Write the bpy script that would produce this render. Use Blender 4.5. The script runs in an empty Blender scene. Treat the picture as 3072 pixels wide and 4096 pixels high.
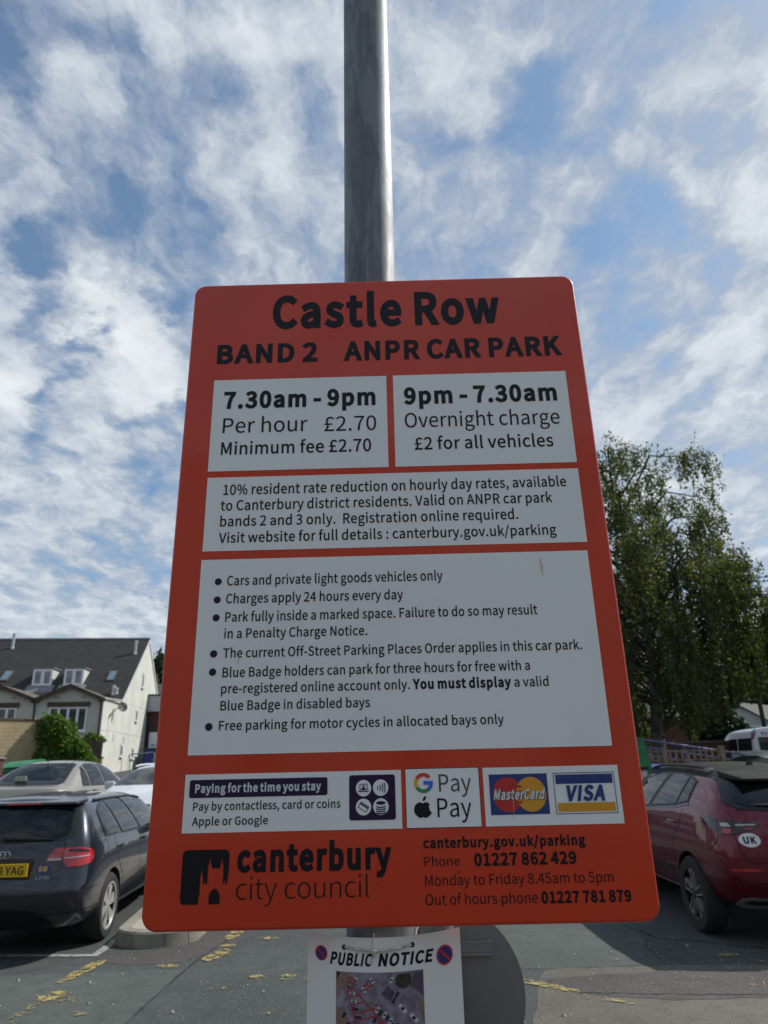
import bpy, bmesh, math, random
import numpy as np
from math import sin, cos, pi, radians, sqrt, atan2
from mathutils import Vector, Matrix
from mathutils.bvhtree import BVHTree
from mathutils.geometry import delaunay_2d_cdt

S = bpy.context.scene
COL = S.collection
rng = np.random.default_rng(7)

# ------------------------------------------------------------------ camera
PITCH, ROLL = 0.34782, -0.023174
cam = bpy.data.cameras.new('camera')
cam.sensor_fit = 'HORIZONTAL'
cam.sensor_width = 36.0
cam.lens = 690.0 / 768.0 * 36.0
cam.clip_start = 0.05
cam.clip_end = 5000
cam.dof.use_dof = True
cam.dof.focus_distance = 1.22
cam.dof.aperture_fstop = 11.0
cam_o = bpy.data.objects.new('camera', cam)
COL.objects.link(cam_o)
_f = Vector((0, cos(PITCH), sin(PITCH)))
_u = Vector((0, -sin(PITCH), cos(PITCH)))
_x = Vector((1, 0, 0))
_c, _s = cos(ROLL), sin(ROLL)
_r2, _u2 = _c * _x + _s * _u, -_s * _x + _c * _u
cam_o.matrix_world = Matrix(((_r2.x, _u2.x, -_f.x, 0), (_r2.y, _u2.y, -_f.y, 0), (_r2.z, _u2.z, -_f.z, 1.66), (0, 0, 0, 1)))
S.camera = cam_o

# ------------------------------------------------------------------ light
SUN_AZ, SUN_EL = radians(63), radians(45)          # azimuth clockwise from +Y
sun = bpy.data.lights.new('sun', 'SUN')
sun.energy = 2.4
sun.angle = radians(0.53)
sun.color = (1.0, 0.965, 0.91)
sun_o = bpy.data.objects.new('sun', sun)
sun_o.rotation_euler = (pi / 2 - SUN_EL, 0, -SUN_AZ + pi)
COL.objects.link(sun_o)
_sd = Vector((sin(SUN_AZ) * cos(SUN_EL), cos(SUN_AZ) * cos(SUN_EL), sin(SUN_EL)))
sun_o.rotation_euler = _sd.to_track_quat('Z', 'Y').to_euler()

S.view_settings.view_transform = 'Standard'
S.view_settings.look = 'None'
S.view_settings.exposure = 0.88
S.view_settings.gamma = 1.0
S.render.engine = 'CYCLES'
S.cycles.max_bounces = 8
S.cycles.transparent_max_bounces = 12
S.cycles.use_denoising = True

# ------------------------------------------------------------------ node helper
class NT:
    def __init__(s, tree):
        s.t = tree; tree.nodes.clear()
    def n(s, typ, inputs=None, **kw):
        nd = s.t.nodes.new(typ)
        for k, v in kw.items(): setattr(nd, k, v)
        for k, v in (inputs or {}).items():
            if isinstance(v, bpy.types.NodeSocket): s.t.links.new(v, nd.inputs[k])
            else: nd.inputs[k].default_value = v
        return nd
    def math(s, op, a, b=0.0, c=0.0, clamp=False):
        nd = s.n('ShaderNodeMath', {0: a, 1: b, 2: c}, operation=op); nd.use_clamp = clamp
        return nd.outputs[0]
    def vm(s, op, a, b=(0, 0, 0)):
        nd = s.n('ShaderNodeVectorMath', {0: a, 1: b}, operation=op)
        return nd.outputs['Value'] if op in ('DOT_PRODUCT', 'LENGTH') else nd.outputs[0]
    def mix(s, f, a, b):
        nd = s.t.nodes.new('ShaderNodeMix'); nd.data_type = 'RGBA'
        for i, v in ((0, f), (6, a), (7, b)):
            if isinstance(v, bpy.types.NodeSocket): s.t.links.new(v, nd.inputs[i])
            else: nd.inputs[i].default_value = v if i == 0 else (*v[:3], 1)
        return nd.outputs[2]
    def noise(s, vec, scale, detail=4, rough=0.55, dist=0.0):
        i = {'Scale': scale, 'Detail': detail, 'Roughness': rough, 'Distortion': dist}
        if vec is not None: i['Vector'] = vec
        return s.n('ShaderNodeTexNoise', i).outputs[0]
    def ss(s, v, a, b):
        return s.n('ShaderNodeMapRange', {0: v, 1: a, 2: b}, interpolation_type='SMOOTHSTEP').outputs[0]

# ------------------------------------------------------------------ world
SPOTS = [(0.420,0.760,0.500,900,0.60),(0.330,0.850,0.410,700,0.55),(0.450,0.640,0.620,1500,0.55),(0.470,0.560,0.680,900,0.7),(0.250,0.620,0.745,1800,0.35),(0.440,0.840,0.310,900,0.5),(-0.338,0.534,0.775,7301,-1.00),(-0.302,0.550,0.778,4112,-1.00),(-0.403,0.557,0.727,5812,-0.70),(-0.397,0.517,0.759,4902,-0.80),(-0.177,0.610,0.772,4278,-0.70),(-0.146,0.625,0.767,4118,-0.60),(-0.080,0.627,0.775,3172,-1.00),(-0.236,0.664,0.710,2155,-0.50),(-0.436,0.672,0.599,2673,-1.00),(-0.384,0.686,0.618,2943,-0.80),(-0.318,0.686,0.654,2243,-0.80),(-0.262,0.695,0.669,2547,-0.60),(-0.444,0.685,0.577,3997,-1.00),(-0.316,0.737,0.598,3143,-0.50),(-0.269,0.762,0.588,3698,-1.10),(-0.376,0.758,0.534,9777,-1.20),(-0.396,0.749,0.531,10155,-0.80),(-0.420,0.772,0.478,10319,-1.30),(-0.441,0.722,0.533,8609,-0.80),(-0.324,0.842,0.431,6495,-0.90),(-0.275,0.840,0.467,8063,-1.00),(-0.453,0.796,0.401,10740,-0.60),(-0.306,0.878,0.368,11142,-0.70),(-0.398,0.887,0.235,1788,-0.60),(-0.319,0.917,0.241,2820,-0.50),(-0.459,0.812,0.361,8232,-0.50),(0.201,0.605,0.770,2130,-1.00),(0.169,0.653,0.739,2895,-1.00),(0.241,0.655,0.716,2034,-0.90),(0.338,0.682,0.649,5297,-1.00),(0.375,0.692,0.616,3332,-0.90),(0.314,0.725,0.613,1994,-0.90),(0.247,0.748,0.616,2700,-0.60),(0.102,0.669,0.736,4526,-0.60),(0.392,0.605,0.693,8623,-0.50),(0.426,0.610,0.668,8997,-0.50),(0.338,0.782,0.523,1629,-0.50),(0.390,0.746,0.540,1813,-0.40),(0.162,0.603,0.781,6981,-0.60),(0.073,0.589,0.805,372,0.70),(0.313,0.648,0.694,2200,1.00),(0.380,0.578,0.722,822,0.80),(0.376,0.670,0.640,2309,0.70),(0.270,0.698,0.663,1414,0.50),(0.180,0.679,0.712,1884,0.50),(0.360,0.729,0.582,2099,0.60),(-0.317,0.797,0.514,900,2.10),(-0.386,0.734,0.558,4098,1.50),(-0.460,0.761,0.458,1859,1.90),(-0.398,0.760,0.513,13736,0.70),(-0.374,0.828,0.417,1531,0.70),(-0.435,0.851,0.295,1909,0.50),(-0.378,0.903,0.204,1740,0.50),(-0.247,0.557,0.793,2584,0.80),(-0.121,0.581,0.805,695,0.70),(-0.345,0.555,0.757,1749,0.50),(-0.315,0.623,0.715,731,0.40),(-0.150,0.690,0.708,594,0.40),]
w = bpy.data.worlds.new('World'); S.world = w; w.use_nodes = True
T = NT(w.node_tree)
sky = T.n('ShaderNodeTexSky')
sky.sky_type = 'NISHITA'; sky.sun_disc = False
sky.sun_elevation = SUN_EL; sky.sun_rotation = SUN_AZ
sky.altitude = 30; sky.air_density = 1.0; sky.dust_density = 0.6; sky.ozone_density = 2.0
geo = T.n('ShaderNodeTexCoord')
D = T.vm('NORMALIZE', geo.outputs['Generated'])
sp = T.n('ShaderNodeSeparateXYZ', {0: D})
zc = T.math('MAXIMUM', sp.outputs[2], 0.0)
inv = T.math('DIVIDE', 1.0, T.math('ADD', zc, 0.16))
P = T.n('ShaderNodeCombineXYZ', {0: T.math('MULTIPLY', sp.outputs[0], inv), 1: T.math('MULTIPLY', sp.outputs[1], inv), 2: 0.37}).outputs[0]
wn = T.n('ShaderNodeTexNoise', {'Vector': P, 'Scale': 4.6, 'Detail': 7.0, 'Roughness': 0.62})
warp = T.vm('SCALE', T.vm('SUBTRACT', wn.outputs[1], (0.5, 0.5, 0.5)))
warp.node.inputs[3].default_value = 0.21
Dw = T.vm('ADD', D, warp)
Dn = T.vm('NORMALIZE', Dw)
acc = T.math('ADD', 0.0, 0.0)
for (sx, sy, sz, k, wt) in SPOTS:
    l = sqrt(sx * sx + sy * sy + sz * sz)
    dt = T.vm('DOT_PRODUCT', Dn, (sx / l, sy / l, sz / l))
    k *= 0.62
    g = T.math('EXPONENT', T.math('MULTIPLY_ADD', dt, k, -k))
    acc = T.math('MULTIPLY_ADD', g, wt, acc)
Pw = T.vm('ADD', P, T.vm('MULTIPLY', warp, (0.75, 0.75, 0.75)))
n1 = T.noise(T.vm('MULTIPLY', Pw, (1.2, 0.9, 1.0)), 3.0, 12, 0.61)
Ps = T.vm('MULTIPLY', Pw, (1.55, 0.82, 1.0))
n2 = T.noise(Ps, 8.0, 11, 0.66)
dens = T.math('ADD', T.math('MULTIPLY', T.math('SUBTRACT', n1, 0.5), 2.6), T.math('MULTIPLY', T.math('SUBTRACT', n2, 0.5), 2.9))
dens = T.math('ADD', T.math('MULTIPLY_ADD', acc, 0.80, 0.42), dens)
haze = T.math('MULTIPLY', T.ss(zc, 0.42, 0.04), 0.30)
dens = T.math('ADD', dens, haze)
dens = T.math('MULTIPLY_ADD', T.ss(zc, 0.50, 0.86), -0.32, dens)
cover = T.ss(dens, -0.50, 0.66)
cover = T.math('MULTIPLY_ADD', cover, 0.82, 0.14)
thick = T.ss(dens, 0.15, 1.6)
n3 = T.noise(Pw, 5.0, 8, 0.6)
shade = T.math('MULTIPLY', thick, T.ss(n3, 0.36, 0.66))
ccol = T.mix(thick, (2.30, 2.66, 3.22), (4.65, 4.9, 5.0))
ccol = T.mix(T.math('MULTIPLY', shade, 0.55), ccol, (2.9, 3.2, 3.65))
bsky = T.mix(1.0, sky.outputs[0], sky.outputs[0])
bsky = T.vm('MULTIPLY', sky.outputs[0], (0.54, 0.67, 0.70))
col = T.mix(cover, bsky, ccol)
bg = T.n('ShaderNodeBackground', {0: col, 1: 0.1})
out = T.n('ShaderNodeOutputWorld', {0: bg.outputs[0]})

# ------------------------------------------------------------------ materials
def mat(name, col, rough=0.6, metal=0.0, coat=0.0, spec=0.5, **kw):
    m = bpy.data.materials.new(name); m.use_nodes = True
    t = NT(m.node_tree)
    b = t.n('ShaderNodeBsdfPrincipled', {'Base Color': (*col, 1), 'Roughness': rough, 'Metallic': metal, 'Coat Weight': coat, 'Coat Roughness': kw.get('coat_rough', 0.03), 'Specular IOR Level': spec})
    t.n('ShaderNodeOutputMaterial', {0: b.outputs[0]})
    v = kw.get('vary')
    if v:                                # (scale, amount) mottled surface colour, (scale, depth) bump
        tc = t.n('ShaderNodeTexCoord').outputs['Object']
        nz = t.noise(tc, v[0], 6, 0.6)
        c2 = kw.get('col2') or tuple(x * (1 - v[1]) for x in col)
        t.t.links.new(t.mix(t.ss(nz, 0.38, 0.64), col, c2), b.inputs['Base Color'])
        rn = t.n('ShaderNodeMapRange', {0: nz, 1: 0.3, 2: 0.7, 3: max(rough - 0.07, 0.02), 4: min(rough + 0.09, 1)})
        t.t.links.new(rn.outputs[0], b.inputs['Roughness'])
    bp = kw.get('bump')
    if bp:
        tc = t.n('ShaderNodeTexCoord').outputs['Object']
        nz = t.noise(tc, bp[0], 4, 0.6)
        bn = t.n('ShaderNodeBump', {'Height': nz, 'Strength': bp[1], 'Distance': bp[2]})
        t.t.links.new(bn.outputs[0], b.inputs['Normal'])
        if coat and kw.get('coat_bump'): t.t.links.new(bn.outputs[0], b.inputs['Coat Normal'])
    return m

M = {}
M['sign_red'] = mat('sign_red', (0.66, 0.040, 0.004), 0.42, coat=0.55, spec=0.35, coat_rough=0.05, vary=(2.6, 0.10), bump=(95, 0.22, 0.001), coat_bump=True)
M['sign_white'] = mat('sign_white', (0.89, 0.905, 0.895), 0.40, vary=(2.6, 0.045), coat=0.25, coat_rough=0.10, bump=(110, 0.2, 0.001), coat_bump=True)
M['ink'] = mat('ink', (0.006, 0.006, 0.010), 0.50, spec=0.25, coat=0.10, coat_rough=0.12)
M['purple_ink'] = mat('purple_ink', (0.022, 0.007, 0.048), 0.45, spec=0.25, coat=0.1, coat_rough=0.1)
M['grey_ink'] = mat('grey_ink', (0.08, 0.08, 0.09), 0.42)
M['white_ink'] = mat('white_ink', (0.66, 0.69, 0.70), 0.4, coat=0.2)
M['visa'] = mat('blue_ink', (0.010, 0.035, 0.20), 0.40, coat=0.2)
M['gold'] = mat('gold_ink', (0.72, 0.33, 0.018), 0.40, coat=0.2)
M['mcred'] = mat('red_ink', (0.52, 0.02, 0.02), 0.40, coat=0.2)
M['g_blue'] = mat('g_blue_ink', (0.04, 0.17, 0.80), 0.4)
M['g_green'] = mat('g_green_ink', (0.02, 0.30, 0.07), 0.4)
M['g_yellow'] = mat('g_yellow_ink', (0.85, 0.44, 0.01), 0.4)
M['g_red'] = mat('g_red_ink', (0.72, 0.04, 0.025), 0.4)
M['cutout'] = M['sign_red']

def asphalt(name, c1, c2, speck=1.0, scale=1.0):
    m = bpy.data.materials.new(name); m.use_nodes = True
    t = NT(m.node_tree)
    tc = t.n('ShaderNodeTexCoord').outputs['Object']
    big = t.noise(tc, 0.55 * scale, 5, 0.6)
    mid = t.noise(tc, 5.0, 5, 0.65)
    fine = t.noise(tc, 60, 4, 0.75)
    vor = t.n('ShaderNodeTexVoronoi', {'Vector': tc, 'Scale': 85.0}, feature='F1')
    a = t.mix(t.ss(big, 0.35, 0.68), c1, c2)
    a = t.mix(t.math('MULTIPLY', t.ss(mid, 0.45, 0.72), 0.5), a, tuple(x * 0.62 for x in c1))
    a = t.mix(t.math('MULTIPLY', t.ss(fine, 0.50, 0.78), 0.55 * speck), a, tuple(min(1, x * 2.0) for x in c2))
    a = t.mix(t.math('MULTIPLY', t.ss(fine, 0.47, 0.28), 0.6 * speck), a, tuple(x * 0.40 for x in c1))
    cs = t.n('ShaderNodeSeparateColor', {0: vor.outputs['Color']})
    a = t.mix(t.math('MULTIPLY', t.ss(cs.outputs[0], 0.88, 0.97), 0.35 * speck), a, (0.20, 0.20, 0.185))
    h = t.math('ADD', t.math('MULTIPLY', fine, 0.7), t.math('MULTIPLY', vor.outputs[0], 0.5))
    bn = t.n('ShaderNodeBump', {'Height': h, 'Strength': 0.55, 'Distance': 0.006})
    b = t.n('ShaderNodeBsdfPrincipled', {'Base Color': a, 'Roughness': 0.88, 'Normal': bn.outputs[0], 'Specular IOR Level': 0.35})
    t.n('ShaderNodeOutputMaterial', {0: b.outputs[0]})
    return m
M['asphalt'] = asphalt('asphalt', (0.046, 0.052, 0.050), (0.066, 0.073, 0.070))
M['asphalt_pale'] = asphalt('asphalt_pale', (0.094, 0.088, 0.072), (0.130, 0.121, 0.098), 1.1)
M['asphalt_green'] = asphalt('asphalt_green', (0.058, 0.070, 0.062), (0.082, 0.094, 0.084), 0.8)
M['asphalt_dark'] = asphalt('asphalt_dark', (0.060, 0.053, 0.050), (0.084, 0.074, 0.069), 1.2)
M['crack'] = mat('crack', (0.018, 0.019, 0.02), 0.95)

def paintmat(name, col, under, cut):     # worn road paint with holes showing the asphalt below
    m = bpy.data.materials.new(name); m.use_nodes = True
    t = NT(m.node_tree)
    tc = t.n('ShaderNodeTexCoord').outputs['Object']
    a = t.noise(tc, 13, 8, 0.75); f = t.noise(tc, 70, 3, 0.65)
    v = t.math('ADD', t.math('MULTIPLY', a, 0.75), t.math('MULTIPLY', f, 0.35))
    dirt = t.noise(tc, 22, 4, 0.6)
    c = t.mix(t.math('MULTIPLY', t.ss(dirt, 0.45, 0.75), 0.35), col, tuple(x * 0.45 for x in col))
    b = t.n('ShaderNodeBsdfPrincipled', {'Base Color': c, 'Roughness': 0.75})
    hole = t.n('ShaderNodeBsdfTransparent')                  # worn right through: the tarmac shows
    mx = t.n('ShaderNodeMixShader', {0: t.ss(v, cut, cut + 0.05), 1: b.outputs[0], 2: hole.outputs[0]})
    t.n('ShaderNodeOutputMaterial', {0: mx.outputs[0]})
    return m
M['yellow_paint'] = paintmat('yellow_paint', (0.36, 0.28, 0.095), None, 0.53)
M['yellow_worn'] = paintmat('yellow_worn', (0.27, 0.225, 0.105), None, 0.475)
M['white_paint'] = paintmat('white_paint', (0.30, 0.31, 0.30), None, 0.59)

def brickmat(name, c1, c2, mortar, sx=0.215, sz=0.075, axis='XZ', ms=0.010):
    m = bpy.data.materials.new(name); m.use_nodes = True
    t = NT(m.node_tree)
    tc = t.n('ShaderNodeTexCoord').outputs['Object']
    s = t.n('ShaderNodeSeparateXYZ', {0: tc})
    hor = t.math('ADD', s.outputs[0], s.outputs[1])
    v = t.n('ShaderNodeCombineXYZ', {0: hor, 1: s.outputs[2], 2: 0.0}).outputs[0]
    br = t.n('ShaderNodeTexBrick', {'Vector': v, 'Color1': (*c1, 1), 'Color2': (*c2, 1), 'Mortar': (*mortar, 1), 'Scale': 1.0, 'Mortar Size': ms, 'Brick Width': sx, 'Row Height': sz, 'Mortar Smooth': 0.2})
    n = t.noise(tc, 1.3, 6, 0.65)
    st = t.noise(t.vm('MULTIPLY', tc, (1, 1, 0.25)), 2.2, 5, 0.6)
    c = t.mix(t.math('MULTIPLY', t.ss(n, 0.42, 0.72), 0.45), br.outputs[0], tuple(x * 0.5 for x in c1))
    c = t.mix(t.math('MULTIPLY', t.ss(st, 0.52, 0.78), 0.30), c, (0.05, 0.045, 0.035))
    if 'slate' in name:                                           # pale weathering streaks and rusty lichen on the slates
        lc = t.noise(tc, 2.6, 8, 0.7); c = t.mix(t.math('MULTIPLY', t.ss(lc, 0.56, 0.70), 0.55), c, (0.085, 0.082, 0.072)); l2 = t.noise(tc, 1.7, 9, 0.75); c = t.mix(t.math('MULTIPLY', t.ss(l2, 0.64, 0.72), 0.6), c, (0.11, 0.055, 0.018))
    bn = t.n('ShaderNodeBump', {'Height': br.outputs[1], 'Strength': 0.5, 'Distance': 0.01}, invert=True)
    b = t.n('ShaderNodeBsdfPrincipled', {'Base Color': c, 'Roughness': 0.85, 'Normal': bn.outputs[0]})
    t.n('ShaderNodeOutputMaterial', {0: b.outputs[0]})
    return m
M['cream_brick'] = brickmat('cream_brick', (0.47, 0.37, 0.21), (0.41, 0.32, 0.18), (0.32, 0.26, 0.15), 0.44, 0.15)
M['red_brick'] = brickmat('red_brick', (0.12, 0.024, 0.020), (0.09, 0.020, 0.018), (0.06, 0.04, 0.035))
M['maroon_brick'] = brickmat('maroon_brick', (0.085, 0.030, 0.028), (0.070, 0.026, 0.025), (0.06, 0.035, 0.033))
M['roof_slate'] = brickmat('roof_slate', (0.022, 0.022, 0.023), (0.034, 0.033, 0.033), (0.012, 0.012, 0.013), 0.33, 0.19, ms=0.02)
M['tile_brown'] = brickmat('tile_brown', (0.15, 0.12, 0.095), (0.12, 0.10, 0.08), (0.07, 0.055, 0.045), 0.30, 0.16, ms=0.02)
M['tile_grey'] = brickmat('tile_grey', (0.095, 0.092, 0.086), (0.07, 0.068, 0.065), (0.035, 0.033, 0.03), 0.30, 0.20, ms=0.02)
M['render'] = mat('cream_render', (0.60, 0.60, 0.53), 0.85, vary=(0.6, 0.14))
M['render_grey'] = mat('grey_render', (0.50, 0.49, 0.42), 0.85, vary=(0.6, 0.12))
M['render_white'] = mat('white_render', (0.55, 0.56, 0.54), 0.85, vary=(0.8, 0.15))
M['upvc'] = mat('white_frame', (0.72, 0.73, 0.75), 0.4)
M['pane'] = mat('window_glass', (0.012, 0.014, 0.016), 0.05, spec=0.8)
M['pane_blue'] = mat('skylight_glass', (0.14, 0.21, 0.26), 0.06, spec=0.9)
M['curtain'] = mat('net_curtain', (0.26, 0.28, 0.28), 0.30, spec=0.6, vary=(3, 0.5))
M['brown_wood'] = mat('brown_wood', (0.085, 0.058, 0.032), 0.75, vary=(5, 0.4))
M['lead'] = mat('lead', (0.22, 0.23, 0.24), 0.55, vary=(4, 0.35))
M['gutter'] = mat('gutter', (0.022, 0.026, 0.028), 0.5)
M['clad'] = mat('grey_cladding', (0.36, 0.38, 0.42), 0.45, vary=(1.5, 0.12))
M['zinc_light'] = mat('flue_metal', (0.50, 0.51, 0.53), 0.42, metal=0.3)
M['fence_wood'] = mat('fence_wood', (0.115, 0.098, 0.078), 0.88, vary=(7, 0.45))
M['trellis_wood'] = mat('trellis_wood', (0.24, 0.18, 0.125), 0.85, vary=(7, 0.4))
M['rail_paint'] = mat('rail_paint', (0.13, 0.12, 0.24), 0.42, vary=(9, 0.3))
M['green_plastic'] = mat('green_plastic', (0.016, 0.21, 0.075), 0.45, vary=(3, 0.25))
M['blue_plastic'] = mat('blue_plastic', (0.010, 0.065, 0.30), 0.62, vary=(3, 0.25))
M['navy_steel'] = mat('navy_steel', (0.012, 0.022, 0.21), 0.45, vary=(2, 0.2))
M['black_plastic'] = mat('black_plastic', (0.014, 0.014, 0.015), 0.55)
M['sticker'] = mat('sticker', (0.62, 0.62, 0.60), 0.6, vary=(22, 0.6))
M['kerb'] = mat('kerb_concrete', (0.26, 0.24, 0.19), 0.9, vary=(3.5, 0.30), bump=(60, 0.5, 0.004))
M['kerb_joint'] = mat('kerb_joint', (0.08, 0.075, 0.065), 0.95)
M['paper'] = mat('laminated_paper', (0.80, 0.80, 0.79), 0.30, coat=0.3, coat_rough=0.15, bump=(9, 0.25, 0.004))
M['string'] = mat('white_string', (0.62, 0.60, 0.55), 0.9, vary=(120, 0.35))
M['sign_back'] = mat('grey_sign_back', (0.17, 0.182, 0.174), 0.55, vary=(3.5, 0.14))
M['alu'] = mat('aluminium', (0.28, 0.30, 0.31), 0.40, metal=0.7)
M['bark'] = mat('bark', (0.075, 0.062, 0.050), 0.95, vary=(5, 0.5))
M['birch_bark'] = mat('birch_bark', (0.17, 0.15, 0.13), 0.9, vary=(4, 0.6))
M['post_wood'] = mat('post_wood', (0.035, 0.028, 0.024), 0.9, vary=(4, 0.3))

def galv():
    m = bpy.data.materials.new('galvanised_steel'); m.use_nodes = True
    t = NT(m.node_tree)
    tc = t.n('ShaderNodeTexCoord').outputs['Object']
    s1 = t.noise(t.vm('MULTIPLY', tc, (1, 1, 0.16)), 26, 6, 0.6, 0.6)
    s2 = t.noise(t.vm('MULTIPLY', tc, (1, 1, 0.35)), 9, 6, 0.65, 0.4)
    fine = t.noise(tc, 160, 3, 0.6)
    spg = t.n('ShaderNodeTexVoronoi', {'Vector': t.vm('MULTIPLY', tc, (1, 1, 0.6)), 'Scale': 60.0})
    tick = t.noise(t.vm('MULTIPLY', tc, (1, 1, 3.6)), 42, 5, 0.7, 1.2)
    c = t.mix(t.ss(s1, 0.46, 0.51), (0.135, 0.153, 0.165), (0.195, 0.215, 0.228))
    c = t.mix(t.math('MULTIPLY', t.ss(s2, 0.46, 0.58), 0.55), c, (0.085, 0.094, 0.10))
    c = t.mix(t.math('MULTIPLY', t.ss(tick, 0.66, 0.70), 0.7), c, (0.028, 0.031, 0.034))
    cs = t.n('ShaderNodeSeparateColor', {0: spg.outputs['Color']})
    c = t.mix(t.math('MULTIPLY', cs.outputs[0], 0.18), c, (0.20, 0.215, 0.23))
    r = t.n('ShaderNodeMapRange', {0: s2, 1: 0.3, 2: 0.7, 3: 0.46, 4: 0.66})
    bn = t.n('ShaderNodeBump', {'Height': t.math('ADD', t.math('MULTIPLY', fine, 0.5), tick), 'Strength': 0.25, 'Distance': 0.002})
    b = t.n('ShaderNodeBsdfPrincipled', {'Base Color': c, 'Metallic': 0.40, 'Roughness': r.outputs[0], 'Normal': bn.outputs[0]})
    t.n('ShaderNodeOutputMaterial', {0: b.outputs[0]})
    return m
M['galv'] = galv()

def leafmat(name, cols, trans=0.35):
    m = bpy.data.materials.new(name); m.use_nodes = True
    t = NT(m.node_tree)
    g = t.n('ShaderNodeNewGeometry')
    rp = t.n('ShaderNodeValToRGB', {0: g.outputs['Random Per Island']})
    els = rp.color_ramp.elements
    while len(els) < len(cols): els.new(0.5)
    for i, c in enumerate(cols):
        els[i].position = i / (len(cols) - 1); els[i].color = (*c, 1)
    d = t.n('ShaderNodeBsdfPrincipled', {'Base Color': rp.outputs[0], 'Roughness': 0.55, 'Specular IOR Level': 0.35})
    tr = t.n('ShaderNodeBsdfTranslucent', {'Color': t.vm('MULTIPLY', rp.outputs[0], (1.5, 1.5, 0.6))})
    mx = t.n('ShaderNodeMixShader', {0: trans, 1: d.outputs[0], 2: tr.outputs[0]})
    t.n('ShaderNodeOutputMaterial', {0: mx.outputs[0]})
    return m
M['birch_leaf'] = leafmat('birch_leaf', [(0.030, 0.047, 0.021), (0.047, 0.069, 0.028), (0.074, 0.097, 0.034), (0.145, 0.150, 0.040)], 0.45)
M['ivy_leaf'] = leafmat('ivy_leaf', [(0.024, 0.075, 0.012), (0.052, 0.135, 0.018), (0.10, 0.19, 0.022), (0.19, 0.23, 0.03)], 0.30)
M['dark_leaf'] = leafmat('dark_leaf', [(0.012, 0.026, 0.012), (0.020, 0.038, 0.015), (0.035, 0.055, 0.018)], 0.2)
M['hedge_leaf'] = leafmat('hedge_leaf', [(0.014, 0.028, 0.013), (0.03, 0.05, 0.018), (0.05, 0.075, 0.02)], 0.25)

def carpaint(name, col, metal=0.4, rough=0.32):
    return mat(name, col, rough, metal=metal, coat=1.0, coat_rough=0.02)
M['paint_dark'] = carpaint('dark_grey_paint', (0.008, 0.011, 0.022), 0.30)
M['paint_red'] = mat('deep_red_paint', (0.135, 0.002, 0.018), 0.34, metal=0.55, coat=0.7, coat_rough=0.02)
M['paint_beige'] = carpaint('champagne_paint', (0.36, 0.33, 0.27), 0.55)
M['paint_white'] = carpaint('white_paint_car', (0.62, 0.64, 0.66), 0.0)
M['paint_silver'] = carpaint('silver_paint', (0.42, 0.43, 0.43), 0.6)
M['paint_blue'] = carpaint('blue_grey_paint', (0.10, 0.12, 0.15), 0.5)
M['roof_black'] = mat('dusty_black_roof', (0.010, 0.011, 0.009), 0.62, spec=0.12, vary=(5.0, 0.5), col2=(0.030, 0.030, 0.023))
M['car_glass'] = mat('car_glass', (0.006, 0.010, 0.011), 0.02, spec=0.42)
M['trim'] = mat('black_trim', (0.012, 0.012, 0.013), 0.45)
M['seam'] = mat('panel_gap', (0.004, 0.004, 0.004), 0.9)
M['chrome'] = mat('chrome', (0.62, 0.63, 0.64), 0.18, metal=1.0)
M['alloy'] = mat('alloy_silver', (0.46, 0.45, 0.42), 0.35, metal=0.5)
M['tyre'] = mat('tyre_rubber', (0.018, 0.018, 0.018), 0.85)
M['lens_red'] = mat('red_lens', (0.42, 0.006, 0.008), 0.10, coat=1.0)
M['lens_dark'] = mat('dark_red_lens', (0.022, 0.003, 0.004), 0.10, coat=0.4)
M['lens_clear'] = mat('clear_lens', (0.42, 0.40, 0.40), 0.12, coat=1.0)
M['plate_yellow'] = mat('plate_yellow', (0.66, 0.42, 0.012), 0.40)
M['gb_blue'] = mat('gb_blue', (0.02, 0.03, 0.20), 0.4)
M['gb_gold'] = mat('gb_gold', (0.55, 0.36, 0.06), 0.4)
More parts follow.
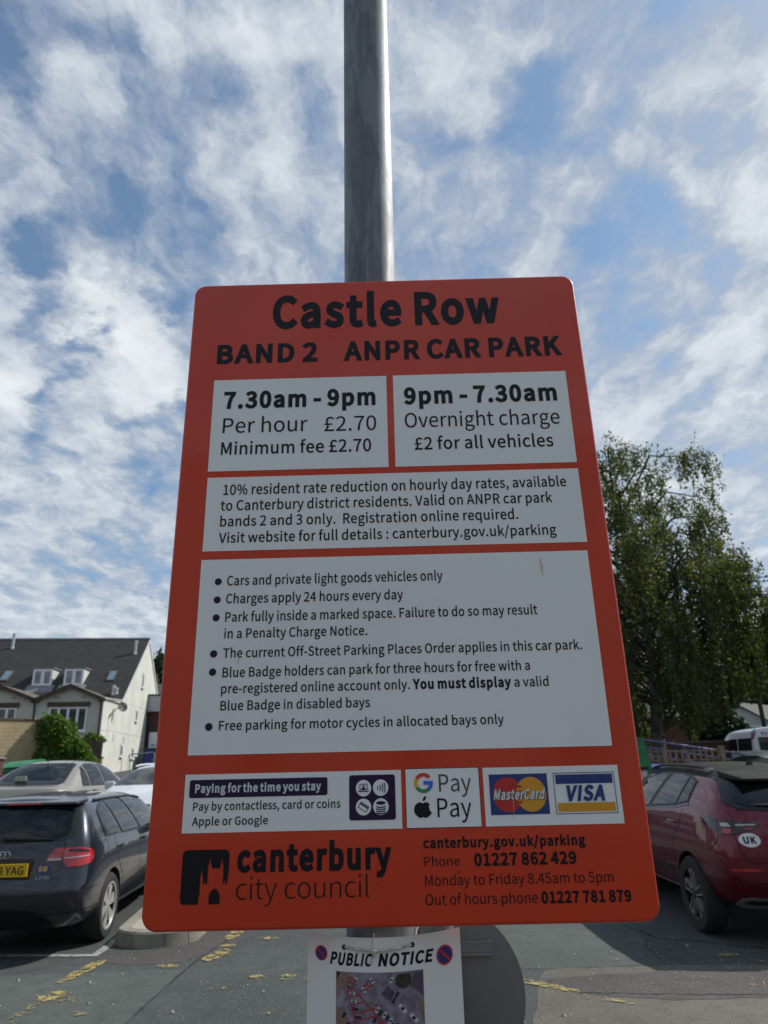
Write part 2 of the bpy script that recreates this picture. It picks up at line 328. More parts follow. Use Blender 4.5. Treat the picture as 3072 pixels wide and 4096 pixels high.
# ------------------------------------------------------------------ glyph outlines and the layout of the sign text
SPACE=153
GL={
'%':'628|140,194 200,212 240,267 254,353 240,437 200,491 140,509 80,491 41,437 27,353 41,267 80,212|140,232 105,245 82,286 74,353 82,419 105,458 140,471 175,458 198,419 206,353 198,286 175,245|154,-9 196,-9 473,509 430,509|488,-9 548,10 587,63 602,149 587,235 548,288 488,306 429,288 389,235 375,149 389,63 429,10|488,29 453,43 430,83 422,149 430,216 453,255 488,268 523,255 547,216 555,149 547,83 523,43',
',':'190|51,-130 104,-96 139,-47 151,13 144,52 126,77 98,86 75,81 58,66 51,42 58,19 74,4 97,-1 104,-1 96,-39 72,-70 36,-93',
'-':'237|31,167 206,167 206,215 31,215',
'.':'190|95,-9 117,-3 134,14 140,38 134,63 117,80 95,86 72,80 56,63 50,38 56,14 72,-3',
'/':'267|8,-122 53,-122 257,542 212,542',
'0':'379|190,-9 242,1 285,33 318,85 338,158 345,252 338,345 318,417 285,468 242,499 190,509 137,499 94,468 61,417 41,345 34,252 41,158 61,85 94,33 137,1|190,42 140,63 106,132 94,252 106,371 140,438 190,460 240,438 273,371 285,252 273,132 240,63',
'1':'379|60,0 334,0 334,52 234,52 234,500 186,500 141,479 83,465 83,425 172,425 172,52 60,52',
'2':'379|30,0 344,0 344,54 206,54 124,49 227,157 296,261 321,362 303,440 252,491 175,509 92,489 27,436 63,400 110,442 167,458 219,445 249,411 259,359 235,268 159,162 30,37',
'3':'379|179,-9 261,8 319,57 340,134 326,194 288,237 235,261 235,264 281,290 312,330 323,384 304,452 253,494 177,509 100,492 38,450 72,410 119,445 175,458 221,448 250,421 260,379 247,331 203,297 121,284 121,236 213,224 262,189 277,136 264,86 228,54 175,43 103,60 52,100 20,60 58,26 111,1',
'4':'379|232,0 291,0 291,138 357,138 357,188 291,188 291,500 222,500 14,179 14,138 232,138|232,188 78,188 192,358 233,432 235,432 232,341',
'5':'379|179,-9 258,11 319,69 342,162 322,253 267,305 192,322 151,317 117,302 130,447 318,447 318,500 75,500 59,267 92,246 132,267 175,275 230,261 266,222 279,161 265,98 227,57 173,43 100,60 50,98 18,57 82,12',
'6':'379|205,-9 277,12 329,68 349,153 332,241 284,293 210,310 150,294 97,250 116,373 162,438 226,458 269,447 305,420 340,458 291,495 223,509 167,500 116,470 75,418 48,342 38,239 46,150 70,80 105,31 151,1|98,201 150,250 200,264 250,250 280,212 290,153 279,94 248,54 205,40 151,59 115,113',
'7':'379|135,0 200,0 215,174 258,319 347,462 347,500 33,500 33,447 276,447 198,312 154,170',
'8':'379|191,-9 273,8 327,54 347,120 335,179 304,222 263,252 263,255 307,304 329,376 313,444 266,491 192,508 122,491 74,447 55,381 65,333 89,295 123,265 123,263 79,231 45,184 31,124 52,55 108,8|225,271 169,297 128,331 112,381 122,423 150,451 192,461 237,449 266,418 276,372 263,319|192,38 138,50 101,82 87,130 96,174 120,213 156,243 221,214 269,177 288,122 276,78 242,48',
'9':'379|160,-9 215,1 265,31 305,85 332,165 342,271 333,357 310,424 274,471 228,499 173,509 102,488 50,432 30,347 47,260 95,207 168,190 230,206 283,250 263,128 218,62 158,43 112,53 74,81 40,42 90,6|282,303 230,252 178,236 128,250 99,288 89,347 100,407 130,446 174,460 229,442 265,389',
':':'190|95,266 117,272 134,289 140,314 134,339 117,355 95,362 72,355 56,339 50,314 56,289 72,272|95,-9 117,-3 134,14 140,38 134,63 117,80 95,86 72,80 56,63 50,38 56,14 72,-3',
'A':'415|3,0 66,0 115,153 297,153 345,0 412,0 242,500 172,500|130,203 155,280 205,449 207,449 258,280 282,203',
'B':'448|69,0 228,0 291,6 343,23 383,53 408,94 417,147 404,205 369,245 316,266 316,269 356,293 380,331 389,378 367,449 306,488 217,500 69,500|132,288 132,450 209,450 274,442 314,417 327,370 315,326 276,298 206,288|132,50 132,239 219,239 293,229 340,200 355,149 339,93 293,61 219,50',
'C':'435|257,-9 343,10 411,63 376,103 324,61 260,46 207,56 164,82 132,125 111,182 104,252 112,321 133,377 166,418 209,445 262,454 319,441 364,407 398,447 342,490 261,509 189,497 128,464 81,411 50,339 40,250 50,160 80,89 127,35 187,2',
'D':'469|69,0 196,0 279,11 343,43 391,95 419,165 429,252 419,339 390,408 343,459 277,490 194,500 69,500|132,52 132,449 188,449 252,441 301,416 336,376 357,321 364,252 357,182 336,127 301,86 252,61 188,52',
'E':'402|69,0 364,0 364,54 132,54 132,236 321,236 321,290 132,290 132,447 357,447 357,500 69,500',
'F':'377|69,0 132,0 132,224 323,224 323,278 132,278 132,447 357,447 357,500 69,500',
'G':'470|265,-9 355,8 420,49 420,259 255,259 255,207 362,207 362,76 322,54 271,46 213,56 166,82 132,125 111,182 104,252 112,321 134,377 169,418 215,445 271,454 334,440 379,407 413,447 356,489 269,509 194,497 131,464 82,411 51,339 40,250 50,160 81,89 129,35 191,2',
'I':'200|69,0 132,0 132,500 69,500',
'K':'441|69,0 132,0 132,158 218,261 368,0 438,0 257,310 414,500 342,500 133,249 132,249 132,500 69,500',
'L':'370|69,0 351,0 351,54 132,54 132,500 69,500',
'M':'554|69,0 126,0 126,277 117,424 120,424 160,310 255,50 297,50 392,310 432,424 435,424 426,277 426,0 485,0 485,500 409,500 314,233 279,128 276,128 240,233 145,500 69,500',
'N':'493|69,0 128,0 128,263 121,419 123,419 177,316 359,0 424,0 424,500 364,500 364,240 373,82 370,82 316,185 133,500 69,500',
'O':'506|253,-9 323,3 382,37 428,91 456,163 467,252 456,340 428,411 382,465 323,498 253,509 183,498 124,465 79,411 50,340 40,252 50,163 79,91 124,37 183,3|253,46 203,56 162,83 131,126 111,182 104,252 111,321 131,377 162,418 203,445 253,454 303,445 344,418 375,377 395,321 402,252 395,182 375,126 344,83 303,56',
'P':'432|69,0 132,0 132,199 214,199 276,205 326,223 365,253 390,297 398,353 390,411 365,452 326,480 274,495 211,500 69,500|132,250 132,449 203,449 277,440 321,411 336,353 322,295 279,261 206,250',
'R':'433|132,263 132,449 216,449 282,440 323,412 337,360 323,306 282,273 216,263|343,0 414,0 287,219 346,245 386,292 400,360 391,415 368,454 330,481 282,495 225,500 69,500 69,0 132,0 132,212 222,212',
'S':'407|207,-9 298,10 356,61 377,133 363,195 327,237 274,267 203,297 164,316 133,341 120,381 132,420 164,445 214,454 276,441 327,407 360,447 296,492 214,509 132,492 77,445 56,377 72,315 111,274 158,248 229,217 272,196 302,169 313,128 301,85 265,57 208,46 133,63 70,108 33,65 110,11',
'T':'409|173,0 236,0 236,447 387,447 387,500 21,500 21,447 173,447',
'U':'492|246,-9 304,-2 353,21 392,61 417,122 426,206 426,500 365,500 365,205 349,110 306,61 246,46 187,61 145,110 130,205 130,500 67,500 67,206 76,122 101,61 139,21 188,-2',
'V':'392|160,0 233,0 392,500 328,500 248,229 199,64 196,64 148,229 67,500 1,500',
'Y':'362|149,0 212,0 212,194 363,500 297,500 233,359 183,249 180,249 131,359 66,500 -1,500 149,194',
'a':'384|148,-9 213,7 271,44 273,44 278,0 329,0 329,228 316,308 275,361 201,380 119,364 56,332 80,289 130,316 191,328 238,314 261,280 267,235 138,209 64,164 40,96 54,39 92,4|166,42 132,47 109,66 100,100 116,142 169,173 267,193 267,90 216,54',
'b':'422|226,-9 275,0 319,25 354,66 378,121 387,191 381,255 362,307 333,346 291,371 239,380 178,365 123,328 126,394 126,543 63,543 63,0 113,0 118,38 121,38 172,4|216,44 173,52 126,82 126,277 176,314 224,327 281,310 312,263 322,190 308,112 270,61',
'c':'348|209,-9 273,4 329,38 302,80 262,54 214,43 154,61 114,110 100,185 115,260 156,309 216,327 256,319 290,295 321,336 276,367 214,380 158,372 110,347 71,307 45,253 35,185 44,118 68,64 105,24 153,-1',
'd':'423|189,-9 251,7 302,44 304,44 309,0 360,0 360,543 297,543 297,400 301,337 253,368 196,380 147,371 103,346 68,305 45,251 36,185 43,117 63,63 95,24 137,-1|203,44 147,61 112,109 100,186 115,260 153,309 207,327 252,318 297,289 297,94 251,56',
'e':'378|213,-9 280,2 334,29 312,70 269,49 220,41 157,57 115,102 97,171 347,171 349,206 343,265 324,313 294,349 253,372 201,380 152,371 106,346 69,306 45,252 35,185 44,118 69,64 108,24 156,0|96,215 115,277 153,317 203,330 252,317 284,278 295,215',
'f':'222|23,320 73,320 73,0 135,0 135,320 214,320 214,370 135,370 135,429 141,469 158,494 188,502 208,499 229,492 243,540 214,549 181,552 120,537 85,495 73,430 73,370 23,367',
'g':'385|188,-171 287,-153 352,-106 375,-42 361,8 318,37 246,46 173,46 134,51 114,65 108,86 115,111 132,130 159,121 187,117 256,133 304,178 323,246 314,290 293,323 368,323 368,370 239,370 216,377 187,380 118,364 68,318 48,248 63,188 97,148 97,145 69,117 56,76 65,39 89,16 89,12 49,-26 35,-72 54,-125 108,-159|187,160 148,170 119,201 108,248 119,294 147,324 187,334 227,324 255,294 266,248 255,201 227,170|196,-128 139,-120 102,-97 89,-63 98,-31 127,0 152,-4 175,-5 239,-5 280,-10 305,-25 314,-53 299,-89 259,-117',
'h':'414|63,0 126,0 126,269 175,311 226,325 267,315 289,283 297,226 297,0 359,0 359,235 347,314 309,363 246,380 178,362 123,318 126,394 126,543 63,543',
'i':'188|63,0 126,0 126,370 63,370|94,447 116,452 130,466 136,488 130,509 116,524 94,529 73,524 58,509 53,488 58,466 73,452',
'k':'377|63,0 124,0 124,98 194,179 302,0 370,0 230,221 353,370 284,370 127,175 124,175 124,543 63,543',
'l':'194|128,-9 149,-7 164,-3 156,44 148,43 143,43 130,49 126,70 126,543 63,543 63,74 69,29 91,1',
'm':'632|63,0 126,0 126,269 174,311 218,325 257,315 280,283 287,226 287,0 349,0 349,269 398,311 443,325 481,315 504,283 512,226 512,0 574,0 574,235 561,314 524,363 462,380 398,360 339,309 319,347 285,371 237,380 175,362 121,317 120,317 114,370 63,370',
'n':'416|63,0 126,0 126,269 175,311 226,325 267,315 289,283 297,226 297,0 359,0 359,235 347,314 309,363 246,380 178,362 121,317 120,317 114,370 63,370',
'o':'413|207,-9 259,-1 306,24 344,64 369,118 378,185 369,253 344,307 306,347 259,372 207,380 154,372 107,347 70,307 45,253 35,185 45,118 70,64 107,24 154,-1|207,43 150,61 113,110 100,185 113,260 150,309 207,327 263,309 301,260 314,185 301,110 263,61',
'p':'423|63,-156 126,-156 126,-31 123,34 175,2 226,-9 275,0 319,25 354,66 378,121 387,191 381,255 362,307 333,346 291,371 239,380 177,364 121,327 120,327 114,370 63,370|216,44 174,52 126,82 126,277 176,314 224,327 281,310 312,263 322,190 308,112 270,61',
'q':'423|297,-156 360,-156 360,370 310,370 304,336 303,336 254,369 196,380 147,371 103,346 68,305 45,251 36,185 43,117 63,63 95,24 137,-1 189,-9 250,6 301,43 297,-25|203,44 147,61 112,109 100,186 115,260 153,309 207,327 252,318 297,289 297,94 251,56',
'r':'265|63,0 126,0 126,238 154,288 186,316 218,324 238,322 254,318 266,372 248,378 226,380 187,370 151,344 121,303 120,303 114,370 63,370',
's':'319|160,-9 233,6 279,46 294,101 277,157 235,191 181,214 142,229 113,249 102,278 109,305 132,324 171,332 215,322 254,299 284,338 234,367 170,380 101,366 57,328 42,275 59,223 99,190 150,168 190,151 222,129 235,98 227,68 202,47 162,40 102,52 52,84 22,42 84,6',
't':'257|179,-9 214,-5 248,5 235,52 215,45 193,42 159,50 141,74 136,113 136,320 237,320 237,370 136,370 136,475 84,475 77,370 18,367 18,320 74,320 74,115 83,50 117,7',
'u':'414|171,-9 238,9 293,58 295,58 300,0 352,0 352,370 290,370 290,108 241,60 190,45 150,55 127,87 120,143 120,370 57,370 57,136 69,56 107,8',
'v':'355|143,0 216,0 347,370 285,370 215,160 181,50 177,50 143,160 74,370 9,370',
'w':'547|121,0 194,0 246,198 271,306 275,306 300,200 353,0 429,0 529,370 469,370 415,156 393,53 389,53 364,156 306,370 245,370 187,156 162,53 159,53 137,156 82,370 18,370',
'y':'355|69,-160 132,-142 176,-97 207,-31 347,370 286,370 219,165 189,60 186,60 149,165 74,370 9,370 158,-1 149,-29 130,-70 103,-98 66,-108 51,-106 38,-102 25,-152 45,-158',
'£':'379|40,218 117,218 120,196 121,175 112,121 85,73 41,38 41,0 345,0 345,54 131,54 131,57 166,107 177,175 176,197 173,218 286,218 286,260 164,260 151,307 145,353 155,400 184,432 231,443 275,432 308,403 344,438 296,479 226,495 152,478 103,430 85,356 92,308 105,260 91,260 40,257',
}
SIGN_TEXT=[
('heading', 'Castle Row', -218.2, 461.2, 225.0, 457.3, 68.1, 'B', 'ink'),
('heading', 'BAND 2', -321.6, 383.4, -129.6, 381.3, 37.6, 'B', 'ink'),
('heading', 'ANPR CAR PARK', -79.9, 381.4, 335.6, 381.9, 38.1, 'B', 'ink'),
('p1', '7.30am - 9pm', -302.9, 286.7, -20.7, 283.5, 31.9, 'B', 'ink'),
('p1', 'Per hour', -301.7, 234.4, -146.3, 232.4, 30.0, 'R', 'ink'),
('p1', '£2.70', -115.3, 232.0, -20.2, 231.8, 29.4, 'R', 'ink'),
('p1', 'Minimum fee £2.70', -302.5, 191.2, -30.2, 188.9, 24.1, 'M', 'ink'),
('p2', '9pm - 7.30am', 32.0, 284.6, 315.4, 284.1, 31.8, 'B', 'ink'),
('p2', 'Overnight charge', 32.3, 234.4, 315.3, 235.4, 29.4, 'R', 'ink'),
('p2', '£2 for all vehicles', 48.9, 189.7, 298.9, 190.6, 24.0, 'M', 'ink'),
('p3', '10% resident rate reduction on hourly day rates, available', -293.5, 112.9, 313.0, 111.0, 18.7, 'M', 'ink'),
('p3', 'to Canterbury district residents. Valid on ANPR car park', -296.6, 82.8, 285.6, 82.1, 18.4, 'M', 'ink'),
('p3', 'bands 2 and 3 only.  Registration online required.', -295.8, 53.6, 223.3, 52.6, 18.1, 'M', 'ink'),
('p3', 'Visit website for full details : canterbury.gov.uk/parking', -296.4, 24.5, 286.3, 21.7, 17.8, 'M', 'ink'),
('p4', 'Cars and private light goods vehicles only', -277.6, -51.9, 86.6, -53.2, 16.1, 'M', 'ink'),
('p4', 'Charges apply 24 hours every day', -277.7, -83.0, 18.9, -83.6, 15.8, 'M', 'ink'),
('p4', 'Park fully inside a marked space. Failure to do so may result', -277.3, -113.7, 240.3, -114.7, 15.5, 'M', 'ink'),
('p4', 'in a Penalty Charge Notice.', -277.5, -141.5, -41.8, -141.9, 15.2, 'M', 'ink'),
('p4', 'The current Off-Street Parking Places Order applies in this car park.', -277.5, -172.4, 306.7, -174.2, 14.9, 'M', 'ink'),
('p4', 'Blue Badge holders can park for three hours for free with a', -276.6, -204.0, 219.4, -204.5, 14.7, 'M', 'ink'),
('p4', 'pre-registered online account only.', -277.3, -229.5, 25.1, -229.8, 14.4, 'M', 'ink'),
('p4', 'a valid', 192.3, -229.9, 246.8, -229.9, 14.4, 'M', 'ink'),
('p4', 'Blue Badge in disabled bays', -277.0, -255.9, -39.0, -255.9, 14.2, 'M', 'ink'),
('p4', 'Free parking for motor cycles in allocated bays only', -277.4, -285.9, 170.9, -286.2, 13.9, 'M', 'ink'),
('p4', 'You must display', 29.9, -229.5, 187.2, -229.7, 14.4, 'B', 'ink'),
('pay', 'Paying for the time you stay', -308.4, -376.4, -115.4, -376.4, 11.3, 'B', 'white'),
('p5', 'Pay by contactless, card or coins', -309.9, -402.0, -85.9, -401.7, 11.4, 'M', 'ink'),
('p5', 'Apple or Google', -310.0, -422.3, -195.4, -422.7, 11.3, 'M', 'ink'),
('crest', 'canterbury', -239.1, -484.7, -10.5, -484.7, 33.1, 'X', 'ink'),
('crest', 'city council', -238.8, -522.9, -44.3, -523.1, 29.2, 'L', 'ink'),
('p6', 'Pay', 64.4, -383.0, 113.4, -382.6, 24.6, 'R', 'grey'),
('p6', 'Pay', 60.5, -418.5, 111.9, -418.1, 26.0, 'R', 'ink'),
('p7', 'MasterCard', 146.2, -395.7, 222.2, -395.6, 13.1, 'IB', 'white'),
('p7', 'VISA', 253.3, -399.1, 314.6, -398.7, 19.5, 'IX', 'visa'),
('contact', 'canterbury.gov.uk/parking', 37.2, -459.3, 277.6, -460.2, 12.6, 'B', 'ink'),
('contact', 'Phone', 38.0, -484.4, 90.0, -484.6, 12.9, 'R', 'ink'),
('contact', '01227 862 429', 111.4, -484.1, 261.8, -485.0, 15.2, 'B', 'ink'),
('contact', 'Monday to Friday 8.45am to 5pm', 37.9, -509.6, 312.8, -510.3, 13.6, 'R', 'ink'),
('contact', 'Out of hours phone', 37.4, -534.2, 200.2, -535.3, 13.8, 'R', 'ink'),
('contact', '01227 781 879', 205.5, -535.0, 335.2, -535.0, 13.8, 'B', 'ink'),
]
# ------------------------------------------------------------------ object helpers
def empty(name, loc, rz=0.0, label=None, cat=None, group=None):
    o = bpy.data.objects.new(name, None); COL.objects.link(o)
    o.location = loc; o.rotation_euler = (0, 0, rz); o.empty_display_size = 0.2
    tag(o, label, cat, group); return o
def tag(o, label=None, cat=None, group=None, kind=None):
    if label: o['label'] = label
    if cat: o['category'] = cat
    if group: o['group'] = group
    if kind: o['kind'] = kind
    return o
def link(name, me, parent=None):
    o = bpy.data.objects.new(name, me); COL.objects.link(o)
    if parent: o.parent = parent
    return o
def mk(name, verts, faces, mats, parent=None, smooth=False, mi=None, angle=None):
    me = bpy.data.meshes.new(name)
    me.from_pydata([tuple(v) for v in verts], [], faces)
    for m in (mats if isinstance(mats, (list, tuple)) else [mats]): me.materials.append(m)
    if mi is not None: me.polygons.foreach_set('material_index', mi)
    if smooth:
        me.polygons.foreach_set('use_smooth', [True] * len(me.polygons))
        if angle:
            bm = bmesh.new(); bm.from_mesh(me)
            for e in bm.edges:
                if len(e.link_faces) == 2 and e.calc_face_angle(0) > angle: e.smooth = False
            bm.to_mesh(me); bm.free()
    me.update()
    return link(name, me, parent)

class MB:
    """collects boxes, tubes and prisms into ONE mesh"""
    def __init__(s): s.v = []; s.f = []; s.m = []
    def add(s, vs, fs, mi=0):
        b = len(s.v); s.v += [tuple(v) for v in vs]; s.f += [tuple(i + b for i in f) for f in fs]; s.m += [mi] * len(fs); return s
    def box(s, x0, x1, y0, y1, z0, z1, mi=0):
        return s.hexa([(x0, y0, z0), (x1, y0, z0), (x1, y1, z0), (x0, y1, z0), (x0, y0, z1), (x1, y0, z1), (x1, y1, z1), (x0, y1, z1)], mi)
    def hexa(s, p, mi=0):
        return s.add(p, [(3, 2, 1, 0), (4, 5, 6, 7), (0, 1, 5, 4), (1, 2, 6, 5), (2, 3, 7, 6), (3, 0, 4, 7)], mi)
    def bbox(s, x0, x1, y0, y1, z0, z1, b=0.01, mi=0):       # box with bevelled edges
        bm = bmesh.new(); bmesh.ops.create_cube(bm, size=1)
        for v in bm.verts: v.co = Vector(((x0 + x1) / 2 + v.co.x * (x1 - x0), (y0 + y1) / 2 + v.co.y * (y1 - y0), (z0 + z1) / 2 + v.co.z * (z1 - z0)))
        bmesh.ops.bevel(bm, geom=bm.edges[:], offset=b, segments=2, affect='EDGES', profile=0.6)
        bm.verts.index_update()
        s.add([v.co[:] for v in bm.verts], [[v.index for v in f.verts] for f in bm.faces], mi); bm.free(); return s
    def tube(s, pts, r, n=8, mi=0, caps=True):
        pts = [Vector(p) for p in pts]; rs = r if isinstance(r, (list, tuple)) else [r] * len(pts)
        vs = []; prev = None
        for i, p in enumerate(pts):
            t = (pts[min(i + 1, len(pts) - 1)] - pts[max(i - 1, 0)]).normalized()
            a = prev - t * prev.dot(t) if prev is not None else t.orthogonal()
            if a.length < 1e-6: a = t.orthogonal()
            a.normalize(); prev = a; b = t.cross(a)
            for k in range(n):
                q = 2 * pi * k / n; vs.append(p + (a * cos(q) + b * sin(q)) * rs[i])
        fs = [(i * n + k, i * n + (k + 1) % n, (i + 1) * n + (k + 1) % n, (i + 1) * n + k) for i in range(len(pts) - 1) for k in range(n)]
        if caps: fs += [tuple(range(n))[::-1], tuple((len(pts) - 1) * n + k for k in range(n))]
        return s.add(vs, fs, mi)
    def lathe(s, prof, n=32, mi=0, axis='z', o=(0, 0, 0)):     # prof: [(r, h)], revolved about axis
        vs = []
        for (r, h) in prof:
            for k in range(n):
                q = 2 * pi * k / n; a, b = r * cos(q), r * sin(q)
                vs.append({'z': (a + o[0], b + o[1], h + o[2]), 'x': (h + o[0], a + o[1], b + o[2]), 'y': (a + o[0], h + o[1], b + o[2])}[axis])
        fs = [(i * n + k, i * n + (k + 1) % n, (i + 1) * n + (k + 1) % n, (i + 1) * n + k) for i in range(len(prof) - 1) for k in range(n)]
        return s.add(vs, fs, mi)
    def prism(s, poly, f0, f1, mi=0):                          # poly in 2D; f0/f1 map (a,b)->3D for both ends
        n = len(poly)
        vs = [f0(*p) for p in poly] + [f1(*p) for p in poly]
        return s.add(vs, [tuple(range(n))[::-1], tuple(range(n, 2 * n))] + [(i, (i + 1) % n, n + (i + 1) % n, n + i) for i in range(n)], mi)
    def build(s, name, mats, parent=None, smooth=False, angle=None):
        me = mk(name, s.v, s.f, mats, parent, False, s.m)
        bm = bmesh.new(); bm.from_mesh(me.data); bmesh.ops.recalc_face_normals(bm, faces=bm.faces[:])
        if smooth:
            for f in bm.faces: f.smooth = True
            for e in bm.edges:
                if len(e.link_faces) == 2 and e.calc_face_angle(0) > (angle or 0.7): e.smooth = False
        bm.to_mesh(me.data); bm.free(); return me

def rrect(x0, y0, x1, y1, r, n=6):
    out = []
    for (cx, cy, a) in ((x1 - r, y1 - r, 0), (x0 + r, y1 - r, 90), (x0 + r, y0 + r, 180), (x1 - r, y0 + r, 270)):
        for k in range(n + 1):
            q = radians(a + 90 * k / n); out.append((cx + r * cos(q), cy + r * sin(q)))
    return out
def ell(cx, cy, rx, ry, n=28): return [(cx + rx * cos(2 * pi * k / n), cy + ry * sin(2 * pi * k / n)) for k in range(n)]
def fillpoly(polys, dens=None, wind=False):
    """triangulate outer + hole outlines (even-odd) -> verts2d, tris ; dens adds outline points for bending"""
    vs, es, n0 = [], [], 0
    for p in polys:
        q = []
        for i in range(len(p)):
            a, b = p[i], p[(i + 1) % len(p)]
            k = 1 if not dens else max(1, int(math.hypot(b[0] - a[0], b[1] - a[1]) / dens))
            q += [(a[0] + (b[0] - a[0]) * j / k, a[1] + (b[1] - a[1]) * j / k) for j in range(k)]
        es += [(n0 + i, n0 + (i + 1) % len(q)) for i in range(len(q))]; vs += q; n0 += len(q)
    if dens:
        xs = [v[0] for v in vs]; ys = [v[1] for v in vs]
        gx = np.arange(min(xs) + dens * .5, max(xs), dens); gy = np.arange(min(ys) + dens * .5, max(ys), dens)
        if len(gx) * len(gy) < 4000: vs += [(float(a), float(b)) for a in gx for b in gy]
    r = delaunay_2d_cdt([Vector(v) for v in vs], es, [], 0, 1e-7)
    V, F = [tuple(v) for v in r[0]], r[2]
    out = []
    for f in F:                                                 # even-odd test of the triangle's centre
        cx = sum(V[i][0] for i in f) / len(f); cy = sum(V[i][1] for i in f) / len(f); c = False; wn_ = 0
        for p in polys:
            j = len(p) - 1
            for i in range(len(p)):
                if (p[i][1] > cy) != (p[j][1] > cy) and cx < (p[j][0] - p[i][0]) * (cy - p[i][1]) / (p[j][1] - p[i][1]) + p[i][0]: c = not c; wn_ += 1 if p[i][1] > p[j][1] else -1
                j = i
        if (wn_ > 0 if wind else c): out.append(tuple(f))
    used = sorted({i for f in out for i in f}); mp = {i: k for k, i in enumerate(used)}
    return [V[i] for i in used], [tuple(mp[i] for i in f) for f in out]

# ------------------------------------------------------------------ lettering
GLY = {}
for ch, d in GL.items():
    pr = d.split('|')
    GLY[ch] = (int(pr[0]) / 500, [np.array([[int(c) for c in q.split(',')] for q in l.split(' ')], float) / 500 for l in pr[1:]])
def embolden(l, d):
    if abs(d) < 1e-6: return l
    e = np.roll(l, -1, 0) - l; e /= np.maximum(np.linalg.norm(e, axis=1), 1e-9)[:, None]
    n = np.stack([e[:, 1], -e[:, 0]], 1); n2 = n + np.roll(n, 1, 0)
    den = np.maximum((n2 * n2).sum(1) / 2, 0.42)
    return l + n2 / den[:, None] * d
WEIGHT = {'L': -0.020, 'R': 0.003, 'M': 0.020, 'B': 0.066, 'X': 0.078}
def letters(text, u0, v0, u1, v1, cap, wt='R'):
    """triangles of a line of text fitted between (u0,v0) and (u1,v1)"""
    ital = 'I' in wt; d = WEIGHT[wt.replace('I', '') or 'R']
    x, gl = 0.0, []
    for ch in text:
        if ch == ' ': x += SPACE / 500 * (0.92 if d > .04 else 1.0); continue
        a, ls = GLY[ch]; gl.append((x + d, [embolden(l, d) for l in ls])); x += a + 2 * d
    lo = min(min(l[:, 0].min() for l in ls) + o for o, ls in gl); hi = max(max(l[:, 0].max() for l in ls) + o for o, ls in gl)
    sx = (u1 - u0) / (hi - lo); V, F = [], []
    for o, ls in gl:
        polys = []
        for l in ls:
            px = (l[:, 0] + o - lo) * sx; py = l[:, 1] * cap
            if ital: px = px + py * 0.2
            py = py + v0 + (v1 - v0) * px / (u1 - u0)
            polys.append([(float(a), float(b)) for a, b in zip(px + u0, py)])
        v, f = fillpoly(polys, None, True); b = len(V); V += v; F += [tuple(i + b for i in t) for t in f]
    return V, F
class Flat:
    """flat pieces laid on a surface given by a map (u,v,height)->3D, gathered into one mesh"""
    def __init__(s, fmap): s.fm = fmap; s.v = []; s.f = []; s.m = []
    def tris(s, VF, h, mi=0):
        b = len(s.v); s.v += [s.fm(a, c, h) for a, c in VF[0]]; s.f += [tuple(i + b for i in t) for t in VF[1]]; s.m += [mi] * len(VF[1])
    def poly(s, polys, h, mi=0, dens=None): s.tris(fillpoly(polys if isinstance(polys[0][0], (tuple, list)) else [polys], dens), h, mi)
    def text(s, *a, h=0.0, mi=0): s.tris(letters(*a), h, mi)
    def build(s, name, mats, parent): return mk(name, s.v, s.f, mats, parent, False, s.m)

# ================================================================== SIGN POST AND SIGN
post = empty('lamp_post', (-0.0185, 1.22, 0), 0, 'tall galvanised steel post, dull grey and streaked, carrying the big red car park sign', 'post')
b = MB(); prof = [(0.0545, 0.0), (0.0545, 6.0)]
b.lathe([(0.0545, z) for z in np.linspace(0, 6, 25)], 64)
b.build('shaft', M['galv'], post, smooth=True)
b = MB(); b.tube([(-0.0125, -0.0528, 0.3), (-0.0125, -0.0528, 5.9)], 0.0022, 6); b.build('weld_seam', M['galv'], post)
b = MB(); b.lathe([(0.0, 6.02), (0.03, 6.018), (0.058, 6.0), (0.058, 5.95), (0.0552, 5.95)], 32); b.build('cap', M['galv'], post, smooth=True)
b = MB(); b.lathe([(0.0555, 0.0), (0.085, 0.0), (0.085, 0.03), (0.058, 0.05), (0.0555, 0.05)], 32); b.build('base_collar', M['alu'], post, smooth=True)

SY = -0.00740225
sign = empty('car_park_sign', (0.00970404, 1.1338417, 1.99889955), SY, 'big orange red car park tariff sign headed Castle Row, with white text panels', 'sign')
def SM(u, v, h=0.0): return (u / 1000, -h / 1000, v / 1000)     # sign millimetres -> local, h towards the viewer
W2, H2 = 375.5, 562.6
def loop(inset, depth, r): return [SM(u, v, -depth) for (u, v) in rrect(-W2 + inset, -H2 + inset, W2 - inset, H2 - inset, r, 10)]
L0, L1, L2, L3 = loop(4.6, 0, 19), loop(1.4, 1.1, 21.5), loop(0, 4.2, 23), loop(0, 20, 23)
L4 = loop(3, 20, 20); L5 = loop(3, 4, 20)
n = len(L0); vs = L0 + L1 + L2 + L3 + L4 + L5; fs = [tuple(range(n))]
for k in range(5): fs += [(k * n + i, k * n + (i + 1) % n, (k + 1) * n + (i + 1) % n, (k + 1) * n + i) for i in range(n)]
fs.append(tuple(range(5 * n, 6 * n)))
o = mk('board', vs, fs, M['sign_red'], sign)
bm = bmesh.new(); bm.from_mesh(o.data); bmesh.ops.recalc_face_normals(bm, faces=bm.faces[:])
for f in bm.faces: f.smooth = len(f.verts) == 4
bm.to_mesh(o.data); bm.free()
for zc in (0.36, -0.36):
    b = MB(); b.box(-0.30, 0.30, 0.0045, 0.0285, zc - 0.02, zc + 0.02); ch = b.build('mounting_channel', M['alu'], sign)
    b = MB(); b.tube([(-0.028 + 0.058 * cos(a), 0.0862 + 0.058 * sin(a), zc) for a in np.linspace(-pi / 2 - 1.2, 1.5 * pi - 1.9, 20)], 0.006, 6)
    b.build('clip', M['alu'], ch)
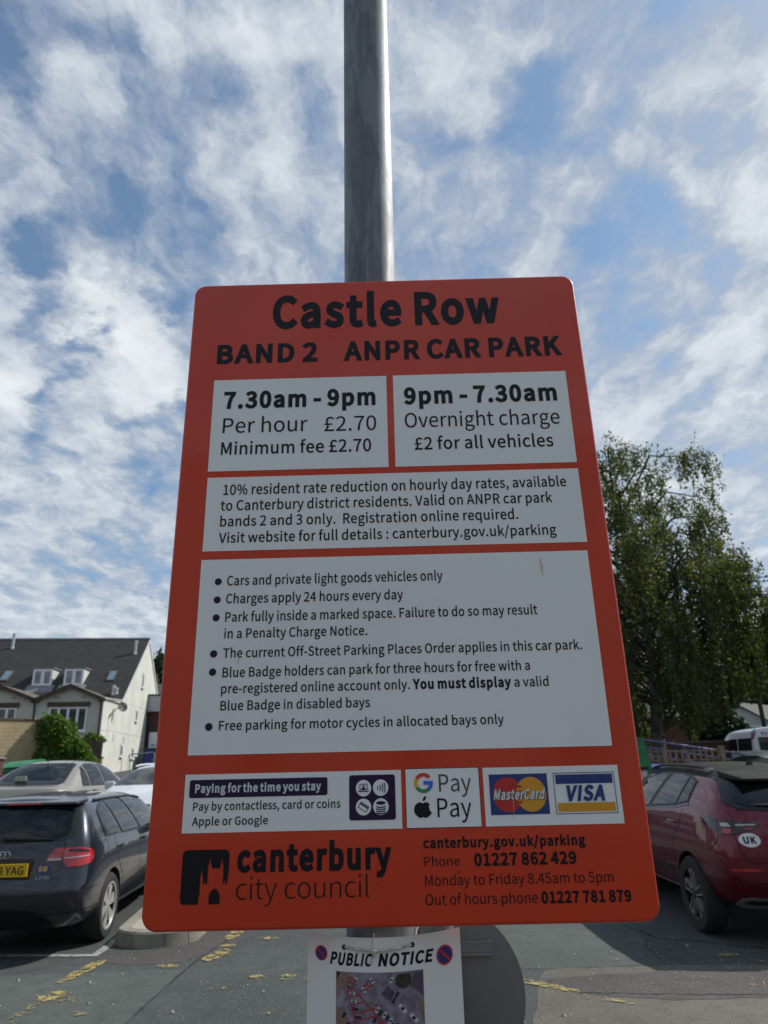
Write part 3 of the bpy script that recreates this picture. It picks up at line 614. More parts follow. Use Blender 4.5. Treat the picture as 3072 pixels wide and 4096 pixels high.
PANELS = {'p1': (-323.8, 157.6, 0.4, 344.4), 'p2': (12.8, 157.6, 336.9, 344.6), 'p3': (-323.3, 8.3, 337.1, 145.4), 'p4': (-323.9, -322.4, 335.3, -6.9),
          'p5': (-324.7, -432.8, 6.9, -350.5), 'p6': (13.8, -432.3, 125.6, -349.9), 'p7': (132.3, -432.6, 339.1, -350.3)}
PO = {}
for k, (x0, y0, x1, y1) in PANELS.items():
    f = Flat(SM); mats = [M['sign_white']]
    f.poly([(x0, y0), (x1, y0), (x1, y1), (x0, y1)], 0.5)
    if k == 'p6':
        mats.append(M['ink'])
        f.poly([[(x0 - .9, y0 - .9), (x1 + .9, y0 - .9), (x1 + .9, y1 + .9), (x0 - .9, y1 + .9)], [(x0, y0), (x1, y0), (x1, y1), (x0, y1)]], 0.5, 1)
    PO[k] = f.build('white_panel', mats, sign)
MATI = {'ink': 0, 'white': 1, 'grey': 2, 'visa': 3}
LM = [M['ink'], M['white_ink'], M['grey_ink'], M['visa'], M['purple_ink']]
groups = {}
for (g, s_, a, b_, c, d, cap, wt, mm) in SIGN_TEXT: groups.setdefault('p7b' if s_ == 'VISA' else g, []).append((s_, a, b_, c, d, cap, wt, mm))
H_TXT = {'heading': 0.5, 'contact': 0.5, 'crest': 0.5, 'pay': 1.5, 'p7': 1.9, 'p7b': 1.9}
for g, ls in groups.items():
    f = Flat(SM)
    for (s_, a, b_, c, d, cap, wt, mm) in ls:
        v = (b_ + d) / 2
        f.text(s_, a, v, c, v, cap, wt, h=H_TXT.get(g, 1.0), mi=MATI[mm])
        if s_ == 'MasterCard':                                   # drop shadow printed behind the name
            f.text(s_, a + .9, v - .9, c + .9, v - .9, cap, wt, h=1.6, mi=0)
    if g == 'p4':
        for (x, y) in ((-292.7, -45.8), (-292.6, -77.1), (-292.6, -107.4), (-292.9, -166.7), (-292.9, -195.9), (-293.5, -280.6)):
            f.poly(ell(x, y, 5.9, 6.0, 20), 1.0, 4)
    nm = {'heading': 'heading_lettering', 'contact': 'contact_lettering', 'crest': 'council_lettering'}.get(g, 'lettering')
    f.build(nm, LM, PO[{'pay': 'p5', 'p7b': 'p7'}.get(g, g)] if g[0] == 'p' else sign)
# council emblem: rounded block with the cathedral cut out of it
f = Flat(SM)
lg = [(-320.6, -462.0), (-320.4, -521.5), (-318.6, -526.0), (-314.5, -527.7), (-293.6, -527.7), (-293.7, -517.2), (-292.0, -516.4), (-292.4, -504.0), (-292.6, -492.0), (-291.6, -487.5),
      (-290.9, -481.0), (-289.9, -487.5), (-288.6, -492.5), (-288.3, -501.4), (-286.6, -501.4), (-286.4, -497.5), (-285.2, -497.5), (-285.0, -501.4), (-281.7, -501.4), (-282.0, -483.0), (-281.4, -477.6),
      (-280.1, -473.0), (-279.3, -464.6), (-278.3, -473.0), (-276.5, -476.4), (-275.7, -480.9), (-263.6, -481.0), (-263.2, -476.0), (-262.3, -472.6), (-261.5, -464.4), (-260.4, -473.0), (-259.2, -477.6),
      (-258.7, -501.6), (-257.0, -501.6), (-256.8, -497.6), (-255.4, -497.6), (-255.2, -501.7), (-252.9, -501.8), (-251.6, -493.0), (-250.9, -486.0), (-250.9, -462.0), (-252.8, -457.6), (-257.0, -455.8), (-314.5, -455.8), (-318.8, -457.6)]
f.poly(lg, 0.5)
f.poly([(-278.2, -527.6), (-278.4, -517.2), (-276.8, -512.6), (-274.2, -509.2), (-270.4, -507.0), (-266.6, -509.2), (-263.8, -512.8), (-262.3, -517.2), (-262.0, -527.6)], 0.5)
f.build('council_emblem', M['ink'], sign)
f = Flat(SM); f.poly(rrect(-317.2, -384.0, -105.8, -358.4, 3.2), 1.0); f.build('purple_banner', M['purple_ink'], PO['p5'])
f = Flat(SM); f.poly(rrect(-72.6, -420.3, -2.4, -356.6, 4.0), 1.0)
for (cx, cy) in ((-50.7, -375.4), (-24.6, -375.2), (-51.0, -401.9), (-24.7, -401.9)): f.poly(ell(cx, cy, 11.7, 11.7), 1.4, 1)
R_ = lambda x0, y0, x1, y1, mi=0: f.poly([(x0, y0), (x1, y0), (x1, y1), (x0, y1)], 1.8, mi)
cx, cy = -50.7, -375.4                                            # laptop with a person on it
f.poly([[(cx - 6, cy - 2.6), (cx + 6, cy - 2.6), (cx + 6, cy + 6.2), (cx - 6, cy + 6.2)], [(cx - 4.9, cy - 1.6), (cx + 4.9, cy - 1.6), (cx + 4.9, cy + 5.2), (cx - 4.9, cy + 5.2)]], 1.8)
f.poly(ell(cx, cy + 3, 1.5, 1.6, 14), 1.8); f.poly([(cx - 3, cy - 1.7), (cx + 3, cy - 1.7), (cx + 2.6, cy + .4), (cx, cy + 1.5), (cx - 2.6, cy + .4)], 1.8)
R_(cx - 8, cy - 5.2, cx + 8, cy - 3.6)
cx, cy = -24.6, -375.2                                            # contactless waves
for i, rr in enumerate((4.2, 8.0, 11.8, 15.2)):
    a = [radians(t) for t in np.linspace(-27, 27, 9)]
    f.poly([(cx - 9.2 + rr * cos(t), cy + rr * sin(t)) for t in a] + [(cx - 9.2 + (rr + 1.5) * cos(t), cy + (rr + 1.5) * sin(t)) for t in a[::-1]], 1.8)
cx, cy = -51.0, -401.9                                            # bank card
def rot(p, a): return [(cx + x * cos(a) - y * sin(a), cy + x * sin(a) + y * cos(a)) for x, y in p]
ca = radians(-33)
f.poly([rot([(-7.4, -4.8), (7.4, -4.8), (7.4, 4.8), (-7.4, 4.8)], ca), rot([(-6.5, -3.9), (6.5, -3.9), (6.5, 3.9), (-6.5, 3.9)], ca)], 1.8)
f.poly(rot([(-6.6, 0.9), (6.6, 0.9), (6.6, 3.2), (-6.6, 3.2)], ca), 1.8)
cx, cy = -24.7, -401.9                                            # stack of coins
f.poly(ell(cx, cy + 5.2, 7.2, 2.6), 1.8)
for k in range(4):
    yy = cy + 2.4 - k * 3.0; a = [pi + pi * t / 10 for t in range(11)]
    f.poly([(cx + 7.2 * cos(t), yy + 2.6 * sin(t)) for t in a] + [(cx + 7.2 * cos(t), yy - 1.7 + 2.6 * sin(t)) for t in a[::-1]], 1.8)
f.build('payment_icons', [M['purple_ink'], M['sign_white']], PO['p5'])
# coloured G of a phone wallet
f = Flat(SM); gx, gy, ro, ri = 40.9, -370.0, 14.4, 9.0
def arc(a0, a1, mi):
    a = [radians(t) for t in np.linspace(a0, a1, 16)]
    f.poly([(gx + ro * cos(t), gy + ro * sin(t)) for t in a] + [(gx + ri * cos(t), gy + ri * sin(t)) for t in a[::-1]], 1.0, mi)
arc(40, 150, 0); arc(150.3, 210, 1); arc(210.3, 310, 2); arc(310.3, 348, 3)
f.poly([(gx, gy - 2.7), (gx + ri, gy - 2.7), (gx + ro * .985, gy - 2.9), (gx + ro, gy + 2.8), (gx, gy + 2.8)], 1.3, 3)
f.build('wallet_logo', [M['g_red'], M['g_yellow'], M['g_green'], M['g_blue']], PO['p6'])
# bitten apple
f = Flat(SM); ax, ay = 38.9, -408.0
ap = []
for k in range(44):
    t = 2 * pi * k / 44; r_ = 1 + 0.06 * cos(2 * t) - 0.035 * cos(4 * t)
    x = 13.2 * r_ * cos(t); y = 11.6 * sin(t) * (1 + 0.10 * abs(cos(t)))
    y -= 2.2 * math.exp(-(x / 3.0) ** 2) * (1 if y > 0 else -0.9)
    if y < 0: x *= 1 - 0.20 * (-y / 12) ** 2
    ap.append((x, y))
ap = [(ax + x, ay + y) for x, y in ap]
bx, by, br = ax + 14.4, ay + 3.0, 6.2
ap = [((bx + (p[0] - bx) * br / max(1e-6, math.hypot(p[0] - bx, p[1] - by)), by + (p[1] - by) * br / max(1e-6, math.hypot(p[0] - bx, p[1] - by))) if math.hypot(p[0] - bx, p[1] - by) < br else p) for p in ap]
f.poly(ap, 1.0)
f.poly([(ax - .2, ay + 12.2), (ax + .2, ay + 15.6), (ax + 2.0, ay + 18.4), (ax + 5.2, ay + 19.8), (ax + 5.4, ay + 16.8), (ax + 3.4, ay + 13.8), (ax + 1.2, ay + 12.4)], 1.0)
f.build('apple_logo', M['ink'], PO['p6'])
f = Flat(SM); f.poly([(141.0, -417.2), (229.6, -417.2), (229.5, -360.1), (141.1, -360.2)], 1.0, 0)
f.poly(ell(168.4, -389.1, 23.0, 24.6, 40), 1.2, 1); f.poly(ell(203.4, -389.2, 23.0, 24.6, 40), 1.2, 2)
for k in range(10):                                               # interlocking bars where the discs overlap
    y0 = -389.2 + (k - 5) * 3.7; hw = max(0, 23.0 * sqrt(max(0, 1 - ((y0 + 1.8 + 389.1) / 24.6) ** 2)))
    xr = 168.4 + hw; xl = 203.4 - hw
    if xr > xl: f.poly([(xl - .2, y0), (xr + .5, y0), (xr + .5, y0 + 1.85), (xl - .2, y0 + 1.85)], 1.4, 2 if k % 2 else 1); f.poly([(xl - .2, y0 + 1.85), (xr + .5, y0 + 1.85), (xr + .5, y0 + 3.7), (xl - .2, y0 + 3.7)], 1.4, 1 if k % 2 else 2)
f.build('card_logo', [M['visa'], M['mcred'], M['gold']], PO['p7'])
f = Flat(SM); f.poly([[(238.9, -418.1), (331.8, -418.1), (331.8, -359.9), (238.9, -359.9)], [(239.9, -417.1), (330.8, -417.1), (330.8, -360.9), (239.9, -360.9)]], 1.0, 0)
f.poly([(242.3, -375.8), (328.8, -375.8), (329.0, -362.6), (242.3, -362.6)], 1.0, 0)
f.poly([(242.3, -414.9), (328.5, -414.9), (328.8, -402.6), (242.3, -402.6)], 1.0, 1)
f.build('bank_card_logo', [M['visa'], M['gold']], PO['p7'])

STAIN, SCUFF = mat('drip', (0.48, 0.44, 0.30), 0.8), mat('scuff', (0.26, 0.03, 0.01), 0.6)
for (x, y, l, w_) in ((254, -18, 26, .7), (256, -30, 20, .5), (-251, -166, 18, .5), (175.5, -386, 38, .6)):
    f = Flat(SM); f.poly([(x - w_, y), (x + w_, y), (x + w_ * .4 - .6, y - l), (x - w_ * .6 - .6, y - l)], 2.1); f.build('drip_stain', STAIN, sign)
for (x, y, r_) in ((318, 448, 1.3), (-341, 470, .9), (88, -492, 3.0), (55, -497, 2.0), (60, -462, 1.2), (-30, -505, 1.6), (350, -120, 1.0), (205, -322, 1.2), (-338, -340, 1.0)):
    f = Flat(SM); f.poly([(x + r_ * rng.uniform(.5, 1.2) * cos(a), y + r_ * rng.uniform(.5, 1.2) * sin(a)) for a in np.linspace(0, 2 * pi, 9)[:-1]], 0.5); f.build('scuff', SCUFF, sign)

# ------------------------------------------------------------------ laminated notice tied to the post
NX, NZ, NY = -0.0150, 1.4262, 1.1500
notice = empty('public_notice', (NX, NY, NZ), 0, 'white laminated public notice tied to the post with white string below the red sign', 'notice')
def NM(u, v, h=0.0):                                             # mm; u across, v up from the top edge; bent round the post
    t = u / 113.0
    y = 0.026 * abs(t) ** 1.8 - 0.010 * (1 - math.exp(v / 120.0)) * (1 - t * t) * 0.0 + 0.012 * max(0, -t - .55) ** 1.0 * (1 if t < 0 else 0)
    sag = -5.2 * (1 - t * t) * math.exp(-(v / -150.0) * 1.0 if v < 0 else 0)
    return (u / 1000, y - h / 1000, (v + sag + 1.0 * t) / 1000)
f = Flat(NM); f.poly([(-113, -300), (113, -300), (113, 0), (-113, 0)], 0.0, 0, dens=9)
bk = len(f.v); f.poly([(-113, -300), (113, -300), (113, 0), (-113, 0)], -0.6, 0, dens=9)
o = f.build('sheet', M['paper'], notice)
for p in o.data.polygons: p.use_smooth = True
f = Flat(NM)
for s_, a, c in (('PUBLIC', -78.5, -18.5), ('NOTICE', -8.5, 69.5)):
    V, F = letters(s_, a, -35.8, c, -35.8, 14.6, 'IB'); f.tris((V, F), 0.5)
f.build('lettering', M['ink'], notice)
for (u, v, r_) in ((-92, -24.5, 9.2), (88.6, -31.0, 12.2)):
    f = Flat(NM); f.poly(ell(u, v, r_, r_ * 1.06, 32), 0.5, 0, dens=6); f.poly([ell(u, v, r_, r_ * 1.06, 32), ell(u, v, r_ * .82, r_ * .88, 32)], 0.8, 1)
    q = r_ * .66; w_ = r_ * .09
    f.poly([(u - q - w_, v + q - w_), (u - q + w_, v + q + w_), (u + q + w_, v - q + w_), (u + q - w_, v - q - w_)], 1.1, 1)
    f.build('no_parking_symbol', [M['gb_blue'], M['mcred']], notice)
# printed aerial photograph: car park from above
PM = [mat('print_' + nme, c, 0.35, coat=0.3, coat_rough=0.15, vary=v) for nme, c, v in (('tarmac', (0.27, 0.225, 0.30), (90, 0.45)), ('brown', (0.27, 0.17, 0.14), (70, 0.3)), ('tree', (0.035, 0.040, 0.022), (150, 0.6)), ('roof', (0.10, 0.065, 0.12), (60, 0.3)),
      ('white', (0.55, 0.55, 0.57), None), ('red', (0.42, 0.018, 0.022), None), ('navy', (0.018, 0.022, 0.075), None), ('dark', (0.02, 0.02, 0.026), None), ('grey', (0.28, 0.28, 0.33), None))]
f = Flat(NM); X0, X1, Y1, Y0 = -69.5, 56.0, -44.5, -188.0
f.poly([(X0, Y0), (X1, Y0), (X1, Y1), (X0, Y1)], 0.5, 0, dens=9)
def E_(x, y): return (X0 + (x - 430) / (1192 - 430) * (X1 - X0), Y1 - (y - 410) * 0.1395)
def pp(pts, mi, h=0.8): f.poly([E_(*p) for p in pts], h, mi)
pp([(432, 745), (470, 720), (520, 760), (590, 1200), (432, 1200)], 1); pp([(432, 415), (520, 418), (555, 450), (434, 640)], 1)
pp([(432, 680), (490, 560), (515, 620), (465, 740), (434, 705)], 8); pp([(1120, 425), (1190, 422), (1192, 650), (1070, 530)], 3)
pp([(1060, 560), (1192, 670), (1192, 700), (1110, 760), (1170, 640), (1050, 570)], 8); pp([(1165, 640), (1192, 650), (1192, 900), (1140, 720)], 1)
pp([(945, 470), (975, 430), (1070, 428), (1090, 470), (1075, 525), (1040, 560), (990, 555), (945, 520)], 2)
pp([(820, 600), (880, 525), (945, 590), (900, 665)], 3); pp([(432, 415), (470, 418), (440, 480)], 2)
def carq(x, y, l, w_, a, mi):
    c, s_ = cos(a), sin(a); q = [(x + i * l * c - j * w_ * s_, y + i * l * s_ + j * w_ * c) for i, j in ((-.5, -.42), (-.42, -.5), (.42, -.5), (.5, -.42), (.5, .42), (.42, .5), (-.42, .5), (-.5, .42))]
    pp(q, mi, 1.2); pp([(x + i * l * c - j * w_ * s_, y + i * l * s_ + j * w_ * c) for i, j in ((-.18, -.36), (.16, -.38), (.16, .38), (-.18, .36))], 7 if mi in (4, 8) else 8 if mi == 5 else 7, 1.4)
for i, (x, y, mi) in enumerate([(745, 480, 4), (718, 510, 5), (695, 540, 5), (672, 565, 4), (570, 600, 4), (585, 668, 4), (600, 735, 7), (622, 805, 7), (640, 875, 7), (600, 480, 4), (545, 540, 8), (915, 478, 4), (960, 610, 6), (930, 660, 6), (765, 710, 5), (790, 735, 4), (812, 765, 7), (850, 780, 4), (765, 825, 6), (872, 810, 6), (900, 835, 4), (925, 862, 8), (955, 885, 7), (825, 885, 4), (500, 790, 7), (530, 875, 7), (850, 950, 4), (980, 910, 8), (1010, 930, 6), (660, 940, 7), (680, 1010, 4)]):
    carq(x, y, 54, 26, radians(60 if i < 4 else -62 if i > 8 else 4), mi)
carq(1005, 735, 92, 36, radians(52), 4); carq(1100, 825, 96, 38, radians(52), 4)
def line(p, q, w_, mi=5, h=1.6):
    d = Vector((q[0] - p[0], q[1] - p[1])); n_ = Vector((-d.y, d.x)).normalized() * w_ / 2
    pp([(p[0] + n_.x, p[1] + n_.y), (p[0] - n_.x, p[1] - n_.y), (q[0] - n_.x, q[1] - n_.y), (q[0] + n_.x, q[1] + n_.y)], mi, h)
for p, q in (((562, 450), (525, 510)), ((562, 450), (600, 500)), ((530, 500), (600, 500)), ((525, 510), (560, 680)), ((560, 680), (615, 920)), ((600, 500), (585, 545)), ((585, 545), (700, 700)), ((700, 700), (905, 920)), ((530, 570), (590, 550)), ((545, 632), (635, 605)), ((562, 698), (680, 668)), ((580, 775), (735, 735)), ((598, 838), (785, 785)), ((615, 910), (850, 840)), ((905, 920), (1080, 1110)), ((615, 920), (660, 1130))): line(p, q, 9)
for p, q in (((640, 600), (790, 470)), ((690, 660), (800, 560)), ((800, 610), (1180, 935)), ((790, 550), (830, 520)), ((700, 690), (745, 645)), ((745, 645), (800, 690))): line(p, q, 3, 8, 1.0)
f.build('aerial_photo', PM, notice)
b = MB()
st = [NM(-56, -13, 1.0), NM(-40, -14.5, 3.0), NM(-22, -15.5, 3.5), NM(-12, -16.5, 4.0), NM(0, -16, 3.8), NM(22, -14, 3.2), NM(40, -11.5, 1.0)]
b.tube(st, 0.0017, 8); b.tube([NM(-14, 6, 3.2), NM(-15, -8, 4.5), NM(-16, -13, 5.0), NM(-13, -17, 5.5), NM(-16, -20, 5.5), NM(-13, -22, 5.0), NM(-18, -27, 3.5), NM(-21, -33, 3.0)], 0.0012, 8)
b.tube([NM(-18, -14.5, 5.5), NM(-12, -18, 6.5), NM(-10, -16, 5.5), NM(-15, -15, 6.0), NM(-16.5, -18.5, 6.2)], 0.0017, 8)
b.tube([NM(55, 14, -14), NM(48, 6, -9), NM(44, -8, -2.2)], 0.0024, 8)
b.build('tie_string', M['string'], notice, smooth=True, angle=1.2)
for (u, v) in ((-57.5, -13.5), (41.5, -11.8)):
    f = Flat(NM); f.poly(ell(u, v, 3.6, 3.6, 16), 0.6, 0); f.build('punched_hole', M['gutter'], notice)

# ------------------------------------------------------------------ round sign seen from behind, on its own post
rs = empty('round_traffic_sign', (0.116, 2.14, 0), 0, 'back of a round grey traffic sign on its own grey post behind the notice', 'sign')
b = MB(); b.lathe([(0.046, 0.0), (0.046, 1.37)], 32); b.lathe([(0.0, 1.385), (0.047, 1.372), (0.047, 1.34), (0.0462, 1.34)], 32); b.build('pole', M['sign_back'], rs, smooth=True)
b = MB(); b.lathe([(0.0, 0.064), (0.219, 0.064), (0.225, 0.066), (0.225, 0.069), (0.0, 0.069)], 72, axis='y', o=(0.012, 0, 1.062)); b.build('disc', M['sign_back'], rs, smooth=True, angle=0.5)
for zc in (1.175, 0.945):
    b = MB(); b.box(-0.135, 0.155, 0.050, 0.0635, zc - 0.018, zc - 0.012); b.box(-0.135, 0.155, 0.050, 0.0635, zc + 0.012, zc + 0.018); b.box(-0.135, 0.155, 0.0590, 0.0637, zc - 0.012, zc + 0.012)
    ch = b.build('channel', M['alu'], rs)
    b = MB(); b.tube([(0.049 * cos(a), 0.049 * sin(a), zc) for a in np.linspace(0, 2 * pi, 25)], 0.0035, 6, caps=False); b.build('clip', M['alu'], ch)
# ================================================================== GROUND
def sm(t): t = min(max(t, 0.0), 1.0); return t * t * (3 - 2 * t)
def gz(x, y):
    gl = 0.40 * sm((y - 9.6) / 2.9) + (1.0 * (y - 12.5) / 37.5 if y > 12.5 else 0) if y < 60 else 1.667 + 0.010 * (y - 60)
    gr = 0.30 * sm((y - 9.8) / 3.2) + (0.0012 * (y - 13) if y > 13 else 0)
    k = sm((x + 4) / 8)
    return gl * (1 - k) + gr * k
xs = np.concatenate([[-1500, -600, -250, -120, -70], np.arange(-46, 47, 2.0), [70, 120, 250, 600, 1500]])
ys = np.concatenate([[-600, -200, -80, -40, -20], np.arange(-12, 9, 3.0), np.arange(9, 14, 0.25), np.arange(14, 62, 4.0), [80, 110, 160, 260, 500, 1000, 1800]])
vs = [(x, y, gz(x, y)) for y in ys for x in xs]; nx = len(xs)
fs = [(j * nx + i, j * nx + i + 1, (j + 1) * nx + i + 1, (j + 1) * nx + i) for j in range(len(ys) - 1) for i in range(nx - 1)]
tag(mk('ground', vs, fs, M['asphalt'], None, True), kind='structure')

def sheet(name, outl, h, m, kind='structure', jit=0.0, seed=0, step=0.12):
    r = random.Random(seed); pts = []
    for i in range(len(outl)):
        a, b_ = outl[i], outl[(i + 1) % len(outl)]; L = math.hypot(b_[0] - a[0], b_[1] - a[1]); k = max(1, int(L / step))
        for j in range(k):
            t = j / k; pts.append((a[0] + (b_[0] - a[0]) * t + r.uniform(-jit, jit), a[1] + (b_[1] - a[1]) * t + r.uniform(-jit, jit)))
    V, F = fillpoly([pts])
    return tag(mk(name, [(x, y, gz(x, y) + h) for x, y in V], F, m), kind=kind)
sheet('pavement_patch', [(0.2, 7.0), (1.26, 6.74), (2.31, 6.80), (2.6, 9.2), (0.2, 9.2)], 0.002, M['asphalt_green'], jit=0.01)
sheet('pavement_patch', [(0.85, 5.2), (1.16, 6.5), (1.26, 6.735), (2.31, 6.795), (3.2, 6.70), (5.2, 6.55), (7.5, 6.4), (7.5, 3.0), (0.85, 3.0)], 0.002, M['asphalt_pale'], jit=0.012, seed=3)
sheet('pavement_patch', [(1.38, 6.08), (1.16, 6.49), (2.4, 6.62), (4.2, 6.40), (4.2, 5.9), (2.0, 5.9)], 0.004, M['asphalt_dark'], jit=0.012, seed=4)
sheet('pavement_patch', [(-2.83, 7.50), (-2.62, 7.26), (-2.3, 7.18), (-1.92, 7.24), (-1.60, 7.75), (-1.35, 8.6), (-1.35, 10), (-2.0, 10), (-2.0, 7.9), (-2.4, 7.6)], 0.002, M['asphalt_dark'], jit=0.012, seed=5)
sheet('pavement_patch', [(-2.6, 6.95), (-1.85, 7.0), (-1.83, 6.2), (-1.9, 5.2), (-4.5, 5.2), (-4.6, 6.9)], 0.002, M['asphalt_green'], jit=0.02, seed=6)
def strip(name, pts, w_, h, m, jit=0.006, seed=1, wj=0.25):
    r = random.Random(seed); P_ = []
    for i in range(len(pts) - 1):
        a, b_ = Vector(pts[i]), Vector(pts[i + 1]); k = max(2, int((b_ - a).length / 0.06))
        P_ += [a.lerp(b_, j / k) for j in range(k)]
    P_.append(Vector(pts[-1])); V = []
    for i, p in enumerate(P_):
        d = (P_[min(i + 1, len(P_) - 1)] - P_[max(i - 1, 0)]).normalized(); n_ = Vector((-d.y, d.x)); q = p + n_ * r.uniform(-jit, jit); ww = w_ / 2 * (1 + r.uniform(-wj, wj))
        for s_ in (1, -1): V.append((q.x + n_.x * ww * s_, q.y + n_.y * ww * s_))
    F = [(2 * i, 2 * i + 1, 2 * i + 3, 2 * i + 2) for i in range(len(P_) - 1)]
    return tag(mk(name, [(x, y, gz(x, y) + h) for x, y in V], F, m), kind='structure')
strip('pavement_crack', [(-1.62, 8.4), (-1.80, 7.3), (-1.85, 6.3), (-1.87, 5.6), (-1.95, 4.5)], 0.014, 0.0045, M['crack'], 0.004, 2, .5)
strip('pavement_crack', [(2.4, 8.3), (2.55, 7.7), (2.9, 7.55), (3.2, 7.3), (3.6, 7.2)], 0.016, 0.0045, M['crack'], 0.03, 3, .6)
strip('pavement_crack', [(2.30, 6.8), (2.33, 7.4), (2.45, 7.7)], 0.012, 0.0045, M['crack'], 0.01, 4, .6)
strip('pavement_crack', [(1.38, 6.10), (2.2, 6.0), (3.4, 5.9), (4.2, 5.9)], 0.010, 0.0065, M['crack'], 0.01, 5, .5)
strip('bay_marking', [(-5.2, 7.62), (-3.61, 7.60), (-2.81, 7.53)], 0.085, 0.006, M['white_paint'], 0.004, 6, .12)
strip('bay_marking', [(-2.83, 7.50), (-2.845, 8.05), (-2.95, 9.6)], 0.085, 0.0065, M['white_paint'], 0.004, 7, .12)
YM = [([(-2.68, 7.32), (-2.76, 6.70)], .105, 'yellow_paint'), ([(-2.62, 6.42), (-2.70, 6.22)], .15, 'yellow_paint'), ([(-2.70, 6.25), (-2.70, 5.75)], .09, 'yellow_worn'), ([(-2.56, 6.27), (-2.46, 6.12)], .13, 'yellow_worn'),
      ([(-1.64, 8.45), (-1.68, 8.05)], .12, 'yellow_paint'), ([(-1.60, 7.62), (-1.71, 7.26)], .13, 'yellow_paint'), ([(-1.55, 7.80), (-1.70, 7.78)], .07, 'yellow_paint'), ([(-2.10, 7.12), (-1.93, 7.09)], .09, 'yellow_paint'),
      ([(-1.20, 6.68), (-1.10, 6.71)], .13, 'yellow_paint'), ([(-0.93, 6.68), (-0.83, 6.67)], .13, 'yellow_paint'), ([(-0.74, 6.67), (-0.68, 6.67)], .11, 'yellow_worn'), ([(-1.47, 6.42), (-1.35, 6.42)], .10, 'yellow_worn'),
      ([(-1.34, 8.10), (-1.20, 8.02)], .10, 'yellow_paint'), ([(-2.30, 5.98), (-2.22, 5.85)], .10, 'yellow_worn'), ([(-2.08, 5.84), (-2.0, 5.78)], .06, 'yellow_worn'), ([(-0.92, 5.78), (-0.85, 5.80)], .06, 'yellow_worn'),
      ([(0.98, 6.47), (1.38, 6.12)], .085, 'yellow_paint'), ([(1.40, 6.02), (1.55, 5.93)], .09, 'yellow_worn'), ([(1.54, 5.93), (1.64, 5.88)], .05, 'yellow_paint'), ([(1.66, 5.84), (1.69, 5.81)], .03, 'yellow_paint'), ([(1.77, 5.82), (1.80, 5.80)], .025, 'yellow_paint'),
      ([(2.30, 7.55), (2.60, 7.25)], .05, 'yellow_worn'), ([(2.65, 7.72), (2.83, 7.45)], .07, 'yellow_worn'), ([(2.80, 7.02), (3.02, 7.05)], .07, 'yellow_paint'), ([(2.92, 7.16), (3.0, 6.98)], .05, 'yellow_worn'), ([(2.28, 6.52), (2.55, 6.35)], .045, 'yellow_worn'),
      ([(3.1, 6.83), (3.3, 6.66)], .06, 'yellow_worn'), ([(1.90, 7.90), (2.02, 7.86)], .07, 'yellow_worn'), ([(1.85, 7.08), (1.95, 6.98)], .06, 'yellow_worn'), ([(2.7, 6.2), (3.1, 6.0)], .045, 'yellow_worn')]
for i, (p, w_, k) in enumerate(YM):                                # each worn blot has its own ragged outline
    a, b_ = Vector(p[0]), Vector(p[1]); d = b_ - a; L = d.length; d.normalize(); n_ = Vector((-d.y, d.x)); r = random.Random(40 + i)
    out_ = []
    for s_, rng_ in ((1, range(0, 13)), (-1, range(12, -1, -1))):
        for j in rng_:
            t = j / 12; e = min(1, 4 * t + .25, 4 * (1 - t) + .25) ** .6
            q = a + d * (L * (t * 1.1 - .05) + r.uniform(-.02, .02)) + n_ * s_ * w_ / 2 * e * r.uniform(.85, 1.45); out_.append((q.x, q.y))
    V, F = fillpoly([out_]); tag(mk('yellow_marking', [(x, y, gz(x, y) + 0.0075 + 0.0002 * (i % 5)) for x, y in V], F, M[k]), kind='structure')

# loose stones on the tarmac
b = MB()
for i in range(170):
    x, y = (rng.uniform(-3.2, -0.3), rng.uniform(5.3, 8.2)) if i % 2 else (rng.uniform(0.8, 3.6), rng.uniform(5.3, 7.4)); s_ = rng.uniform(.004, .012) if i % 9 else 0.02
    q = [rng.uniform(.6, 1.2) * s_ for _ in range(6)]; z = gz(x, y) + 0.004
    b.add([(x + q[0], y, z), (x - q[1], y, z), (x, y + q[2], z), (x, y - q[3], z), (x, y, z + q[4]), (x, y, z - .01)], [(0, 2, 4), (2, 1, 4), (1, 3, 4), (3, 0, 4)])
tag(b.build('loose_grit', mat('grit', (0.30, 0.29, 0.27), 0.9)), kind='stuff')

# ------------------------------------------------------------------ kerb island between the bays
ki = empty('kerb_island', (-2.42, 8.1, 0), 0, 'pale concrete kerb island with a rounded nose beside the dark parked car', 'kerb')
R_k, hk = 0.405, 0.135
def nose(r, inner=0.0):
    pts = [(r, 3.6), (r, 0.0)] if not inner else [(r, 3.6), (r, 0.0)]
    pts += [(r * cos(a), 0.28 * 0 + r * 0.78 * sin(a)) for a in np.linspace(0, -pi, 25)[1:-1]]
    return pts + [(-r, 0.0), (-r, 3.6)]
lo, up, up2, up3 = nose(R_k + 0.02), nose(R_k), nose(R_k - 0.02), nose(R_k - 0.14)
n = len(lo); vs = [(x, y, -0.02) for x, y in lo] + [(x, y, hk - 0.018) for x, y in up] + [(x, y, hk) for x, y in up2] + [(x, y, hk) for x, y in up3]
vs = [(x, y, z + gz(x - 2.42, y + 8.1)) for x, y, z in vs]
fs = []
for k in range(3): fs += [(k * n + i, k * n + i + 1, (k + 1) * n + i + 1, (k + 1) * n + i) for i in range(n - 1)]
mk('kerb_stones', vs, fs, M['kerb'], ki, True, angle=0.6)
V, F = fillpoly([[(x, y) for x, y in up3]])
mk('concrete_infill', [(x, y, hk + 0.002 + gz(x - 2.42, y + 8.1)) for x, y in V], F, mat('infill_concrete', (0.36, 0.33, 0.27), 0.92, vary=(2.2, 0.28), bump=(45, 0.5, 0.004)), ki)
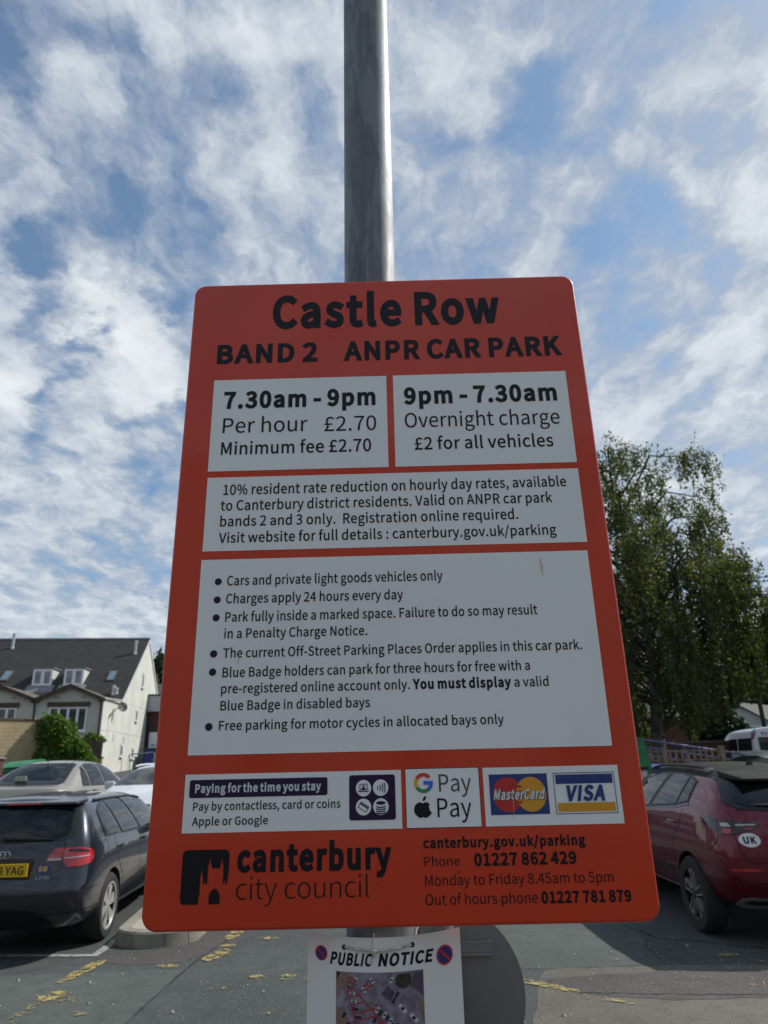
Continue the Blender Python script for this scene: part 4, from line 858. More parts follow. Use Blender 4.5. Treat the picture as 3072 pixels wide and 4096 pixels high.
for i in (5, 10, 16, 21):
    b = MB()
    pl, pu, p3 = lo[i], up[i], up3[i]
    dx, dy = -(pl[1] - 0.3) * 0.012, pl[0] * 0.012
    q = [(pl[0] * 1.004, pl[1] * 1.004, -0.02), (pu[0] * 1.004, pu[1] * 1.004, hk - .018), (up2[i][0], up2[i][1], hk + .0015), (p3[0], p3[1], hk + .0015)]
    for k in range(3): b.add([(q[k][0], q[k][1], q[k][2]), (q[k][0] + dx, q[k][1] + dy, q[k][2]), (q[k + 1][0] + dx, q[k + 1][1] + dy, q[k + 1][2]), (q[k + 1][0], q[k + 1][1], q[k + 1][2])], [(0, 1, 2, 3)])
    b.build('kerb_joint', M['kerb_joint'], ki)

# ================================================================== FOLIAGE
def leaf_mesh(name, C_, sz, m, parent=None, droop=0.0, asp=1.7):
    """one diamond leaf per centre, random tilt"""
    N = len(C_); d = rng.normal(size=(N, 3)); d[:, 2] -= droop; d /= np.linalg.norm(d, axis=1)[:, None]
    e = rng.normal(size=(N, 3)); e -= d * (e * d).sum(1)[:, None]; e /= np.linalg.norm(e, axis=1)[:, None]
    s = (sz * rng.uniform(.6, 1.35, N))[:, None]
    V = np.stack([C_ - d * s * asp / 2, C_ + e * s / 2 + d * s * .1, C_ + d * s * asp / 2, C_ - e * s / 2 + d * s * .1], 1).reshape(-1, 3)
    me = bpy.data.meshes.new(name); me.vertices.add(4 * N); me.vertices.foreach_set('co', V.ravel().astype(np.float32))
    me.loops.add(4 * N); me.loops.foreach_set('vertex_index', np.arange(4 * N, dtype=np.int32))
    me.polygons.add(N); me.polygons.foreach_set('loop_start', np.arange(0, 4 * N, 4, dtype=np.int32)); me.polygons.foreach_set('loop_total', np.full(N, 4, dtype=np.int32))
    me.materials.append(m); me.update(calc_edges=True); return link(name, me, parent)
def shell(cx, cy, cz, rx, ry, rz, N, bumps=5, inner=0.35):
    """points thick near the outside of a lumpy ellipsoid"""
    d = rng.normal(size=(N, 3)); d /= np.linalg.norm(d, axis=1)[:, None]
    q = rng.normal(size=(bumps, 3)); q /= np.linalg.norm(q, axis=1)[:, None]
    k = 1 + 0.22 * np.exp(-(1 - d @ q.T) * 9).max(1) - 0.10 + 0.06 * np.sin(d[:, 0] * 9 + d[:, 2] * 7)
    r = (1 - inner * rng.random(N) ** 1.6) * k * (1 + np.maximum(rng.normal(0, .09, N), 0))
    return np.stack([cx + d[:, 0] * rx * r, cy + d[:, 1] * ry * r, cz + d[:, 2] * rz * r], 1)
def bush(name, label, cat, base, blobs, sz, m, stems, group=None, trunk_r=0.04, bark='bark'):
    t = empty(name, base, 0, label, cat, group); bx, by, bz = base
    P_ = np.concatenate([shell(*bl) for bl in blobs]); P_ = P_[P_[:, 2] > 0.03]
    leaf_mesh('foliage', P_, sz, M[m], t)
    b = MB()
    for bl in blobs[:stems]:
        b.tube([(bl[0] * .3, bl[1] * .3, -0.1), (bl[0] * .7, bl[1] * .7, bl[2] * .5), (bl[0], bl[1], bl[2] + bl[5] * .4)], [trunk_r, trunk_r * .7, trunk_r * .3], 7)
    b.build('stem', M[bark], t, smooth=True)
    return t

# weeping birch on the right -----------------------------------------
TB = Vector((8.7, 24.0, gz(8.7, 24)))
tree = empty('weeping_birch', TB, 0, 'tall weeping birch with hanging green strands behind the red car and the sign', 'tree')
r = random.Random(11)
tk = MB()
def trunk_at(z): return Vector((0.35 * sin(z * 0.35), 0.2 * sin(z * 0.5 + 1), z))
tk.tube([trunk_at(z) for z in np.linspace(-0.2, 10.4, 18)], [0.26 * (1 - z / 10.8) + 0.012 for z in np.linspace(0, 10.4, 18)], 10)
tk.build('trunk', M['birch_bark'], tree, smooth=True)
lb = MB(); P_ = []
def env(z): return 7.0 * max(0.0, 1 - (z / 14.3) ** 2) ** 0.92      # crown radius against height
def hem_z(x, y): b_ = (x + TB.x) / (y + TB.y); return 1.66 + np.interp(b_, [.36, .42, .455, .50, .56], [.0, .018, .045, .066, .075]) * (y + TB.y) - TB.z
def strand(q, H, spread, dens):
    if (q.x + TB.x) / (q.y + TB.y) > .37:
        H = min(H, q.z - hem_z(q.x, q.y) - .05)
        if H < .2: return
    if q.x > 2.2: H = min(H, max(.35, q.z - 3.0 - 1.1 * r.random()))    # shorter on the side over the parked minibus
    dx, dy = r.gauss(0, .14), r.gauss(0, .14); nn = int(H / dens) + 6; s_ = rng.random(nn); tap = spread * (1 - s_ * .75)
    P_.append(np.stack([q.x + dx * s_ + rng.normal(0, 1, nn) * tap, q.y + dy * s_ + rng.normal(0, 1, nn) * tap, q.z - H * s_], 1))
    lb.tube([q, q + Vector((dx * .5, dy * .5, -H * .5)), q + Vector((dx, dy, -H * .95))], 0.006, 3, caps=False)
for i in range(46):                                               # arching boughs, each with its own curtain of strands
    z0 = 2.0 + 8.6 * (i / 45) ** 0.95; a = i * 2.399 + r.uniform(-.45, .45)
    L = env(z0 + 1.7) * r.uniform(.62, 1.12)
    p0 = trunk_at(z0); rise = r.uniform(1.2, 2.4) * (0.5 + L / 7); side = Vector((-sin(a), cos(a), 0)) * r.uniform(-.5, .5)
    midp = p0 + Vector((cos(a) * L * .5, sin(a) * L * .5, rise)) + side; tip = p0 + Vector((cos(a) * L, sin(a) * L, rise * .72))
    def on(t): return p0.lerp(midp, t / .5) if t < .5 else midp.lerp(tip, (t - .5) / .5)
    lb.tube([p0, midp, tip], [0.08 * (1 - z0 / 15) + .015, 0.035, 0.010], 5)
    for t0 in sorted([.80, .97] + [r.uniform(.30, 1.0) for _ in range(2 + int(L * .85))]):      # twig sprays along the bough
        c0 = on(t0) + Vector((r.gauss(0, .22), r.gauss(0, .22), r.uniform(-.1, .25)))
        lb.tube([on(t0), c0], [.014, .007], 4, caps=False)
        Hm = r.uniform(1.1, 3.4) * (0.5 + 0.45 * min(1, L / 4)) * (1 - .55 * sm((z0 - 4.0) / 5.0)); fl = 1.35 + 1.6 * r.random() ** 2
        for k in range(r.randint(4, 8)):
            q = c0 + Vector((r.gauss(0, .26), r.gauss(0, .26), r.uniform(-.30, .15))); H = min(Hm * r.uniform(.55, 1.1), max(.45, q.z - fl))
            strand(q, H, .085 + .06 * sm((z0 - 4) / 5), .022)
    if z0 > 4.6:                                                  # young shoots standing up out of the crown
        for j in range(r.randint(2, 5)):
            q = on(r.uniform(.4, 1.0)) + Vector((r.gauss(0, .2), r.gauss(0, .2), 0)); H = r.uniform(.5, 1.4); dx, dy = r.gauss(0, .22) + .10, r.gauss(0, .22); nn = int(H / .034)
            s_ = rng.random(nn); w_ = .02 + .12 * (1 - s_)
            P_.append(np.stack([q.x + dx * s_ + rng.normal(0, 1, nn) * w_, q.y + dy * s_ + rng.normal(0, 1, nn) * w_, q.z + H * s_], 1))
            lb.tube([q, q + Vector((dx, dy, H))], [0.008, .003], 3, caps=False)
for i in range(96):                                               # low curtains that hang almost to the ground
    a = i * 2.399 + r.uniform(-.3, .3); L = 1.6 + 4.6 * sqrt(r.random()); z0 = r.uniform(3.4, 6.4)
    c0 = trunk_at(z0) + Vector((cos(a) * L, sin(a) * L, 0)); lb.tube([trunk_at(z0 - .5), trunk_at(z0 - .5).lerp(c0, .6) + Vector((0, 0, .5)), c0], [.03, .02, .008], 4, caps=False)
    fl = 1.25 + 1.3 * r.random() ** 2
    for k in range(r.randint(5, 9)):
        q = c0 + Vector((r.gauss(0, .30), r.gauss(0, .30), r.uniform(-.5, .2))); strand(q, max(.5, (q.z - fl) * r.uniform(.7, 1.05)), .085, .026)
lb.build('limbs', M['bark'], tree, smooth=True)
Q_ = np.concatenate(P_)                                           # the hem of the crown lifts towards its right side, over the minibus
be = (Q_[:, 0] + TB.x) / (Q_[:, 1] + TB.y)
hem = np.interp(be, [.36, .42, .455, .50, .56], [.0, .018, .045, .066, .075]) + .010 * np.sin(be * 130) + rng.normal(0, .004, len(Q_))
Q_ = Q_[(Q_[:, 2] + TB.z > 1.66 + hem * (Q_[:, 1] + TB.y)) | (be < .37)]
leaf_mesh('crown', Q_, 0.062, M['birch_leaf'], tree, droop=0.7)

# dark trees and hedges beyond ---------------------------------------
def tree_far(name, label, base, blobs, sz, m, trunk_h, group=None):
    t = empty(name, base, 0, label, 'tree', group)
    leaf_mesh('crown', np.concatenate([shell(*bl) for bl in blobs]), sz, M[m], t)
    b = MB(); b.tube([(0, 0, -.2), (0.1, 0, trunk_h * .5), (0, 0, trunk_h)], [.3, .22, .08], 8)
    for bl in blobs: b.tube([(0, 0, trunk_h * .5), (bl[0] * .8, bl[1] * .8, bl[2])], [.12, .04], 5)
    b.build('trunk', M['bark'], t, smooth=True); return t
tree_far('dark_tree', 'dark dense tree at the right edge behind the minibus', (36.5, 64, gz(36, 64)), [(0, 0, 7.6, 5.0, 4, 4.8, 6000), (3.4, 1, 9.6, 4.4, 4, 4.6, 6000), (-3.2, .5, 5.4, 3.8, 3.4, 3.8, 4000), (1.7, -.6, 12.0, 3.6, 3.4, 3.0, 4000)], .42, 'dark_leaf', 8)
tree_far('dark_tree', 'dark evergreen showing between the birch strands and the brick building', (22.4, 56, gz(22, 56)), [(0, 0, 3.8, 3.3, 2.6, 3.6, 6500), (2.6, .5, 4.2, 3.0, 2.2, 3.6, 5000), (-2.3, .2, 5.4, 2.4, 2, 2.8, 3200), (5.6, .5, 5.5, 3.0, 2.2, 3.0, 4000)], .32, 'dark_leaf', 4)
tree_far('dark_tree', 'dark tree behind the left end of the brick building, seen past the sign edge', (12.6, 45, gz(12, 45)), [(0, 0, 3.4, 3.2, 2.4, 3.2, 5000), (2.2, .4, 5.0, 2.4, 2, 2.2, 3000)], .26, 'hedge_leaf', 5)
tree_far('dark_bush', 'very dark bush filling the gap between the low red brick building and the cottage', (19.9, 44, gz(20, 44)), [(0, 0, 1.9, 2.1, 1.4, 2.3, 6500), (-1.2, .2, 1.5, 1.4, 1.0, 1.7, 3000)], .20, 'dark_leaf', 2)
bush('hedge_shrub', 'loose green shrub growing behind the wooden trellis', 'shrub', (5.1, 16.2, gz(5, 16)), [(0, 0, .75, .8, .4, .7, 1500), (.8, .1, .6, .7, .4, .55, 1200), (-.7, .2, .9, .6, .4, .75, 1200)], .075, 'hedge_leaf', 3)
tree_far('far_tree', 'dark green tree on the rise behind the white gable end', (-30.3, 92, gz(-30, 92)), [(0, 0, 8.0, 3.4, 3, 6.0, 4600), (3.6, .4, 7.2, 3.2, 3, 5.6, 4200), (6.5, 0, 5.8, 3, 3, 5, 3000)], .42, 'dark_leaf', 9)
# creeper over the end of the cream wall
bush('climbing_ivy', 'bright green climbing ivy heaped over the end of the cream brick wall', 'ivy', (-13.5, 29.7, gz(-13.5, 29.7)),
     [(-0.42, .05, 2.42, .66, .45, .62, 4200), (0.12, .15, 1.75, .52, .5, .95, 4200), (-0.22, -.05, .9, .55, .5, .85, 3200), (.62, .25, 1.30, .60, .5, .70, 4000), (-.62, .0, .95, .42, .4, .95, 2600), (.98, .3, .85, .42, .45, .72, 2800), (.5, .1, .45, .8, .5, .55, 2600)], .070, 'ivy_leaf', 4)
bush('fence_shrub', 'small yellowish green shrub topping the weathered board fence', 'shrub', (-13.2, 32.6, gz(-13, 32.6)), [(-.25, 0, 2.0, .35, .25, .28, 450), (.1, 0, 1.95, .3, .25, .2, 350)], .07, 'ivy_leaf', 2)

# ================================================================== LEFT BACKGROUND
HA = radians(6.5); HC = (-18.41, 46.0, 0.0)
def hwin(parent, x, z0, z1, w_, y, lights, glass='pane', fr=.07, name='window', sill=True):
    """window in a wall facing -y (local); y = wall face"""
    b = MB(); x0, x1 = x - w_ / 2, x + w_ / 2
    b.box(x0, x1, y - .05, y + .03, z1 - fr, z1); b.box(x0, x1, y - .05, y + .03, z0, z0 + fr)
    b.box(x0, x0 + fr, y - .05, y + .03, z0 + fr, z1 - fr); b.box(x1 - fr, x1, y - .05, y + .03, z0 + fr, z1 - fr)
    for k in range(1, lights):
        xm = x0 + w_ * k / lights; b.box(xm - fr * .75, xm + fr * .75, y - .045, y + .025, z0 + fr, z1 - fr)
    f_ = b.build(name, M['upvc'], parent)
    b = MB(); b.box(x0 + fr * .5, x1 - fr * .5, y - .02, y + .01, z0 + fr * .5, z1 - fr * .5); b.build('pane', M[glass], f_)
    if sill: b = MB(); b.box(x0 - .08, x1 + .08, y - .14, y + .02, z0 - .09, z0 - .003); b.build('sill', M['upvc'], f_)
    return f_
def slab(b, x0, x1, y0, z0, y1, z1, th=.14):                       # pitched roof slab between two eave lines
    dy, dz = y1 - y0, z1 - z0; L = math.hypot(dy, dz); ny, nz = -dz / L * th, dy / L * th
    if nz < 0: ny, nz = -ny, -nz
    b.hexa([(x0, y0, z0), (x1, y0, z0), (x1, y1, z1), (x0, y1, z1), (x0, y0 + ny, z0 + nz), (x1, y0 + ny, z0 + nz), (x1, y1 + ny, z1 + nz), (x0, y1 + ny, z1 + nz)])
RP = lambda y: 6.2 + (y - 4.7) * 0.80                               # underside of the front roof pitch
def house(u0, u1, label, bay, dorm, sky, flues, gable=False):
    h = empty('terraced_house', HC, HA, label, 'house', 'houses of the rendered terrace')
    b = MB(); x0, x1 = -u1, -u0
    b.prism([(4.7, 0.6), (18.0, 0.6), (18.0, 6.15), (11.35, 11.42), (4.7, 6.15)], lambda a, c: (x0, a, c), lambda a, c: (x1 - (0.0 if gable else 0.003), a, c))
    b.build('wall', M['render'], h)
    b = MB(); ov = .10 if gable else -.004
    slab(b, x0, x1 + (0.03 if gable else -.004), 4.45, RP(4.45), 11.35, RP(11.35)); slab(b, x0, x1 + (0.03 if gable else -.004), 18.3, RP(4.4), 11.352, RP(11.35))
    rf = b.build('roof', M['roof_slate'], h)
    b = MB(); b.tube([(x0, 11.35, 11.70), (x1 + (.05 if gable else 0), 11.35, 11.70)], .11, 8); b.build('ridge', M['lead'], rf)
    for (y, hh, uu) in flues:
        z = RP(y) + .1; b = MB(); b.lathe([(.10, z - .2), (.10, z + hh), (.0, z + hh)], 12, o=(-uu, y, 0)); b.lathe([(.17, z - .12), (.12, z + .16)], 12, o=(-uu, y, 0)); b.lathe([(.135, z + hh - .18), (.135, z + hh + .02), (0, z + hh + .06)], 12, o=(-uu, y, 0))
        b.build('flue', M['zinc_light'], rf, smooth=True)
    for (ua, ub, ya, yb) in sky:
        b = MB(); xa, xb = -ua, -ub; n_ = Vector((0, -.625, .781))
        def q(x, y, hgt): p = Vector((x, y, RP(y))) + n_ * (.14 + hgt); return p
        b.hexa([q(xa, ya, 0), q(xb, ya, 0), q(xb, yb, 0), q(xa, yb, 0), q(xa, ya, .07), q(xb, ya, .07), q(xb, yb, .07), q(xa, yb, .07)]); fr = b.build('skylight', M['brown_wood'], rf)
        b = MB(); e = .09; b.hexa([q(xa + e, ya + e, .05), q(xb - e, ya + e, .05), q(xb - e, yb - e, .05), q(xa + e, yb - e, .05), q(xa + e, ya + e, .085), q(xb - e, ya + e, .085), q(xb - e, yb - e, .085), q(xa + e, yb - e, .085)]); b.build('pane', M['pane_blue'], fr)
    for (ua, ub, glass) in dorm:                                    # box dormers: front at y=6.15
        xa, xb = -ub, -ua; yf, zt = 6.10, 8.66
        b = MB(); yr = 4.7 + (zt - 6.2) / .8 + .1
        b.prism([(yf, RP(yf) + .05), (yf, zt), (yr, zt)], lambda a, c: (xa, a, c), lambda a, c: (xb, a, c)); d = b.build('dormer', M['render_white'], rf)
        b = MB(); b.box(xa - .10, xb + .10, yf - .12, yr + .3, zt + .002, zt + .08); b.build('dormer_roof', M['lead'], rf)
        b = MB(); b.box(xa - .2, xb + .2, yf - .55, yf - .02, RP(yf) - .42, RP(yf) + .0); 
        slab(b := MB(), xa - .28, xb + .28, yf - .75, RP(yf - .75) + .15, yf - .01, RP(yf - .01) + .15, .03); b.build('apron', M['lead'], rf)
        hwin(rf, (xa + xb) / 2, RP(yf) + .12, zt - .04, xb - xa + .02, yf - .02, 2, glass, .15, 'dormer_window', False)
    ba, bb, win = bay                                               # gabled bay standing forward: y 0..4.7
    xa, xb = -bb, -ba; xm = (xa + xb) / 2; zt, za = 5.86, 6.72
    b = MB(); b.prism([(xa, .6), (xb, .6), (xb, zt), (xm, za), (xa, zt)], lambda a, c: (a, 0, c), lambda a, c: (a, 4.72, c)); by_ = b.build('bay', M['render_grey'], h)
    b = MB()
    for s_, xe in ((-1, xa), (1, xb)):
        dx = xe - xm; e = 1.0 + (.26 / abs(dx) if not (gable and s_ > 0) else .02); x_o = xm + dx * e; z_o = za + (zt - za) * e
        b.hexa([(xm, -.30, za), (x_o, -.30, z_o), (x_o, 5.4, z_o), (xm, 6.4, za), (xm, -.30, za + .13), (x_o, -.30, z_o + .13), (x_o, 5.4, z_o + .13), (xm, 6.4, za + .13)])
    b.build('bay_roof', M['tile_brown'], h)
    b = MB()
    for s_, xe in ((-1, xa), (1, xb)):
        dx = xe - xm; b.hexa([(xm, -.34, za - .10), (xm + dx * 1.08, -.34, zt - .17), (xm + dx * 1.08, -.302, zt - .17), (xm, -.302, za - .10), (xm, -.34, za + .15), (xm + dx * 1.08, -.34, zt + .07), (xm + dx * 1.08, -.302, zt + .07), (xm, -.302, za + .15)])
    b.build('barge_board', M['brown_wood'], h)
    wx, ww, wz0 = win
    hwin(h, -wx, wz0, 5.43, ww, -.01, 4, 'pane', .10)
    b = MB(); b.box(-wx - ww / 2 - .12, -wx + ww / 2 + .12, -.16, -.005, 5.47, 5.74); b.build('lintel_band', M['brown_wood'], h)
    for xx in (-wx - .83, -wx + .83): b = MB(); b.box(xx - .16, xx + .16, -.03, -.003, 6.01, 6.08); b.build('air_vent', M['lead'], h)
    xp = xb - .10 if gable else xb + .02
    b = MB(); b.tube([(xp - .02, -.16, 5.86), (xp - .02, -.12, 5.55), (xp - .02, -.07, 5.3), (xp - .02, -.07, .8)], .055, 8); b.box(xp - .16, xp + .10, -.26, -.06, 5.72, 5.92); b.build('downpipe', M['gutter'], h)
    b = MB(); b.tube([(x0, 4.40, RP(4.4) - .02), (x1, 4.40, RP(4.4) - .02)], .06, 8); b.build('gutter', M['gutter'], h)
    return h
hA = house(0.0, 5.42, 'end house of the pale terrace with the tall white gable wall', (0.0, 4.19, (2.12, 2.36, 3.94)), [(3.30, 4.65, 'curtain')], [(1.83, 1.20, 6.5, 7.57)], [(9.55, 1.05, .62), (5.15, .62, .82), (5.2, .42, .62)], True)
house(5.42, 10.75, 'middle house of the pale terrace, left of the gabled end house', (4.20, 8.6, (6.43, 2.3, 4.2)), [(5.50, 6.84, 'curtain')], [(9.42, 8.75, 6.6, 7.68)], [(10.3, 1.2, 10.3)])
house(10.75, 22.0, 'far left house of the pale terrace, only its dark roof corner in view', (10.8, 15.2, (13.0, 2.3, 4.2)), [(13.2, 14.7, 'curtain')], [], [])
# things on the white gable (local x ~ 0, wall facing +x)
b = MB(); b.box(-.002, .03, -.02, 4.9, 5.90, 5.98); b.prism([(-.05, 5.93), (4.72, 6.18), (4.72, 6.24), (-.05, 5.99)], lambda a, c: (-.35, a, c), lambda a, c: (.06, a, c)); b.build('parapet_coping', M['render_white'], hA)
b = MB(); b.prism([(.004, .6), (4.69, .6), (4.69, 6.17), (.004, 5.93)], lambda a, c: (-.4, a, c), lambda a, c: (.004, a, c)); b.build('return_wall', M['render'], hA)
b = MB(); b.hexa([(.0, 4.40, RP(4.4) - .10), (.07, 4.40, RP(4.4) - .10), (.07, 11.35, RP(11.35) - .10), (.0, 11.35, RP(11.35) - .10), (.0, 4.40, RP(4.4) + .16), (.07, 4.40, RP(4.4) + .16), (.07, 11.35, RP(11.35) + .16), (.0, 11.35, RP(11.35) + .16)])
b.hexa([(.0, 18.3, RP(4.4) - .10), (.07, 18.3, RP(4.4) - .10), (.07, 11.352, RP(11.35) - .10), (.0, 11.352, RP(11.35) - .10), (.0, 18.3, RP(4.4) + .16), (.07, 18.3, RP(4.4) + .16), (.07, 11.352, RP(11.35) + .16), (.0, 11.352, RP(11.35) + .16)]); b.build('verge_board', M['render_white'], hA)
def gwin(y, z0, z1, w_=.52):
    b = MB(); f_ = .07
    for (a, c, d, e) in ((y - w_ / 2, y + w_ / 2, z1 - f_, z1), (y - w_ / 2, y + w_ / 2, z0, z0 + f_), (y - w_ / 2, y - w_ / 2 + f_, z0 + f_, z1 - f_), (y + w_ / 2 - f_, y + w_ / 2, z0 + f_, z1 - f_)): b.box(-.02, .045, a, c, d, e)
    q = b.build('slot_window', M['upvc'], hA); b = MB(); b.box(-.01, .02, y - w_ / 2 + .03, y + w_ / 2 - .03, z0 + .03, z1 - .03); b.build('pane', M['pane'], q)
    b = MB(); b.box(-.01, .14, y - w_ / 2 - .12, y + w_ / 2 + .12, z0 - .10, z0 - .003); b.build('sill', M['upvc'], q); b = MB(); b.box(-.01, .06, y - w_ / 2 - .06, y + w_ / 2 + .06, z1 + .003, z1 + .07); b.build('lintel', M['upvc'], q)
gwin(10.34, 7.68, 8.72); gwin(9.3, 5.06, 5.82); gwin(5.7, 2.46, 3.2); gwin(9.15, 2.36, 3.06)
b = MB(); b.box(-.01, .006, .05, 13.1, 3.985, 4.02); b.box(-.01, .006, 4.9, 13.1, 6.08, 6.105); b.build('render_joint', M['clad'], hA)
b = MB(); b.tube([(.03, 5.9, 3.75), (.03, 5.95, 3.5), (.03, 6.25, 1.35)], .018, 6); b.tube([(.03, 6.2, 3.8), (.03, 6.2, 3.2)], .012, 6); b.tube([(.03, 1.5, 4.8), (.03, 1.62, 4.2), (.03, 1.55, 3.6)], .011, 6); b.build('wall_cable', M['clad'], hA)
b = MB(); b.box(-.01, .02, 3.1, 3.25, 3.35, 3.85); b.box(-.01, .02, 8.9, 9.1, 3.6, 3.7); b.build('vent_plate', M['clad'], hA)
b = MB(); b.tube([(.0, 1.45, 4.75), (.12, 1.6, 5.05), (.30, 2.3, 5.5), (.46, 2.7, 5.58)], .035, 8)
dd = b.build('dish_bracket', M['gutter'], hA)
b = MB(); pr = [(rr, .11 * (rr / .42) ** 2) for rr in np.linspace(0, .42, 9)]; b.lathe(pr, 28); b.lathe([(.42, .11), (.44, .105), (.42, .095)], 28); b.tube([(0, -.40, .10), (0, -.25, .42), (0, -.05, .52)], .018, 6); b.box(-.05, .05, -.1, .03, .48, .58)
dish = b.build('satellite_dish', mat('dish_grey', (.075, .078, .07), .6), hA, smooth=True); dish.scale = (.8, .8, .8); dish.location = (.50, 2.75, 5.58); dish.rotation_euler = (radians(68), 0, radians(38))

# brown brick shop building behind the gable ---------------------------
gb = empty('brick_building', (-19.86, 58.9, 0), HA, 'dark brick building with a pale clad upper storey right of the white gable', 'building')
b = MB(); b.box(.05, 14, 0, 10, .8, 5.98); b.build('wall', M['maroon_brick'], gb)
b = MB(); b.box(.03, 14.2, -.25, 10.2, 6.0, 7.25); cl = b.build('cladding', M['clad'], gb)
b = MB()
for k in range(5): b.box(.031, 14.19, -.262, -.252, 6.2 + k * .21, 6.212 + k * .21)
b.build('cladding_joint', M['lead'], cl)
b = MB(); b.box(-.02, 14.3, -.34, 10.3, 7.252, 7.36); b.build('roof_edge', M['gutter'], gb)
b = MB(); b.tube([(.16, -.30, 5.95), (.16, -.08, 5.7), (.16, -.07, 1.2)], .06, 8); b.box(.0, .34, -.36, -.1, 5.86, 5.99); b.build('downpipe', M['gutter'], gb)
b = MB(); b.box(.32, 4.4, -.08, -.005, 3.12, 4.36); sb = b.build('shop_sign', M['upvc'], gb)
f = Flat(lambda u, v, h: (u, -.084 - h, v))
for k, (z, a, c_) in enumerate(((4.13, .9, 2.7), (3.86, 1.2, 2.9), (3.30, .55, 3.8))):
    for j in range(9):                                              # too far off to read: short strokes of print
        xa = a + (c_ - a) * j / 9; f.poly([(xa, z), (xa + (c_ - a) / 9 * .72, z), (xa + (c_ - a) / 9 * .72, z + .11), (xa, z + .11)], 0, 1 if k == 0 and j < 4 else 0)
f.build('lettering', [M['grey_ink'], M['mcred']], sb)
ns = empty('navy_container', (-18.85, 56.1, gz(-19, 56)), HA, 'navy blue steel container below the shop sign, behind the white car', 'container')
b = MB(); b.bbox(0, 4.2, 0, 1.8, .05, 1.42, .03)
for k in range(12): b.box(.25 + k * .33, .33 + k * .33, -.03, .0, .1, 1.30)
b.build('body', M['navy_steel'], ns)
b = MB(); b.bbox(-.14, 4.3, -.12, 1.9, 1.425, 1.53, .02); b.build('lid', M['gutter'], ns)
f = Flat(lambda u, v, h: (u, -.034 - h, v))
for cx_, cz_, r_ in ((.92, .98, .15), (1.15, .95, .13)): f.poly([ell(cx_, cz_, r_, r_ * .8, 20), ell(cx_, cz_, r_ * .6, r_ * .5, 20)], 0)
for j in range(7): f.poly([(.62 + j * .13, .62), (.71 + j * .13, .62), (.71 + j * .13, .69), (.62 + j * .13, .69)], 0)
f.build('printed_mark', [M['sticker']], ns)
rl = tag(MB().tube([(-19.10, 53.9, gz(-19, 54)), (-19.24, 53.95, 2.52), (-19.24, 53.97, 2.60), (-19.16, 54.0, 2.62), (-17.7, 54.6, 2.72), (-17.6, 54.65, 2.68), (-17.58, 54.65, gz(-17.6, 54))], .045, 8).build('handrail', M['alu'], None, True), 'bent steel handrail standing against the foot of the white gable', 'handrail')

# cream wall, fence, pier, bin -----------------------------------------
wa = radians(50)
cw = empty('brick_wall', (-14.36, 29.95, gz(-14.3, 30)), wa, 'high cream painted brick wall at the left edge with ivy at its end', 'wall')
b = MB(); b.box(-11, 0, -.12, .12, -.4, 2.70); b.build('brickwork', M['cream_brick'], cw)
b = MB(); b.box(-11.02, -.9, -.15, .15, 2.702, 2.78); b.box(-.86, .03, -.15, .15, 2.702, 2.77, 1); b.build('coping', [M['tile_brown'], M['red_brick']], cw)
fe = empty('board_fence', (-13.2, 32.0, gz(-13, 32)), radians(4), 'weathered grey board fence between the ivy and the white gable', 'fence')
b = MB(); r = random.Random(5)
for k in range(30):
    x = -1.75 + k * .074; b.box(x, x + .066, -.012 - r.random() * .006, .012, .35, 1.92 + r.uniform(-.03, .03))
b.build('boards', M['fence_wood'], fe)
b = MB(); b.box(-1.7, .45, .013, .06, .65, .74); b.box(-1.7, .45, .013, .06, 1.55, 1.64); b.box(.45, .55, -.05, .05, -.1, 1.85); b.build('frame', M['fence_wood'], fe)
pl = empty('low_brick_wall', (-12.9, 31.2, gz(-13, 31)), radians(4), 'low tan brick planter wall at the foot of the board fence', 'wall')
b = MB(); b.box(-1.4, .62, -.1, .1, -.2, 1.18); b.build('brickwork', M['cream_brick'], pl); b = MB(); b.box(-1.42, .64, -.13, .13, 1.182, 1.25); b.box(.05, .2, -.13, .13, .6, 1.30); b.build('coping', M['tile_brown'], pl)
pr_ = empty('brick_pier', (-11.42, 21.0, gz(-11, 21)), 0, 'short red brick pier at the very left edge beside the green bin', 'pier')
b = MB(); b.box(-.22, .22, -.22, .22, -.1, 1.36); b.build('brickwork', M['red_brick'], pr_); b = MB(); b.hexa([(-.27, -.27, 1.362), (.27, -.27, 1.362), (.27, .27, 1.362), (-.27, .27, 1.362), (-.2, -.2, 1.46), (.2, -.2, 1.46), (.2, .2, 1.46), (-.2, .2, 1.46)]); b.build('cap', M['tile_brown'], pr_)
